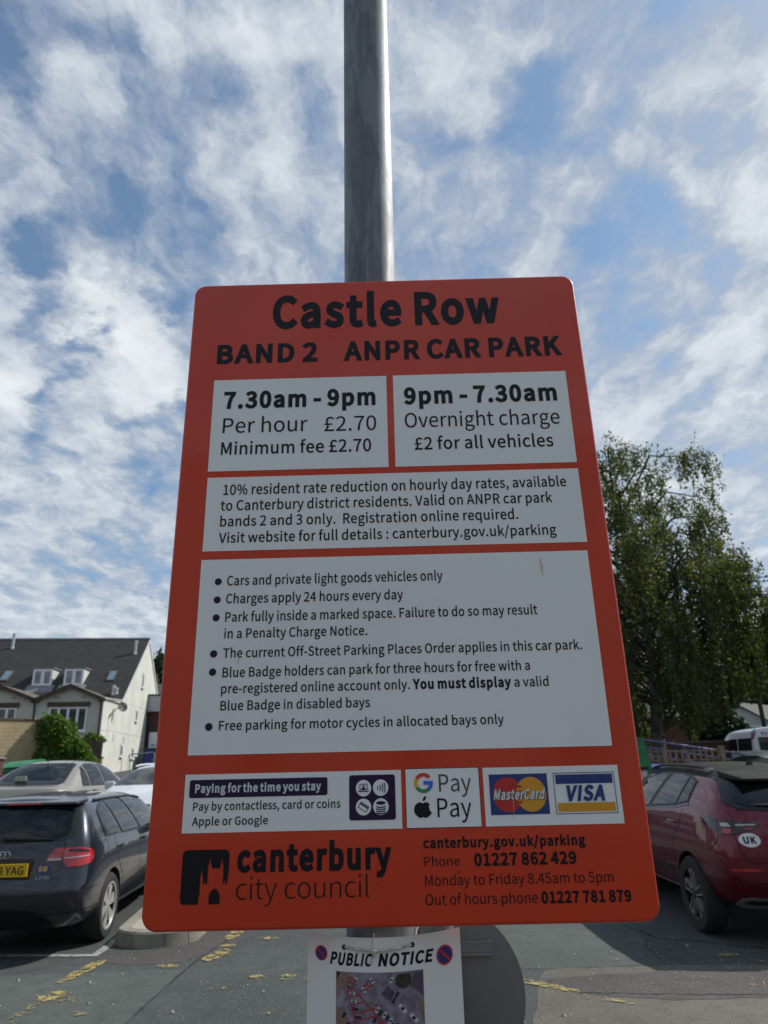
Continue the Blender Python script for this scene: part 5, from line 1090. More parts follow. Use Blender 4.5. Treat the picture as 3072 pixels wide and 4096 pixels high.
def wheelie(name, label, loc, rz, m, w_=1.3, d=1.0, h=1.15, lift=.1, bulge=.20):
    t = empty(name, loc, rz, label, 'bin')
    b = MB(); b.hexa([(-w_ / 2 + .08, -d / 2 + .08, .18), (w_ / 2 - .08, -d / 2 + .08, .18), (w_ / 2 - .08, d / 2 - .08, .18), (-w_ / 2 + .08, d / 2 - .08, .18), (-w_ / 2, -d / 2, h), (w_ / 2, -d / 2, h), (w_ / 2, d / 2, h), (-w_ / 2, d / 2, h)])
    b.box(-w_ / 2 - .04, w_ / 2 + .04, -d / 2 - .04, -d / 2 + .03, h - .09, h); b.box(-w_ / 2 + .1, -w_ / 2 + .18, -d / 2 - .02, -d / 2 + .1, .3, h - .1); b.box(w_ / 2 - .18, w_ / 2 - .1, -d / 2 - .02, -d / 2 + .1, .3, h - .1); b.build('body', m, t)
    b = MB(); n_ = 8; q = [(-d / 2 - .05 + (d + .1) * k / n_, h + .01 + bulge * sin(pi * (k / n_) * .62)) for k in range(n_ + 1)]
    b.prism(q + [(q[-1][0], h + .005), (q[0][0], h + .004)], lambda a, c: (-w_ / 2 - .05, a, c), lambda a, c: (w_ / 2 + .05, a, c + lift)); b.build('lid', m, t)
    for sx in (-1, 1):
        for sy in (-1, 1):
            b = MB(); b.lathe([(0, -.03), (.09, -.03), (.1, -.015), (.1, .015), (.09, .03), (0, .03)], 14, axis='x', o=(sx * (w_ / 2 - .2), sy * (d / 2 - .2), .1)); b.build('wheel', M['black_plastic'], t)
    f = Flat(lambda u, v, hh: (u, -d / 2 - .006 + .08 * (h - v) / (h - .18) - hh, v)); f.poly(rrect(-.34, h - .34, .02, h - .14, .02), .004); f.build('label_sticker', M['sticker'], t)
    return t
wheelie('wheeled_bin', 'large green wheeled bin with a sloping lid in front of the cream wall', (-11.2, 22.2, gz(-11, 22)), radians(-6), M['green_plastic'], .86, .9, 1.06, .06)
# slate roofed house far behind the gable
fh = empty('far_house', (-25.2, 76, gz(-25, 76)), radians(8), 'distant house with a slate roof and brick chimney below the dark tree', 'house')
b = MB(); b.prism([(0, 0), (8, 0), (8, 6.2), (4, 8.6), (0, 6.2)], lambda a, c: (-1.2, a, c), lambda a, c: (9, a, c)); b.build('wall', M['maroon_brick'], fh)
b = MB(); slab(b, -1.5, 9.3, -.4, 5.98, 4, 8.6); slab(b, -1.5, 9.3, 8.4, 5.98, 4.002, 8.6); b.build('roof', M['tile_grey'], fh)
b = MB(); b.box(-.9, -.4, 3.6, 4.3, 8.2, 9.5); b.build('chimney', M['red_brick'], fh)
hwin(fh, .6, 4.2, 5.9, 1.1, -.01, 2); hwin(fh, 4.0, 4.2, 5.9, 1.1, -.01, 2)

# ================================================================== RIGHT BACKGROUND
ct = empty('cottage', (24.2, 50.0, gz(24, 50)), radians(-48), 'pale grey cottage with a tiled roof behind the white minibus', 'house')
b = MB(); b.prism([(-2.2, -.2), (2.2, -.2), (2.2, 3.15), (0, 4.55), (-2.2, 3.15)], lambda a, c: (a, 0, c), lambda a, c: (a, 13, c)); b.build('wall', M['render_white'], ct)
b = MB()
for s_ in (-1, 1):
    b.hexa([(0, -.3, 4.60), (s_ * 2.55, -.3, 2.98), (s_ * 2.55, 13.3, 2.98), (0, 13.3, 4.60), (0, -.3, 4.72), (s_ * 2.55, -.3, 3.10), (s_ * 2.55, 13.3, 3.10), (0, 13.3, 4.72)])
b.build('roof', M['tile_grey'], ct)
b = MB(); b.box(-2.25, 2.25, -.05, -.003, 3.0, 3.12); b.build('string_course', M['upvc'], ct)
b = MB(); b.box(2.205, 2.26, 5, 6.2, 1.0, 2.3); b.build('window', M['pane'], ct)
rb = empty('red_brick_building', (16.9, 40.0, gz(17, 40)), radians(12), 'low dark red brick building half hidden behind the birch strands', 'building')
b = MB(); b.box(-4.4, -.55, 0, 5, -.2, 3.3); b.build('wall', M['red_brick'], rb); b = MB(); slab(b, -4.7, -.3, -.3, 3.20, 2.5, 4.6); slab(b, -4.7, -.3, 5.3, 3.20, 2.502, 4.6); b.build('roof', M['roof_slate'], rb)
lw = empty('garden_wall', (17.2, 37.0, gz(17, 37)), 0, 'dark low brick garden wall with a lighter red pier left of the minibus', 'wall')
b = MB(); b.box(-4, 2.0, -.12, .12, -.2, 1.9); b.build('brickwork', M['maroon_brick'], lw); b = MB(); b.box(2.003, 2.75, -.2, .2, -.2, 2.0); b.build('pier', M['red_brick'], lw); b = MB(); b.box(-4, 1.998, -.16, .16, 1.903, 1.99); b.build('coping', M['tile_brown'], lw)
tp = tag(MB().tube([(21.75, 42, gz(21, 42) - .1), (21.75, 42, 4.0), (21.75, 42, 6.2)], [.13, .12, .10], 10).tube([(21.75, 42, 2.7), (22.3, 42.1, 3.15), (23.1, 42.1, 3.5)], [.07, .06, .05], 8).build('timber_post', M['post_wood'], None, True), 'tall dark timber post with a slanting strut rising behind the minibus', 'post')

tr = empty('trellis_fence', (5.9, 15.0, gz(5.9, 15)), radians(-1), 'brown wooden trellis fence with open squares behind the red car', 'fence')
zt = 1.47
b = MB()
for k in range(-16, 9): x = .82 - (8 - k) * .123 + .0; b.box(x - .024, x + .024, -.006, .012, .25, zt)
for k in range(7): z = zt - .03 - k * .17; b.box(-2.0, .85, -.022, -.007, z - .012, z + .012)
b.build('lattice', M['trellis_wood'], tr)
for x in (.89, -.28, -1.45):
    b = MB(); b.box(x - .045, x + .045, -.045, .045, -.1, zt + .03); b.box(x - .055, x + .055, -.055, .055, zt + .032, zt + .055); b.build('post', M['trellis_wood'], tr)
hr = empty('ramp_handrail', (7.2, 18.0, gz(7.2, 18)), 0, 'purple painted tubular handrails sloping down along a ramp to the right', 'handrail')
g0 = gz(7.2, 18)
def line_z(x): return 2.06 - (x - 6.1) * .162 - g0
for nm_, y, dz in (('top_rail', -.1, 0), ('top_rail', 1.1, .09)):
    b = MB(); b.tube([(x - 7.2, y, line_z(x) + dz) for x in (4.6, 6.1, 7.5, 9.2, 9.6)], .032, 10); b.build(nm_, M['rail_paint'], hr, smooth=True)
    for d_ in (.17, .36):
        b = MB(); b.tube([(x - 7.2, y, line_z(x) + dz - d_) for x in (4.6, 6.1, 7.5, 9.2, 9.6)], .022, 8); b.build('mid_rail', M['rail_paint'], hr, smooth=True)
    for x in (4.7, 6.2, 7.7, 9.2):
        b = MB(); b.tube([(x - 7.2, y, line_z(x) + dz), (x - 7.2, y, -.05)], .028, 8); b.build('upright', M['rail_paint'], hr, smooth=True)
b = MB(); b.hexa([(-2.7, -.05, -.1), (2.5, -.05, -.1), (2.5, 1.05, -.1), (-2.7, 1.05, -.1), (-2.7, -.05, line_z(4.5) - .95), (2.5, -.05, max(line_z(9.7) - .95, .0)), (2.5, 1.05, max(line_z(9.7) - .95, .0)), (-2.7, 1.05, line_z(4.5) - .95)]); b.build('ramp_slab', M['kerb'], hr)
bk_ = empty('bottle_bank', (3.46, 12.2, gz(3.7, 12.2)), 0, 'tall green recycling bank with a sloping side at the right edge of the sign', 'recycling bank')
b = MB(); hh = 1.88 - gz(3.7, 12)
b.prism([(-.86, .06), (.86, .06), (.80, .5), (.585, hh), (-.585, hh), (-.8, .5)], lambda a, c: (a, -.6, c), lambda a, c: (a, .6, c)); b.build('body', M['green_plastic'], bk_)
b = MB(); b.box(-.59, .59, -.61, .61, hh + .003, hh + .03); b.build('lid', M['green_plastic'], bk_)
b = MB(); b.box(.36, .60, -.63, -.605, hh - .44, hh - .40); b.box(.36, .39, -.63, -.605, hh - .56, hh - .443); b.build('slot', M['black_plastic'], bk_)
f = Flat(lambda u, v, h: (u, -.606 - h, v)); f.poly([(.45, hh - .62), (.58, hh - .62), (.57, hh - .45), (.43, hh - .46)], 0); f.build('label_sticker', M['sticker'], bk_)
wheelie('wheeled_bin', 'blue wheeled bin between the green recycling bank and the trellis', (4.72, 13.2, gz(4.7, 13)), 0, M['blue_plastic'], .84, .9, 1.16, 0, .05)
# ================================================================== VEHICLES
def ring(y, x, z):
    y = [y] * 9 if not isinstance(y, (list, tuple)) else y
    return list(zip(x, y, z))
HATCH = [ring((.14, .04, .0, .045, .115, .27, .42, .40, .39), (.62, .68, .70, .68, .62, .56, .50, .27, 0), (.23, .38, .60, .80, .985, 1.16, 1.33, 1.355, 1.365)),
         ring((.24, .16, .13, .16, .24, .40, .52, .54, .54), (.76, .83, .86, .855, .815, .715, .60, .32, 0), (.23, .38, .60, .80, .98, 1.17, 1.345, 1.385, 1.395)),
         ring((.50, .50, .50, .50, .55, .66, .78, .80, .80), (.79, .865, .882, .878, .845, .745, .63, .33, 0), (.20, .38, .60, .80, .98, 1.175, 1.36, 1.40, 1.412)),
         ring(1.05, (.80, .87, .885, .88, .85, .755, .635, .34, 0), (.20, .38, .60, .80, .98, 1.175, 1.37, 1.41, 1.42)),
         ring(1.70, (.80, .87, .885, .88, .85, .760, .635, .34, 0), (.20, .38, .60, .80, .97, 1.17, 1.375, 1.415, 1.425)),
         ring((2.3, 2.3, 2.3, 2.3, 2.3, 2.27, 2.25, 2.25, 2.25), (.80, .87, .885, .88, .85, .760, .63, .34, 0), (.20, .38, .60, .80, .96, 1.16, 1.36, 1.40, 1.41)),
         ring((2.85, 2.85, 2.85, 2.85, 2.9, 2.78, 2.66, 2.66, 2.66), (.80, .87, .885, .88, .85, .760, .61, .33, 0), (.20, .38, .60, .80, .94, 1.12, 1.29, 1.335, 1.35)),
         ring((3.2, 3.2, 3.2, 3.25, 3.3, 3.24, 3.24, 3.32, 3.36), (.80, .87, .88, .875, .84, .760, .68, .36, 0), (.20, .38, .60, .80, .90, .955, .97, 1.0, 1.01)),
         ring(3.75, (.79, .86, .875, .865, .81, .74, .62, .33, 0), (.20, .38, .58, .74, .82, .86, .885, .90, .905)),
         ring((4.08, 4.12, 4.14, 4.12, 4.08, 4.06, 4.05, 4.05, 4.05), (.72, .78, .80, .77, .70, .64, .54, .29, 0), (.22, .36, .54, .66, .72, .75, .77, .78, .785)),
         ring((4.2, 4.27, 4.29, 4.27, 4.22, 4.18, 4.15, 4.15, 4.15), (.55, .60, .62, .60, .55, .50, .43, .23, 0), (.22, .36, .52, .62, .68, .705, .725, .73, .735))]
SUV = [ring((.20, .07, .0, .03, .10, .24, .40, .38, .37), (.62, .72, .76, .72, .64, .58, .52, .28, 0), (.30, .46, .70, .95, 1.15, 1.29, 1.43, 1.455, 1.46)),
       ring((.30, .19, .14, .16, .24, .40, .56, .56, .56), (.80, .89, .925, .90, .83, .73, .62, .33, 0), (.29, .46, .70, .95, 1.17, 1.32, 1.455, 1.49, 1.50)),
       ring((.55, .55, .55, .58, .62, .74, .86, .88, .88), (.83, .915, .94, .915, .86, .75, .645, .34, 0), (.27, .46, .70, .95, 1.165, 1.33, 1.485, 1.525, 1.535)),
       ring(1.15, (.84, .92, .945, .92, .87, .765, .655, .35, 0), (.26, .46, .70, .95, 1.15, 1.335, 1.51, 1.555, 1.565)),
       ring(1.90, (.84, .92, .945, .92, .875, .775, .66, .35, 0), (.26, .46, .70, .95, 1.12, 1.32, 1.53, 1.58, 1.59)),
       ring((2.5, 2.5, 2.5, 2.5, 2.5, 2.45, 2.4, 2.4, 2.4), (.84, .92, .945, .92, .875, .775, .655, .35, 0), (.26, .46, .70, .95, 1.09, 1.31, 1.52, 1.57, 1.58)),
       ring((3.0, 3.0, 3.0, 3.0, 3.05, 2.92, 2.78, 2.78, 2.78), (.84, .92, .94, .92, .87, .775, .64, .34, 0), (.26, .46, .70, .93, 1.06, 1.24, 1.42, 1.47, 1.48)),
       ring((3.4, 3.4, 3.4, 3.45, 3.5, 3.42, 3.42, 3.48, 3.5), (.84, .92, .94, .91, .86, .78, .70, .37, 0), (.26, .46, .70, .91, 1.02, 1.07, 1.09, 1.11, 1.12)),
       ring(3.95, (.83, .91, .93, .90, .84, .76, .64, .34, 0), (.26, .46, .70, .87, .96, 1.0, 1.02, 1.035, 1.04)),
       ring((4.25, 4.30, 4.32, 4.30, 4.27, 4.25, 4.23, 4.23, 4.23), (.76, .82, .84, .81, .74, .67, .57, .3, 0), (.28, .45, .66, .80, .87, .90, .92, .93, .935)),
       ring((4.38, 4.45, 4.47, 4.45, 4.40, 4.36, 4.33, 4.33, 4.33), (.56, .62, .64, .62, .57, .52, .45, .24, 0), (.28, .45, .64, .76, .83, .855, .875, .88, .885))]
SEDAN = [ring((.12, .03, .0, .04, .06, .10, .14, .14, .14), (.60, .68, .70, .68, .62, .58, .52, .3, 0), (.25, .40, .60, .80, .90, .94, .96, .97, .97)),
         ring((.25, .16, .13, .15, .18, .22, .26, .28, .28), (.76, .84, .87, .86, .80, .72, .62, .33, 0), (.24, .40, .60, .80, .91, .95, .965, .97, .97)),
         ring((.50, .50, .50, .50, .50, .50, .52, .54, .55), (.79, .865, .88, .87, .83, .74, .62, .33, 0), (.22, .40, .60, .80, .92, .955, .97, .975, .98)),
         ring((.80, .80, .80, .80, .84, 1.02, 1.20, 1.16, 1.14), (.80, .87, .885, .88, .845, .73, .58, .31, 0), (.20, .40, .60, .80, .92, 1.16, 1.345, 1.385, 1.395)),
         ring(1.65, (.80, .87, .885, .88, .85, .755, .625, .34, 0), (.20, .38, .60, .80, .92, 1.17, 1.375, 1.42, 1.43)),
         ring((2.3, 2.3, 2.3, 2.3, 2.3, 2.3, 2.3, 2.3, 2.3), (.80, .87, .885, .88, .85, .755, .62, .34, 0), (.20, .38, .60, .80, .915, 1.16, 1.365, 1.41, 1.42)),
         ring((2.95, 2.95, 2.95, 2.95, 3.0, 2.88, 2.78, 2.78, 2.78), (.80, .87, .885, .88, .85, .755, .60, .33, 0), (.20, .38, .60, .80, .90, 1.10, 1.28, 1.32, 1.33)),
         ring((3.35, 3.35, 3.35, 3.4, 3.45, 3.38, 3.38, 3.45, 3.48), (.80, .87, .88, .875, .84, .76, .68, .36, 0), (.20, .38, .60, .80, .88, .925, .94, .965, .975)),
         ring(3.95, (.79, .86, .875, .865, .81, .74, .62, .33, 0), (.20, .38, .58, .74, .80, .835, .86, .875, .88)),
         ring((4.38, 4.42, 4.44, 4.42, 4.38, 4.36, 4.35, 4.35, 4.35), (.72, .78, .80, .77, .70, .64, .54, .29, 0), (.22, .36, .54, .66, .70, .73, .75, .76, .765)),
         ring((4.5, 4.57, 4.59, 4.57, 4.52, 4.48, 4.45, 4.45, 4.45), (.55, .60, .62, .60, .55, .50, .43, .23, 0), (.22, .36, .52, .62, .66, .685, .705, .71, .715))]
VAN = [ring((.06, .02, .0, .01, .02, .05, .10, .10, .10), (.90, .93, .94, .93, .90, .86, .80, .44, 0), (.35, .60, .95, 1.30, 1.70, 2.10, 2.40, 2.46, 2.48)),
       ring((.12, .09, .08, .08, .09, .12, .18, .18, .18), (.97, 1.0, 1.01, 1.0, .97, .93, .86, .46, 0), (.33, .60, .95, 1.30, 1.70, 2.10, 2.41, 2.48, 2.50)),
       ring(.45, (.98, 1.01, 1.02, 1.01, .98, .94, .87, .47, 0), (.33, .60, .95, 1.30, 1.70, 2.10, 2.42, 2.50, 2.52)),
       ring(1.5, (.98, 1.01, 1.02, 1.01, .98, .94, .87, .47, 0), (.33, .60, .95, 1.30, 1.70, 2.10, 2.42, 2.50, 2.52)),
       ring(2.8, (.98, 1.01, 1.02, 1.01, .98, .94, .87, .47, 0), (.33, .60, .95, 1.30, 1.70, 2.10, 2.42, 2.50, 2.52)),
       ring(4.0, (.98, 1.01, 1.02, 1.01, .98, .94, .86, .46, 0), (.33, .60, .95, 1.30, 1.70, 2.08, 2.38, 2.46, 2.48)),
       ring((4.7, 4.7, 4.7, 4.7, 4.7, 4.6, 4.45, 4.45, 4.45), (.97, 1.0, 1.01, 1.0, .95, .89, .80, .43, 0), (.33, .60, .95, 1.28, 1.62, 1.95, 2.22, 2.29, 2.31)),
       ring((5.2, 5.2, 5.2, 5.22, 5.2, 5.15, 5.10, 5.15, 5.17), (.95, .98, .99, .97, .92, .86, .78, .42, 0), (.33, .60, .95, 1.18, 1.34, 1.43, 1.48, 1.52, 1.53)),
       ring((5.6, 5.65, 5.67, 5.65, 5.6, 5.57, 5.55, 5.55, 5.55), (.86, .90, .91, .88, .80, .74, .66, .36, 0), (.34, .58, .85, 1.03, 1.12, 1.17, 1.20, 1.22, 1.22)),
       ring((5.72, 5.8, 5.82, 5.78, 5.72, 5.68, 5.65, 5.65, 5.65), (.66, .70, .72, .70, .64, .58, .52, .28, 0), (.34, .56, .8, .97, 1.05, 1.09, 1.11, 1.12, 1.125))]
ESTATE = [ring((.16, .05, -.035, .055, .115, .235, .37, .35, .34), (.66, .74, .765, .75, .715, .665, .605, .33, 0), (.23, .38, .572, .665, .985, 1.17, 1.338, 1.362, 1.372)),
          ring((.26, .15, .085, .145, .185, .31, .44, .45, .45), (.77, .845, .868, .858, .825, .735, .645, .35, 0), (.23, .38, .576, .675, .982, 1.178, 1.352, 1.388, 1.398)),
          ring((.46, .44, .42, .42, .44, .54, .64, .66, .66), (.79, .868, .884, .882, .848, .752, .65, .35, 0), (.21, .38, .59, .72, .98, 1.178, 1.364, 1.402, 1.413))] + HATCH[3:]
UD = 0.015                                                          # metres of surface per degree in the wrap-round map

class Car:
    def __init__(s, name, label, cat, loc, rz, rings, paint, axles, r, track, group=None, yc=.9, roof=None, clad=None):
        s.root = empty(name, loc, rz, label, cat, group); s.yc = yc
        V, F = [], []; n = len(rings)
        def half(rg): return [(0, rg[0][1], rg[0][2]), (rg[0][0] * .5, rg[0][1], rg[0][2])] + rg
        for rg in rings:
            h = half(rg); V += h + [(-x, y, z) for x, y, z in h[9:0:-1]]
        for i in range(n - 1):
            for k in range(20): F.append((i * 20 + k, i * 20 + (k + 1) % 20, (i + 1) * 20 + (k + 1) % 20, (i + 1) * 20 + k))
        def cap(i, sgn):
            h = half(rings[i]); b0 = i * 20; R = lambda j: b0 + j; Lf = lambda j: b0 + (20 - j) % 20
            rows = []
            for j in range(2, 9):
                if j == 2: row = [Lf(2), Lf(1), R(0), R(1), R(2)]
                elif j == 8: row = [Lf(8), Lf(9), R(10), R(9), R(8)]
                else:
                    row = [Lf(j)]
                    for fr in (-.5, 0, .5): V.append((h[j][0] * fr, h[j][1] - sgn * .045 * (1 - fr * fr * 1.0), h[j][2])); row.append(len(V) - 1)
                    row.append(R(j))
                rows.append(row)
            for a, b in zip(rows, rows[1:]):
                for k in range(4): F.append((a[k], a[k + 1], b[k + 1], b[k]))
        cap(0, 1); cap(n - 1, -1)
        ob = mk('tmp', V, F, [M[paint], M['seam'], M[roof or paint], M[clad or paint]])
        bm = bmesh.new(); bm.from_mesh(ob.data); bmesh.ops.recalc_face_normals(bm, faces=bm.faces[:]); bm.to_mesh(ob.data); bm.free()
        md = ob.modifiers.new('s', 'SUBSURF'); md.levels = md.render_levels = 3
        def ev(o_):
            dg = bpy.context.evaluated_depsgraph_get(); return bpy.data.meshes.new_from_object(o_.evaluated_get(dg))
        me = ev(ob); bm = bmesh.new(); bm.from_mesh(me); s.bvh = BVHTree.FromBMesh(bm); bm.free()
        ob.modifiers.clear(); ob.data = me
        cut = MB()
        for ya in axles:
            for sd in (-1, 1):
                rr = r + .045; c = MB(); c.lathe([(0, 0), (rr, 0), (rr, .6), (0, .6)], 40, axis='x')
                cut.add([(sd * (track - .28 + v[0]), v[1] + ya, v[2] + r) for v in c.v], c.f, 1)
        co = cut.build('cut', [M['seam'], M['seam']])
        md = ob.modifiers.new('b', 'BOOLEAN'); md.object = co; md.operation = 'DIFFERENCE'; md.solver = 'EXACT'
        me2 = ev(ob); ob.modifiers.clear(); bpy.data.objects.remove(co)
        bpy.data.objects.remove(ob)
        for p in me2.polygons:
            p.use_smooth = True
            if p.material_index == 0:
                c = p.center
                if roof and c.z > roof_z(c.y) and p.normal.z > .25: p.material_index = 2
                if p.normal.z < -.7 and c.z < .4: p.material_index = 1
        bm = bmesh.new(); bm.from_mesh(me2)
        for e in bm.edges:
            if len(e.link_faces) == 2 and (e.calc_face_angle(0) > .8 or len({f.material_index for f in e.link_faces}) > 1): e.smooth = False
        bm.to_mesh(me2); bm.free()
        s.body = link('body', me2, s.root)
    def hit(s, ax, u, v):
        if ax == 'R': o, d = Vector((u, -4, v)), Vector((0, 1, 0))
        elif ax == 'F': o, d = Vector((u, 12, v)), Vector((0, -1, 0))
        elif ax in ('+', '-'): g = 1 if ax == '+' else -1; o, d = Vector((4 * g, u, v)), Vector((-g, 0, 0))
        elif ax == 'T': o, d = Vector((u, v, 5)), Vector((0, 0, -1))
        else: a = radians(u / UD); d = Vector((-sin(a), cos(a), 0)); o = Vector((0, s.yc, v)) - d * 5
        p, nn, _, _ = s.bvh.ray_cast(o, d)
        if p is None: return None, None
        if nn.dot(d) > 0: nn = -nn
        return p, nn
    def at(s, ax, u, v, off=0.0):
        p, nn = s.hit(ax, u, v)
        return p + nn * off if p else None
    def patch(s, name, polys, ax, off, m, parent=None, dens=.05, mesh=None, skirt=0.0, smooth=True):
        polys = polys if isinstance(polys[0][0], (tuple, list)) else [polys]
        if ax == 'C': polys = [[(a * UD, b) for a, b in p] for p in polys]
        V, F = fillpoly(polys, dens); P3 = []; ok = []
        for (u, v) in V:
            q = s.at(ax, u, v, off); ok.append(q is not None); P3.append(q or Vector((0, 0, 0)))
        F = [f for f in F if all(ok[i] for i in f)]
        if skirt:
            from collections import Counter
            ec = Counter()
            for f in F:
                for i in range(len(f)): ec[tuple(sorted((f[i], f[(i + 1) % len(f)])))] += 1
            mp = {}
            for e, c in ec.items():
                if c == 1:
                    for i in e:
                        if i not in mp: mp[i] = len(P3); P3.append(s.at(ax, *V[i], off - skirt))
                    F.append((e[0], e[1], mp[e[1]], mp[e[0]]))
        o = mk(name, P3, F, m, parent or s.root)
        bm = bmesh.new(); bm.from_mesh(o.data); bmesh.ops.recalc_face_normals(bm, faces=bm.faces[:])
        c0 = Vector((0, 1.8, .8)); fl = sum((f.calc_center_median() - c0).dot(f.normal) for f in bm.faces)
        if fl < 0: bmesh.ops.reverse_faces(bm, faces=bm.faces[:])
        for f in bm.faces: f.smooth = smooth
        for e in bm.edges:
            if len(e.link_faces) == 2 and e.calc_face_angle(0) > .7: e.smooth = False
        bm.to_mesh(o.data); bm.free(); return o
    def line(s, name, pts, ax, w_, off, m, parent=None):
        if ax == 'C': pts = [(a * UD, b) for a, b in pts]
        d_ = []
        for a, b in zip(pts, pts[1:]):
            k = max(2, int(math.hypot(b[0] - a[0], b[1] - a[1]) / .04)); d_ += [(a[0] + (b[0] - a[0]) * j / k, a[1] + (b[1] - a[1]) * j / k) for j in range(k)]
        d_.append(pts[-1]); V, F = [], []
        for i, p in enumerate(d_):
            a, b = d_[max(i - 1, 0)], d_[min(i + 1, len(d_) - 1)]; L = math.hypot(b[0] - a[0], b[1] - a[1]); nx_, ny_ = -(b[1] - a[1]) / L * w_ / 2, (b[0] - a[0]) / L * w_ / 2
            for g in (1, -1):
                q = s.at(ax, p[0] + nx_ * g, p[1] + ny_ * g, off)
                if q is None: q = V[-1] if V else Vector((0, 0, 0))
                V.append(q)
        F = [(2 * i, 2 * i + 1, 2 * i + 3, 2 * i + 2) for i in range(len(d_) - 1)]
        return mk(name, V, F, m, parent or s.root)
    def rail(s, name, pts, ax, r, off, m, parent=None, n=8):
        q = [s.at(ax, u, v, off) for u, v in pts]; return MB().tube([p for p in q if p], r, n).build(name, m, parent or s.root, True)
    def text(s, name, txt, u0, u1, v, cap, wt, ax, off, m, parent=None, flip=1):
        V, F = letters(txt, u0, v, u1, v, cap, wt); P3 = [s.at(ax, u, v_, off) for u, v_ in V]
        return mk(name, P3, F, m, parent or s.root)
    def wheel(s, x, y, r, style):
        sd = 1 if x > 0 else -1; W = .205
        e = bpy.data.objects.new('wheel', None); COL.objects.link(e); e.parent = s.root; e.location = (x, y, r); e.empty_display_size = .1
        if sd < 0: e.rotation_euler = (0, 0, pi)
        rr = r * .70                                                # local +x points outwards
        b = MB(); pr = [(rr, -W / 2), (rr + .02, -W / 2 - .004), (r - .03, -W / 2 - .004), (r - .006, -W / 2 + .025), (r, -.05), (r, .05), (r - .006, W / 2 - .025), (r - .03, W / 2 + .004), (rr + .03, W / 2 + .008), (rr, W / 2), (rr - .01, W / 2 - .02)]
        b.lathe(pr, 48, axis='x'); b.build('tyre', M['tyre'], e, True, .5)
        b = MB(); b.lathe([(rr - .008, -W / 2 + .01), (rr - .008, W / 2 - .01), (rr - .028, W / 2 - .02), (rr - .035, W / 2 - .06), (rr - .04, -.03), (0, -.03)], 48, axis='x', mi=1)
        b.lathe([(rr + .002, W / 2 + .002), (rr - .014, W / 2 + .002), (rr - .022, W / 2 - .012)], 48, axis='x', mi=2 if style == 'd' else 0)
        b.lathe([(0, W / 2 - .006), (.03, W / 2 - .008), (.055, W / 2 - .018), (.062, W / 2 - .05)], 24, axis='x', mi=2 if style == 'd' else 0)
        N = 6 if style == 'a' else 5
        for k in range(N):
            a = 2 * pi * k / N + .3
            def sp(pts, x0, x1, mi):
                c, s_ = cos(a), sin(a); b.prism([(p * c - q * s_, p * s_ + q * c) for p, q in pts], lambda i, j: (x0, i, j), lambda i, j: (x1, i, j), mi)
            if style == 'a': sp([(.045, -.022), (rr - .02, -.060), (rr - .02, .060), (.045, .022)], W / 2 - .055, W / 2 - .014, 0)
            elif style == 'd':
                sp([(.04, -.026), (rr * .6, -.034), (rr - .018, -.058), (rr - .018, .058), (rr * .6, .034), (.04, .026)], W / 2 - .05, W / 2 - .016, 2)
                for g in (-1, 1): sp([(.05, g * .028), (rr * .6, g * .036), (rr - .016, g * .062), (rr - .016, g * .048), (rr * .6, g * .026), (.05, g * .018)], W / 2 - .05, W / 2 - .010, 0)
                sp([(rr - .034, -.058), (rr - .016, -.058), (rr - .016, .058), (rr - .034, .058)], W / 2 - .04, W / 2 - .010, 0)
            else: sp([(.04, -.03), (rr - .02, -.04), (rr - .02, .04), (.04, .03)], W / 2 - .05, W / 2 - .016, 0)
        b.build('rim', [M['alloy'], M['seam'], M['black_plastic']], e, True, .5)
    def windows(s, wins, m='car_glass', frame=.016, both=True, name='side_window'):
        for ax in ('+', '-') if both else ('+',):
            for w_ in wins:
                cx = sum(p[0] for p in w_) / len(w_); cy = sum(p[1] for p in w_) / len(w_)
                ex = [(cx + (p[0] - cx) * (1 + frame / max(.08, abs(p[0] - cx))), cy + (p[1] - cy) * (1 + frame / max(.06, abs(p[1] - cy)))) for p in w_]
                fr = s.patch(name, ex, ax, .004, M['trim'], None, .06, skirt=.006)
                s.patch('pane', w_, ax, .008, M[m], fr, .06)
    def mirrors(s, y, z, x, m):
        for sd in (-1, 1):
            b = MB(); c = MB(); c.bbox(-.09, .09, -.05, .06, -.06, .07, .04)
            b.add([(sd * (x + .10) + v[0], y + v[1], z + v[2]) for v in c.v], c.f); b.hexa([(sd * (x - .04), y - .02, z - .05), (sd * (x + .04), y - .02, z - .05), (sd * (x + .04), y + .05, z - .05), (sd * (x - .04), y + .05, z - .05), (sd * (x - .04), y - .02, z - .02), (sd * (x + .04), y - .02, z - .02), (sd * (x + .04), y + .05, z - .02), (sd * (x - .04), y + .05, z - .02)])
            b.build('door_mirror', M[m], s.root, True, .8)
    def handle(s, ax, y, z, m):
        b = MB(); g = 1 if ax == '+' else -1; q = [s.at(ax, y + t, z + .01 * sin(3 * (t + .1)), h) for t, h in ((-.09, .0), (-.075, .03), (0, .036), (.075, .03), (.09, .0))]
        b.tube(q, [.010, .013, .014, .013, .010], 8); return b.build('door_handle', M[m], s.root, True)
def roof_z(y): return 1.40 + .05 * sm((y - .4) / .6)

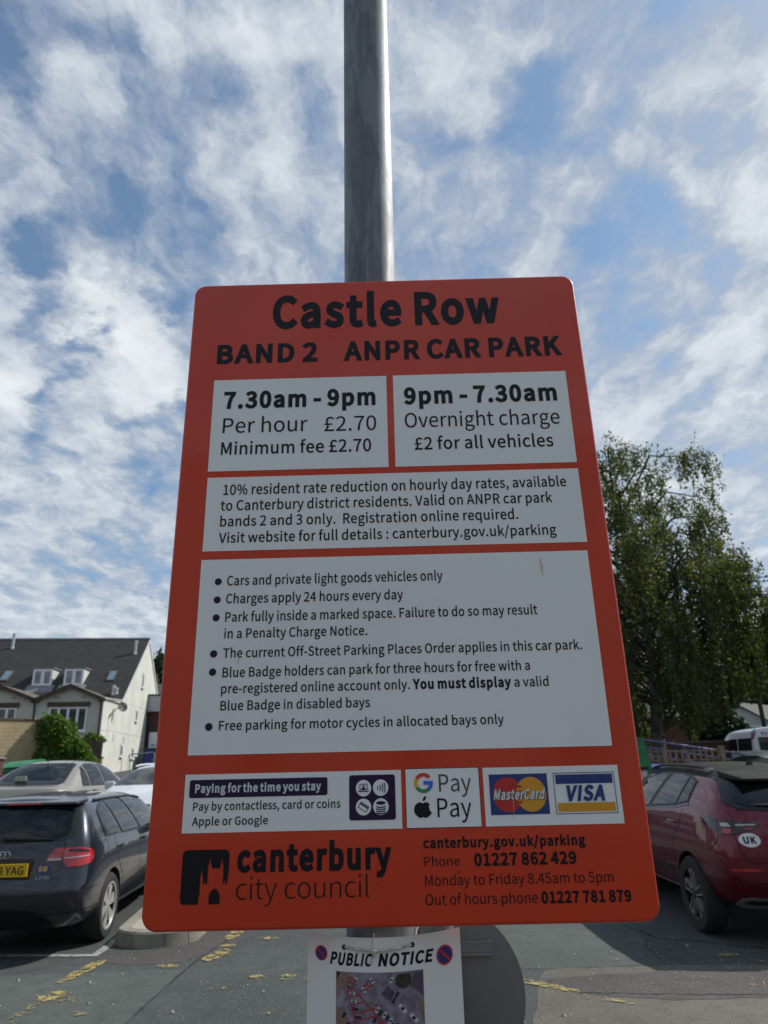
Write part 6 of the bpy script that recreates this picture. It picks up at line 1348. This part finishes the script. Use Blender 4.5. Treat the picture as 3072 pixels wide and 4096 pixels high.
# ------------------------------------------------------------------ dark grey five-door at left
c = Car('parked_car', 'dark grey five door car at left with red tail lights and a yellow plate', 'car', (-3.775, 7.30, 0), radians(3.2), [[(x * .965, y, z) for x, y, z in q] for q in ESTATE], 'paint_dark', (.84, 3.42), .315, .85)
for x, y in ((.745, .84), (-.745, .84), (.745, 3.42), (-.745, 3.42)): c.wheel(x, y, .315, 'a')
fr = c.patch('rear_window', [(-.64, 1.035), (-.56, 1.005), (0, .99), (.56, 1.005), (.64, 1.035), (.655, 1.09), (.605, 1.295), (0, 1.315), (-.605, 1.295), (-.655, 1.09)], 'R', .004, M['trim'], skirt=.006)
c.patch('pane', [(-.585, 1.055), (-.52, 1.03), (0, 1.015), (.52, 1.03), (.585, 1.055), (.595, 1.10), (.56, 1.285), (0, 1.305), (-.56, 1.285), (-.595, 1.10)], 'R', .008, M['car_glass'], fr)
c.windows([[(.64, 1.0), (.60, 1.06), (.595, 1.22), (.70, 1.275), (.865, 1.31), (1.075, 1.0)], [(1.17, .995), (.955, 1.318), (1.12, 1.33), (1.42, 1.335), (1.79, .985)], [(1.88, .985), (1.53, 1.335), (1.95, 1.325), (2.30, 1.27), (2.70, 1.06), (2.74, .965)]])
c.patch('windscreen', [(-.66, 1.0), (.66, 1.0), (.60, 1.27), (.3, 1.315), (-.3, 1.315), (-.60, 1.27)], 'F', .006, M['car_glass'])
b = MB(); b.hexa([(-.60, .27, 1.324), (.60, .27, 1.324), (.63, .50, 1.335), (-.63, .50, 1.335), (-.595, .28, 1.350), (.595, .28, 1.350), (.615, .54, 1.383), (-.615, .54, 1.383)])
so = b.build('spoiler', M['paint_dark'], c.root); md = so.modifiers.new('b', 'BEVEL'); md.width = .012; md.segments = 3
for p in so.data.polygons: p.use_smooth = True
b = MB(); b.bbox(-.10, .23, .258, .28, 1.329, 1.345, .004); b.build('brake_light', M['lens_red'], so)
for g, ax in ((1, 'C'), (-1, 'C')):
    fl = lambda P_: [(a * g, z) for a, z in P_]
    tl = c.patch('taillight', fl([(36.7, .938), (43, .938), (48, .925), (51.5, .900), (52.0, .85), (49.5, .795), (44, .778), (37.6, .774), (35.9, .842)]), ax, .014, M['lens_red'], skirt=.02, dens=.03)
    c.patch('lens', fl([(36.5, .845), (43, .850), (48.5, .858), (48.5, .866), (43, .860), (36.4, .856)]), ax, .018, M['lens_clear'], tl, .03)
    c.patch('lens', fl([(38.5, .925), (43, .925), (47.5, .91), (49, .89), (43, .900), (38.5, .905)]), ax, .018, M['lens_dark'], tl, .03)
    tl = c.patch('taillight', fl([(27.5, .828), (31.2, .928), (32.5, .936), (36.2, .938), (35.4, .842), (35.2, .828)]), ax, .012, M['lens_red'], skirt=.018, dens=.03)
    c.patch('lens', fl([(28.4, .834), (29.2, .852), (35.2, .852), (35.0, .834)]), ax, .016, M['lens_clear'], tl, .03)
    c.patch('bumper', fl([(0, .285), (0, .560), (24, .563), (40, .570), (52, .576), (60, .575), (64, .55), (64, .30), (45, .27)]), ax, .012, M['paint_dark'], skirt=.016, dens=.05)
    c.line('bumper_lip', fl([(0, .385), (40, .39), (62, .40)]), ax, .012, .0145, M['trim'])
    c.patch('plate_recess', fl([(0, .695), (0, .865), (20.5, .855), (22, .835), (19, .70)]), ax, .003, M['trim'], dens=.04)
    sd = '+' if g > 0 else '-'
    c.line('door_seam', [(.90, .975), (.93, .86), (1.02, .72), (1.20, .56), (1.235, .30)], sd, .008, .002, M['seam'])
    c.line('door_seam', [(1.84, .97), (1.86, .70), (1.90, .28)], sd, .008, .002, M['seam'])
    c.line('tailgate_seam', fl([(36.8, .98), (36.5, .94)]), 'C', .008, .002, M['seam'])
    c.line('side_crease', [(.62, .845), (1.2, .85), (2.6, .83)], sd, .012, .0015, M['paint_dark'])
    c.line('sill_trim', [(1.26, .245), (2.2, .24), (3.0, .245)], sd, .05, .006, M['trim'])
    c.handle(sd, 1.12, .855, 'paint_dark'); c.handle(sd, 2.0, .86, 'paint_dark')
    c.rail('roof_rail', [(g * .595, t) for t in (.72, .95, 1.3, 1.8, 2.2, 2.42)], 'T', .013, .012, M['trim'])
    c.patch('headlight', [(g * .42, .62), (g * .66, .64), (g * .74, .72), (g * .52, .70)], 'F', .006, M['lens_clear'])
c.patch('fuel_flap', [ell(.60, .885, .088, .085, 24), ell(.60, .885, .082, .079, 24)], '+', .002, M['seam'])
b = MB(); b.bbox(-.26, .26, -.030, -.016, .712, .826, .004); pl_ = b.build('number_plate', M['plate_yellow'], c.root); pl_.location = (.05, 0, 0)
V, F = letters('YAG', .055, .735, .225, .735, .068, 'M'); V2, F2 = letters('8 Y', -.235, .735, -.03, .735, .068, 'M')
V2, F2 = letters('9', -.005, .735, .032, .735, .068, 'M'); n0 = len(V)
mk('lettering', [(u, -.0320, v) for u, v in V + V2], F + [tuple(i + n0 for i in t) for t in F2], M['ink'], pl_)
b = MB()
for k in range(4):
    cx = -.066 + k * .044; q = c.at('R', cx, .895, .006)
    b.tube([(cx + .029 * cos(a), q.y - .004 + (k % 2) * .002, .895 + .029 * sin(a)) for a in np.linspace(0, 2 * pi, 29)], .0052, 6, caps=False)
b.build('badge_rings', M['chrome'], c.root, True)
ov = c.patch('country_sticker', ell(.428, .768, .062, .036, 28), 'R', .004, M['gb_blue']); c.text('lettering', 'GB', .388, .468, .748, .040, 'X', 'R', .007, M['gb_gold'], ov)
c.text('model_lettering', '1.9 TDI', .375, .50, .680, .024, 'B', 'R', .005, M['alu'])
c.rail('rear_wiper', [(.455, 1.012), (.30, 1.018), (.12, 1.026), (.0, 1.03)], 'R', [.009, .014, .020, .024], .022, M['trim'])
c.mirrors(2.62, .98, .86, 'paint_dark')
b = MB(); b.tube([(-.30, .25, .24), (-.30, .03, .235)], .028, 12); b.build('exhaust', M['alu'], c.root, True)

# ------------------------------------------------------------------ deep red SUV at right
roof_fn = roof_z
def roof_z(y): return 1.425 + .02 * sm((y - .4) / .6) + (.03 if y < .3 else 0)
c = Car('parked_car', 'deep red SUV at right with a dusty black roof and a white UK sticker', 'car', (3.985, 7.02, 0), 0, SUV, 'paint_red', (.88, 3.56), .345, .945, roof='roof_black')
for x, y in ((.845, .88), (-.845, .88), (.845, 3.56), (-.845, 3.56)): c.wheel(x, y, .345, 'd')
fr = c.patch('rear_window', [(-.755, 1.215), (-.68, 1.165), (-.4, 1.145), (0, 1.14), (.4, 1.145), (.68, 1.165), (.755, 1.215), (.715, 1.30), (.645, 1.43), (-.645, 1.43), (-.715, 1.30)], 'R', .008, M['trim'], skirt=.012, dens=.022)
c.patch('pane', [(-.67, 1.22), (-.61, 1.185), (0, 1.165), (.61, 1.185), (.67, 1.22), (.635, 1.31), (.58, 1.40), (-.58, 1.40), (-.635, 1.31)], 'R', .013, M['car_glass'], fr, dens=.03)
for ax in '+-':
    tr_ = c.patch('window_surround', [(.885, 1.40), (.905, 1.19), (.98, 1.165), (1.25, 1.135), (2.0, 1.09), (2.86, 1.05), (2.62, 1.22), (2.36, 1.41), (1.95, 1.475), (1.45, 1.475), (1.1, 1.455)], ax, .004, M['trim'], skirt=.006)
    for w_ in ([(.935, 1.20), (.915, 1.385), (1.06, 1.425), (1.155, 1.175)], [(1.22, 1.165), (1.10, 1.43), (1.35, 1.455), (1.57, 1.455), (1.90, 1.125)], [(2.02, 1.115), (1.69, 1.455), (2.0, 1.445), (2.3, 1.395), (2.70, 1.09)]):
        c.patch('side_window', w_, ax, .009, M['car_glass'])
    c.line('window_strip', [(.90, 1.175), (1.25, 1.127), (2.0, 1.082), (2.8, 1.042)], ax, .012, .008, M['alu'])
c.patch('windscreen', [(-.68, 1.12), (.68, 1.12), (.62, 1.40), (.3, 1.445), (-.3, 1.445), (-.62, 1.40)], 'F', .006, M['car_glass'])
b = MB(); b.hexa([(-.56, .24, 1.405), (.56, .24, 1.405), (.62, .60, 1.44), (-.62, .60, 1.44), (-.555, .25, 1.440), (.555, .25, 1.440), (.61, .66, 1.505), (-.61, .66, 1.505)])
so = b.build('spoiler', M['roof_black'], c.root); md = so.modifiers.new('b', 'BEVEL'); md.width = .014; md.segments = 3
b = MB(); b.bbox(-.2, .2, .228, .245, 1.415, 1.43, .004); b.build('brake_light', M['lens_dark'], so)
for g in (1, -1):
    fl = lambda P_: [(a * g, z) for a, z in P_]; sd = '+' if g > 0 else '-'
    tl = c.patch('taillight', fl([(32, 1.052), (34, 1.012), (38, .978), (45, .952), (50, .942), (54, .956), (60, .992), (66, 1.035), (69, 1.07), (68, 1.088), (60, 1.085), (45, 1.068)]), 'C', .010, M['lens_dark'], skirt=.014, dens=.03)
    c.patch('lens', fl([(45.5, .96), (48, .955), (50.5, .96), (50, 1.00), (45.5, .998)]), 'C', .013, M['lens_red'], tl, .03)
    c.patch('lens', fl([(45.5, 1.012), (50.5, 1.012), (51.5, 1.045), (47, 1.043)]), 'C', .013, M['lens_clear'], tl, .03)
    c.patch('lens', fl([(35, 1.028), (43.5, 1.022), (43.8, 1.034), (35.4, 1.040)]), 'C', .013, M['lens_clear'], tl, .03)
    c.patch('lens', fl([(36.5, 1.0), (39, .992), (40, 1.005), (37, 1.012)]), 'C', .013, M['lens_red'], tl, .03)
    c.line('tailgate_seam', fl([(47.5, 1.15), (44, 1.06)]), 'C', .005, .002, M['seam']); c.line('tailgate_seam', fl([(44.5, .95), (42.5, .84), (40, .735), (38, .715), (0, .715)]), 'C', .006, .003, M['seam'])
    c.patch('bumper_trim', fl([(53, .350), (47.5, .405), (43, .420), (0, .425), (0, .33), (50, .325)]), 'C', .012, M['alu'], skirt=.014)
    c.patch('grille_slot', fl([(47.2, .372), (44.5, .402), (0, .408), (0, .368), (44, .366)]), 'C', .016, M['trim'])
    c.patch('reflector', fl([(48.5, .655), (47, .668), (36, .672), (34.5, .664), (36.5, .652), (47, .645)]), 'C', .006, M['lens_red'], dens=.03)
    c.line('bumper_seam', fl([(0, .545), (38, .55), (45, .56), (52, .64), (47.5, .675)]), 'C', .006, .002, M['seam'])
    c.line('bumper_seam', fl([(52.5, .93), (55, .86), (60, .80), (63, .79)]), 'C', .006, .002, M['seam'])
    c.patch('lower_valance', fl([(0, .29), (0, .335), (44, .33), (52, .34), (66, .33), (64, .29)]), 'C', .004, M['trim'])
    c.line('door_seam', [(1.02, 1.13), (1.08, .98), (1.20, .86), (1.28, .74), (1.27, .35)], sd, .008, .002, M['seam'])
    c.line('door_seam', [(1.96, 1.08), (1.98, .70), (2.02, .33)], sd, .008, .002, M['seam'])
    c.patch('arch_trim', [(.88 + .432 * cos(a), .345 + .432 * sin(a)) for a in np.linspace(-.15, pi + .15, 30)] + [(.88 + .388 * cos(a), .345 + .388 * sin(a)) for a in np.linspace(pi + .15, -.15, 30)], sd, .003, M['paint_red'], skirt=.006)
    c.patch('sill_trim', [(1.33, .275), (1.36, .34), (3.1, .34), (3.14, .275)], sd, .006, M['paint_red'], skirt=.008)
    c.line('door_strip', [(1.4, .52), (1.9, .505), (2.7, .50)], sd, .030, .006, M['trim'])
    c.handle(sd, 1.22, .985, 'paint_red'); c.handle(sd, 2.15, .975, 'paint_red')
    c.rail('roof_rail', [(g * .565, t) for t in (.90, .98, 1.2, 1.6, 2.1, 2.45, 2.6)], 'T', [.012, .018, .018, .018, .018, .018, .010], .034, M['trim'])
    b = MB(); q = c.at('T', g * .565, .91); b.bbox(q.x - .03, q.x + .03, q.y - .07, q.y + .07, q.z - .01, q.z + .035, .012); b.build('rail_foot', M['alu'], c.root, True)
    c.patch('headlight', [(g * .42, .78), (g * .68, .80), (g * .78, .86), (g * .52, .84)], 'F', .006, M['lens_clear'])
st_ = c.patch('country_sticker', ell(-.672, .908, .088, .058, 32), 'R', .005, M['upvc']); c.text('lettering', 'UK', -.725, -.620, .882, .052, 'B', 'R', .008, M['ink'], st_)
c.rail('rear_wiper', [(.02, 1.165), (-.2, 1.178), (-.40, 1.185), (-.53, 1.188)], 'R', [.022, .017, .011, .006], .022, M['trim'])
b = MB(); q = c.at('T', -.05, 1.02); b.prism([(q.y - .02, q.z - .005), (q.y + .15, q.z - .005), (q.y + .10, q.z + .012), (q.y + .02, q.z + .058), (q.y - .005, q.z + .062)], lambda a, z: (-.062, a, z), lambda a, z: (-.038, a, z)); b.build('aerial_fin', M['trim'], c.root)
b = MB(); b.bbox(-.26, .26, -.060, -.048, .765, .876, .004); b.build('number_plate', M['plate_yellow'], c.root)
c.mirrors(2.72, 1.08, .88, 'paint_red')

# ------------------------------------------------------------------ champagne saloon, white estate, pale car, minibus
roof_z = roof_fn
gy = 0.40
c = Car('parked_car', 'champagne saloon car facing away, parked beyond the dark grey car', 'car', (-6.62, 12.95, gz(-6.6, 13.2)), 0, SEDAN, 'paint_beige', (.95, 3.65), .31, .885)
for x, y in ((.785, .95), (-.785, .95), (.785, 3.65), (-.785, 3.65)): c.wheel(x, y, .31, 'b')
fr = c.patch('rear_window', [(-.60, .985), (.60, .985), (.64, 1.02), (.535, 1.325), (.45, 1.36), (-.45, 1.36), (-.535, 1.325), (-.64, 1.02)], 'R', .004, M['trim'], skirt=.006)
c.patch('pane', [(-.57, 1.005), (.57, 1.005), (.59, 1.03), (.50, 1.315), (.43, 1.34), (-.43, 1.34), (-.50, 1.315), (-.59, 1.03)], 'R', .008, M['car_glass'], fr)
c.windows([[(1.12, .955), (.99, .965), (1.10, 1.14), (1.24, 1.27), (1.30, 1.28), (1.30, .955)], [(1.37, .955), (1.37, 1.295), (1.55, 1.335), (1.90, 1.335), (2.02, .95)], [(2.10, .95), (1.98, 1.335), (2.25, 1.32), (2.55, 1.25), (2.92, .99), (2.94, .945)]])
c.patch('windscreen', [(-.66, .96), (.66, .96), (.58, 1.26), (-.58, 1.26)], 'F', .006, M['car_glass'])
for g in (1, -1):
    c.patch('taillight', [(a * g, z) for a, z in [(30, .70), (30, .86), (55, .87), (57, .72)]], 'C', .008, M['lens_red'], skirt=.01)
    sd = '+' if g > 0 else '-'; c.handle(sd, 1.50, .86, 'paint_beige'); c.line('door_seam', [(2.06, .94), (2.06, .3)], sd, .008, .002, M['seam']); c.line('door_seam', [(1.02, .94), (1.1, .7), (1.36, .55), (1.36, .3)], sd, .008, .002, M['seam'])
c.mirrors(2.86, .97, .86, 'paint_beige')
b = MB(); b.tube([(0, 1.22, 1.395), (0, 1.19, 1.44), (0, .98, 1.78)], [.014, .006, .003], 6); b.build('aerial', M['trim'], c.root)
b = MB()                                                            # soft toy with a face on the parcel shelf
tcol = mat('cream_cloth', (.45, .44, .36), .9)
q = c.at('R', -.18, 1.06, .016); b.prism(rrect(q.x - .11, q.z - .06, q.x + .11, q.z + .075, .045), lambda u, v: (u, q.y - .012, v), lambda u, v: (u, q.y, v))
ty = b.build('window_sticker', tcol, c.root)
f = Flat(lambda u, v, h: (q.x + u, q.y - .0135 - h, q.z + v))
for sx in (-.045, .045): f.poly(ell(sx, .025, .012, .012, 12), 0)
f.poly([(.055 * cos(a), -.012 + .028 * sin(a)) for a in np.linspace(pi, 2 * pi, 12)], 0); f.build('printed_face', M['ink'], ty)

c = Car('parked_car', 'white estate car with roof rails facing the camera beside the red sign edge', 'car', (-4.2, 16.35, gz(-4.0, 14)), pi, [[(x, y, z if z < .6 else .6 + (z - .6) * .86) for x, y, z in q] for q in HATCH], 'paint_white', (.84, 3.42), .315, .885)
for x, y in ((.785, .84), (-.785, .84), (.785, 3.42), (-.785, 3.42)): c.wheel(x, y, .315, 'b')
c.patch('windscreen', [(-.70, .935), (-.3, .945), (.3, .945), (.70, .935), (.635, 1.175), (.3, 1.222), (-.3, 1.222), (-.635, 1.175)], 'F', .006, M['car_glass'])
c.windows([[(.70, .945), (.70, 1.13), (.875, 1.18), (1.04, .945)], [(1.12, .94), (.97, 1.20), (1.42, 1.215), (1.79, .935)], [(1.88, .935), (1.53, 1.215), (1.95, 1.205), (2.30, 1.16), (2.70, .98), (2.74, .915)]])
c.patch('rear_window', [(-.56, .96), (.56, .96), (.52, 1.18), (-.52, 1.18)], 'R', .006, M['car_glass'])
for g in (1, -1):
    c.rail('roof_rail', [(g * .60, t) for t in (.85, .95, 1.3, 1.8, 2.2, 2.42)], 'T', .016, .05, M['paint_white'])
    c.patch('headlight', [(g * .42, .62), (g * .66, .64), (g * .74, .74), (g * .52, .72)], 'F', .006, M['lens_clear'])
    c.patch('taillight', [(a * g, z) for a, z in [(32, .78), (33, .93), (54, .92), (55, .80)]], 'C', .008, M['lens_red'])
c.patch('grille', [(-.34, .50), (.34, .50), (.30, .66), (-.30, .66)], 'F', .006, M['trim'])
c.mirrors(2.72, .93, .86, 'paint_white')

c = Car('parked_car', 'pale silver car seen side on behind the roof of the red SUV', 'car', (9.15, 13.4, gz(7.6, 13.4)), pi / 2, HATCH, 'paint_silver', (.84, 3.42), .315, .885)
for x, y in ((.785, .84), (-.785, .84), (.785, 3.42), (-.785, 3.42)): c.wheel(x, y, .315, 'b')
c.patch('windscreen', [(-.70, .99), (.70, .99), (.63, 1.27), (.3, 1.325), (-.3, 1.325), (-.63, 1.27)], 'F', .006, M['car_glass'])
c.windows([[(.70, 1.0), (.70, 1.22), (.875, 1.28), (1.04, 1.0)], [(1.12, .995), (.97, 1.30), (1.42, 1.33), (1.79, .985)], [(1.88, .985), (1.53, 1.33), (1.95, 1.32), (2.30, 1.265), (2.76, 1.03), (2.80, .965)]])
c.patch('rear_window', [(-.56, 1.02), (.56, 1.02), (.52, 1.28), (-.52, 1.28)], 'R', .006, M['car_glass'])
for g in (1, -1):
    c.patch('headlight', [(g * .42, .62), (g * .66, .64), (g * .74, .74), (g * .52, .72)], 'F', .006, M['lens_clear']); c.patch('taillight', [(a * g, z) for a, z in [(32, .78), (33, .93), (54, .92), (55, .80)]], 'C', .008, M['lens_red'])
c.mirrors(2.72, .98, .86, 'paint_silver')

c = Car('minibus', 'white minibus with dark side windows and a phone number across its rear', 'minibus', (17.75, 33.4, gz(17.7, 34)), radians(-7), VAN, 'paint_white', (1.05, 4.75), .34, 1.01, yc=1.2)
for x, y in ((.89, 1.05), (-.89, 1.05), (.89, 4.75), (-.89, 4.75)): c.wheel(x, y, .34, 'b')
for ax in '+-':
    fr = c.patch('side_window', rrect(.42, 1.47, 2.25, 2.03, .08), ax, .006, M['car_glass'], dens=.12); c.patch('side_window', rrect(2.35, 1.47, 3.75, 2.03, .08), ax, .006, M['car_glass'], dens=.12)
    c.patch('side_window', [(3.95, 1.45), (5.0, 1.40), (4.75, 1.95), (3.95, 2.0)], ax, .006, M['car_glass'], dens=.12)
    c.line('body_seam', [(3.85, 2.1), (3.85, .45)], ax, .02, .003, M['seam'])
for g in (1, -1):
    c.patch('rear_window', rrect(min(g * .06, g * .80), 1.46, max(g * .06, g * .80), 2.05, .06), 'R', .006, M['car_glass'], dens=.12)
    c.patch('taillight', rrect(min(g * .86, g * .985), .92, max(g * .86, g * .985), 1.42, .03), 'R', .012, M['lens_red'], skirt=.014, dens=.06)
    c.patch('roundel', ell(.30, 2.18, .20, .24), '+' if g > 0 else '-', .006, M['visa'], dens=.06); c.patch('roundel', ell(.30, 2.19, .12, .15), '+' if g > 0 else '-', .010, M['mcred'], dens=.06); c.patch('roundel', ell(.22, 2.30, .08, .10), '+' if g > 0 else '-', .013, M['g_green'], dens=.06)
c.line('body_seam', [(0, 2.3), (0, .5)], 'R', .02, .003, M['seam'])
c.text('phone_lettering', '01227 462', -.62, .50, 2.13, .13, 'B', 'R', .006, M['grey_ink'])
c.patch('windscreen', [(-.80, 1.55), (.80, 1.55), (.70, 2.15), (-.70, 2.15)], 'F', .006, M['car_glass'], dens=.1)
b = MB(); b.bbox(-.1, .1, .05, .1, 2.42, 2.47, .01); b.build('brake_light', M['lens_red'], c.root)

# ------------------------------------------------------------------ terrace behind the camera (seen as the reflection in the sign)
bt = empty('rear_building', (-2, -15.0, 0), 0, 'pale rendered terrace standing behind the viewer and mirrored in the glossy sign', 'building')
b = MB(); b.box(-34, 34, -9, 0, -.2, 9.4); b.build('wall', mat('rear_wall', (0.46, 0.455, 0.44), 0.9, vary=(.5, .3)), bt)
b = MB(); b.box(-34.3, 34.3, -9.3, .25, 9.403, 9.75); b.build('parapet', M['render_grey'], bt)
for k in range(18):
    for z0 in (1.2, 4.2, 7.0):
        b = MB(); x = -32 + k * 3.76; b.box(x, x + 1.2, .003, .05, z0, z0 + 1.5); w_ = b.build('window', M['upvc'], bt)
        b = MB(); b.box(x + .1, x + 1.1, .052, .058, z0 + .1, z0 + 1.4); b.build('pane', M['pane'], w_)
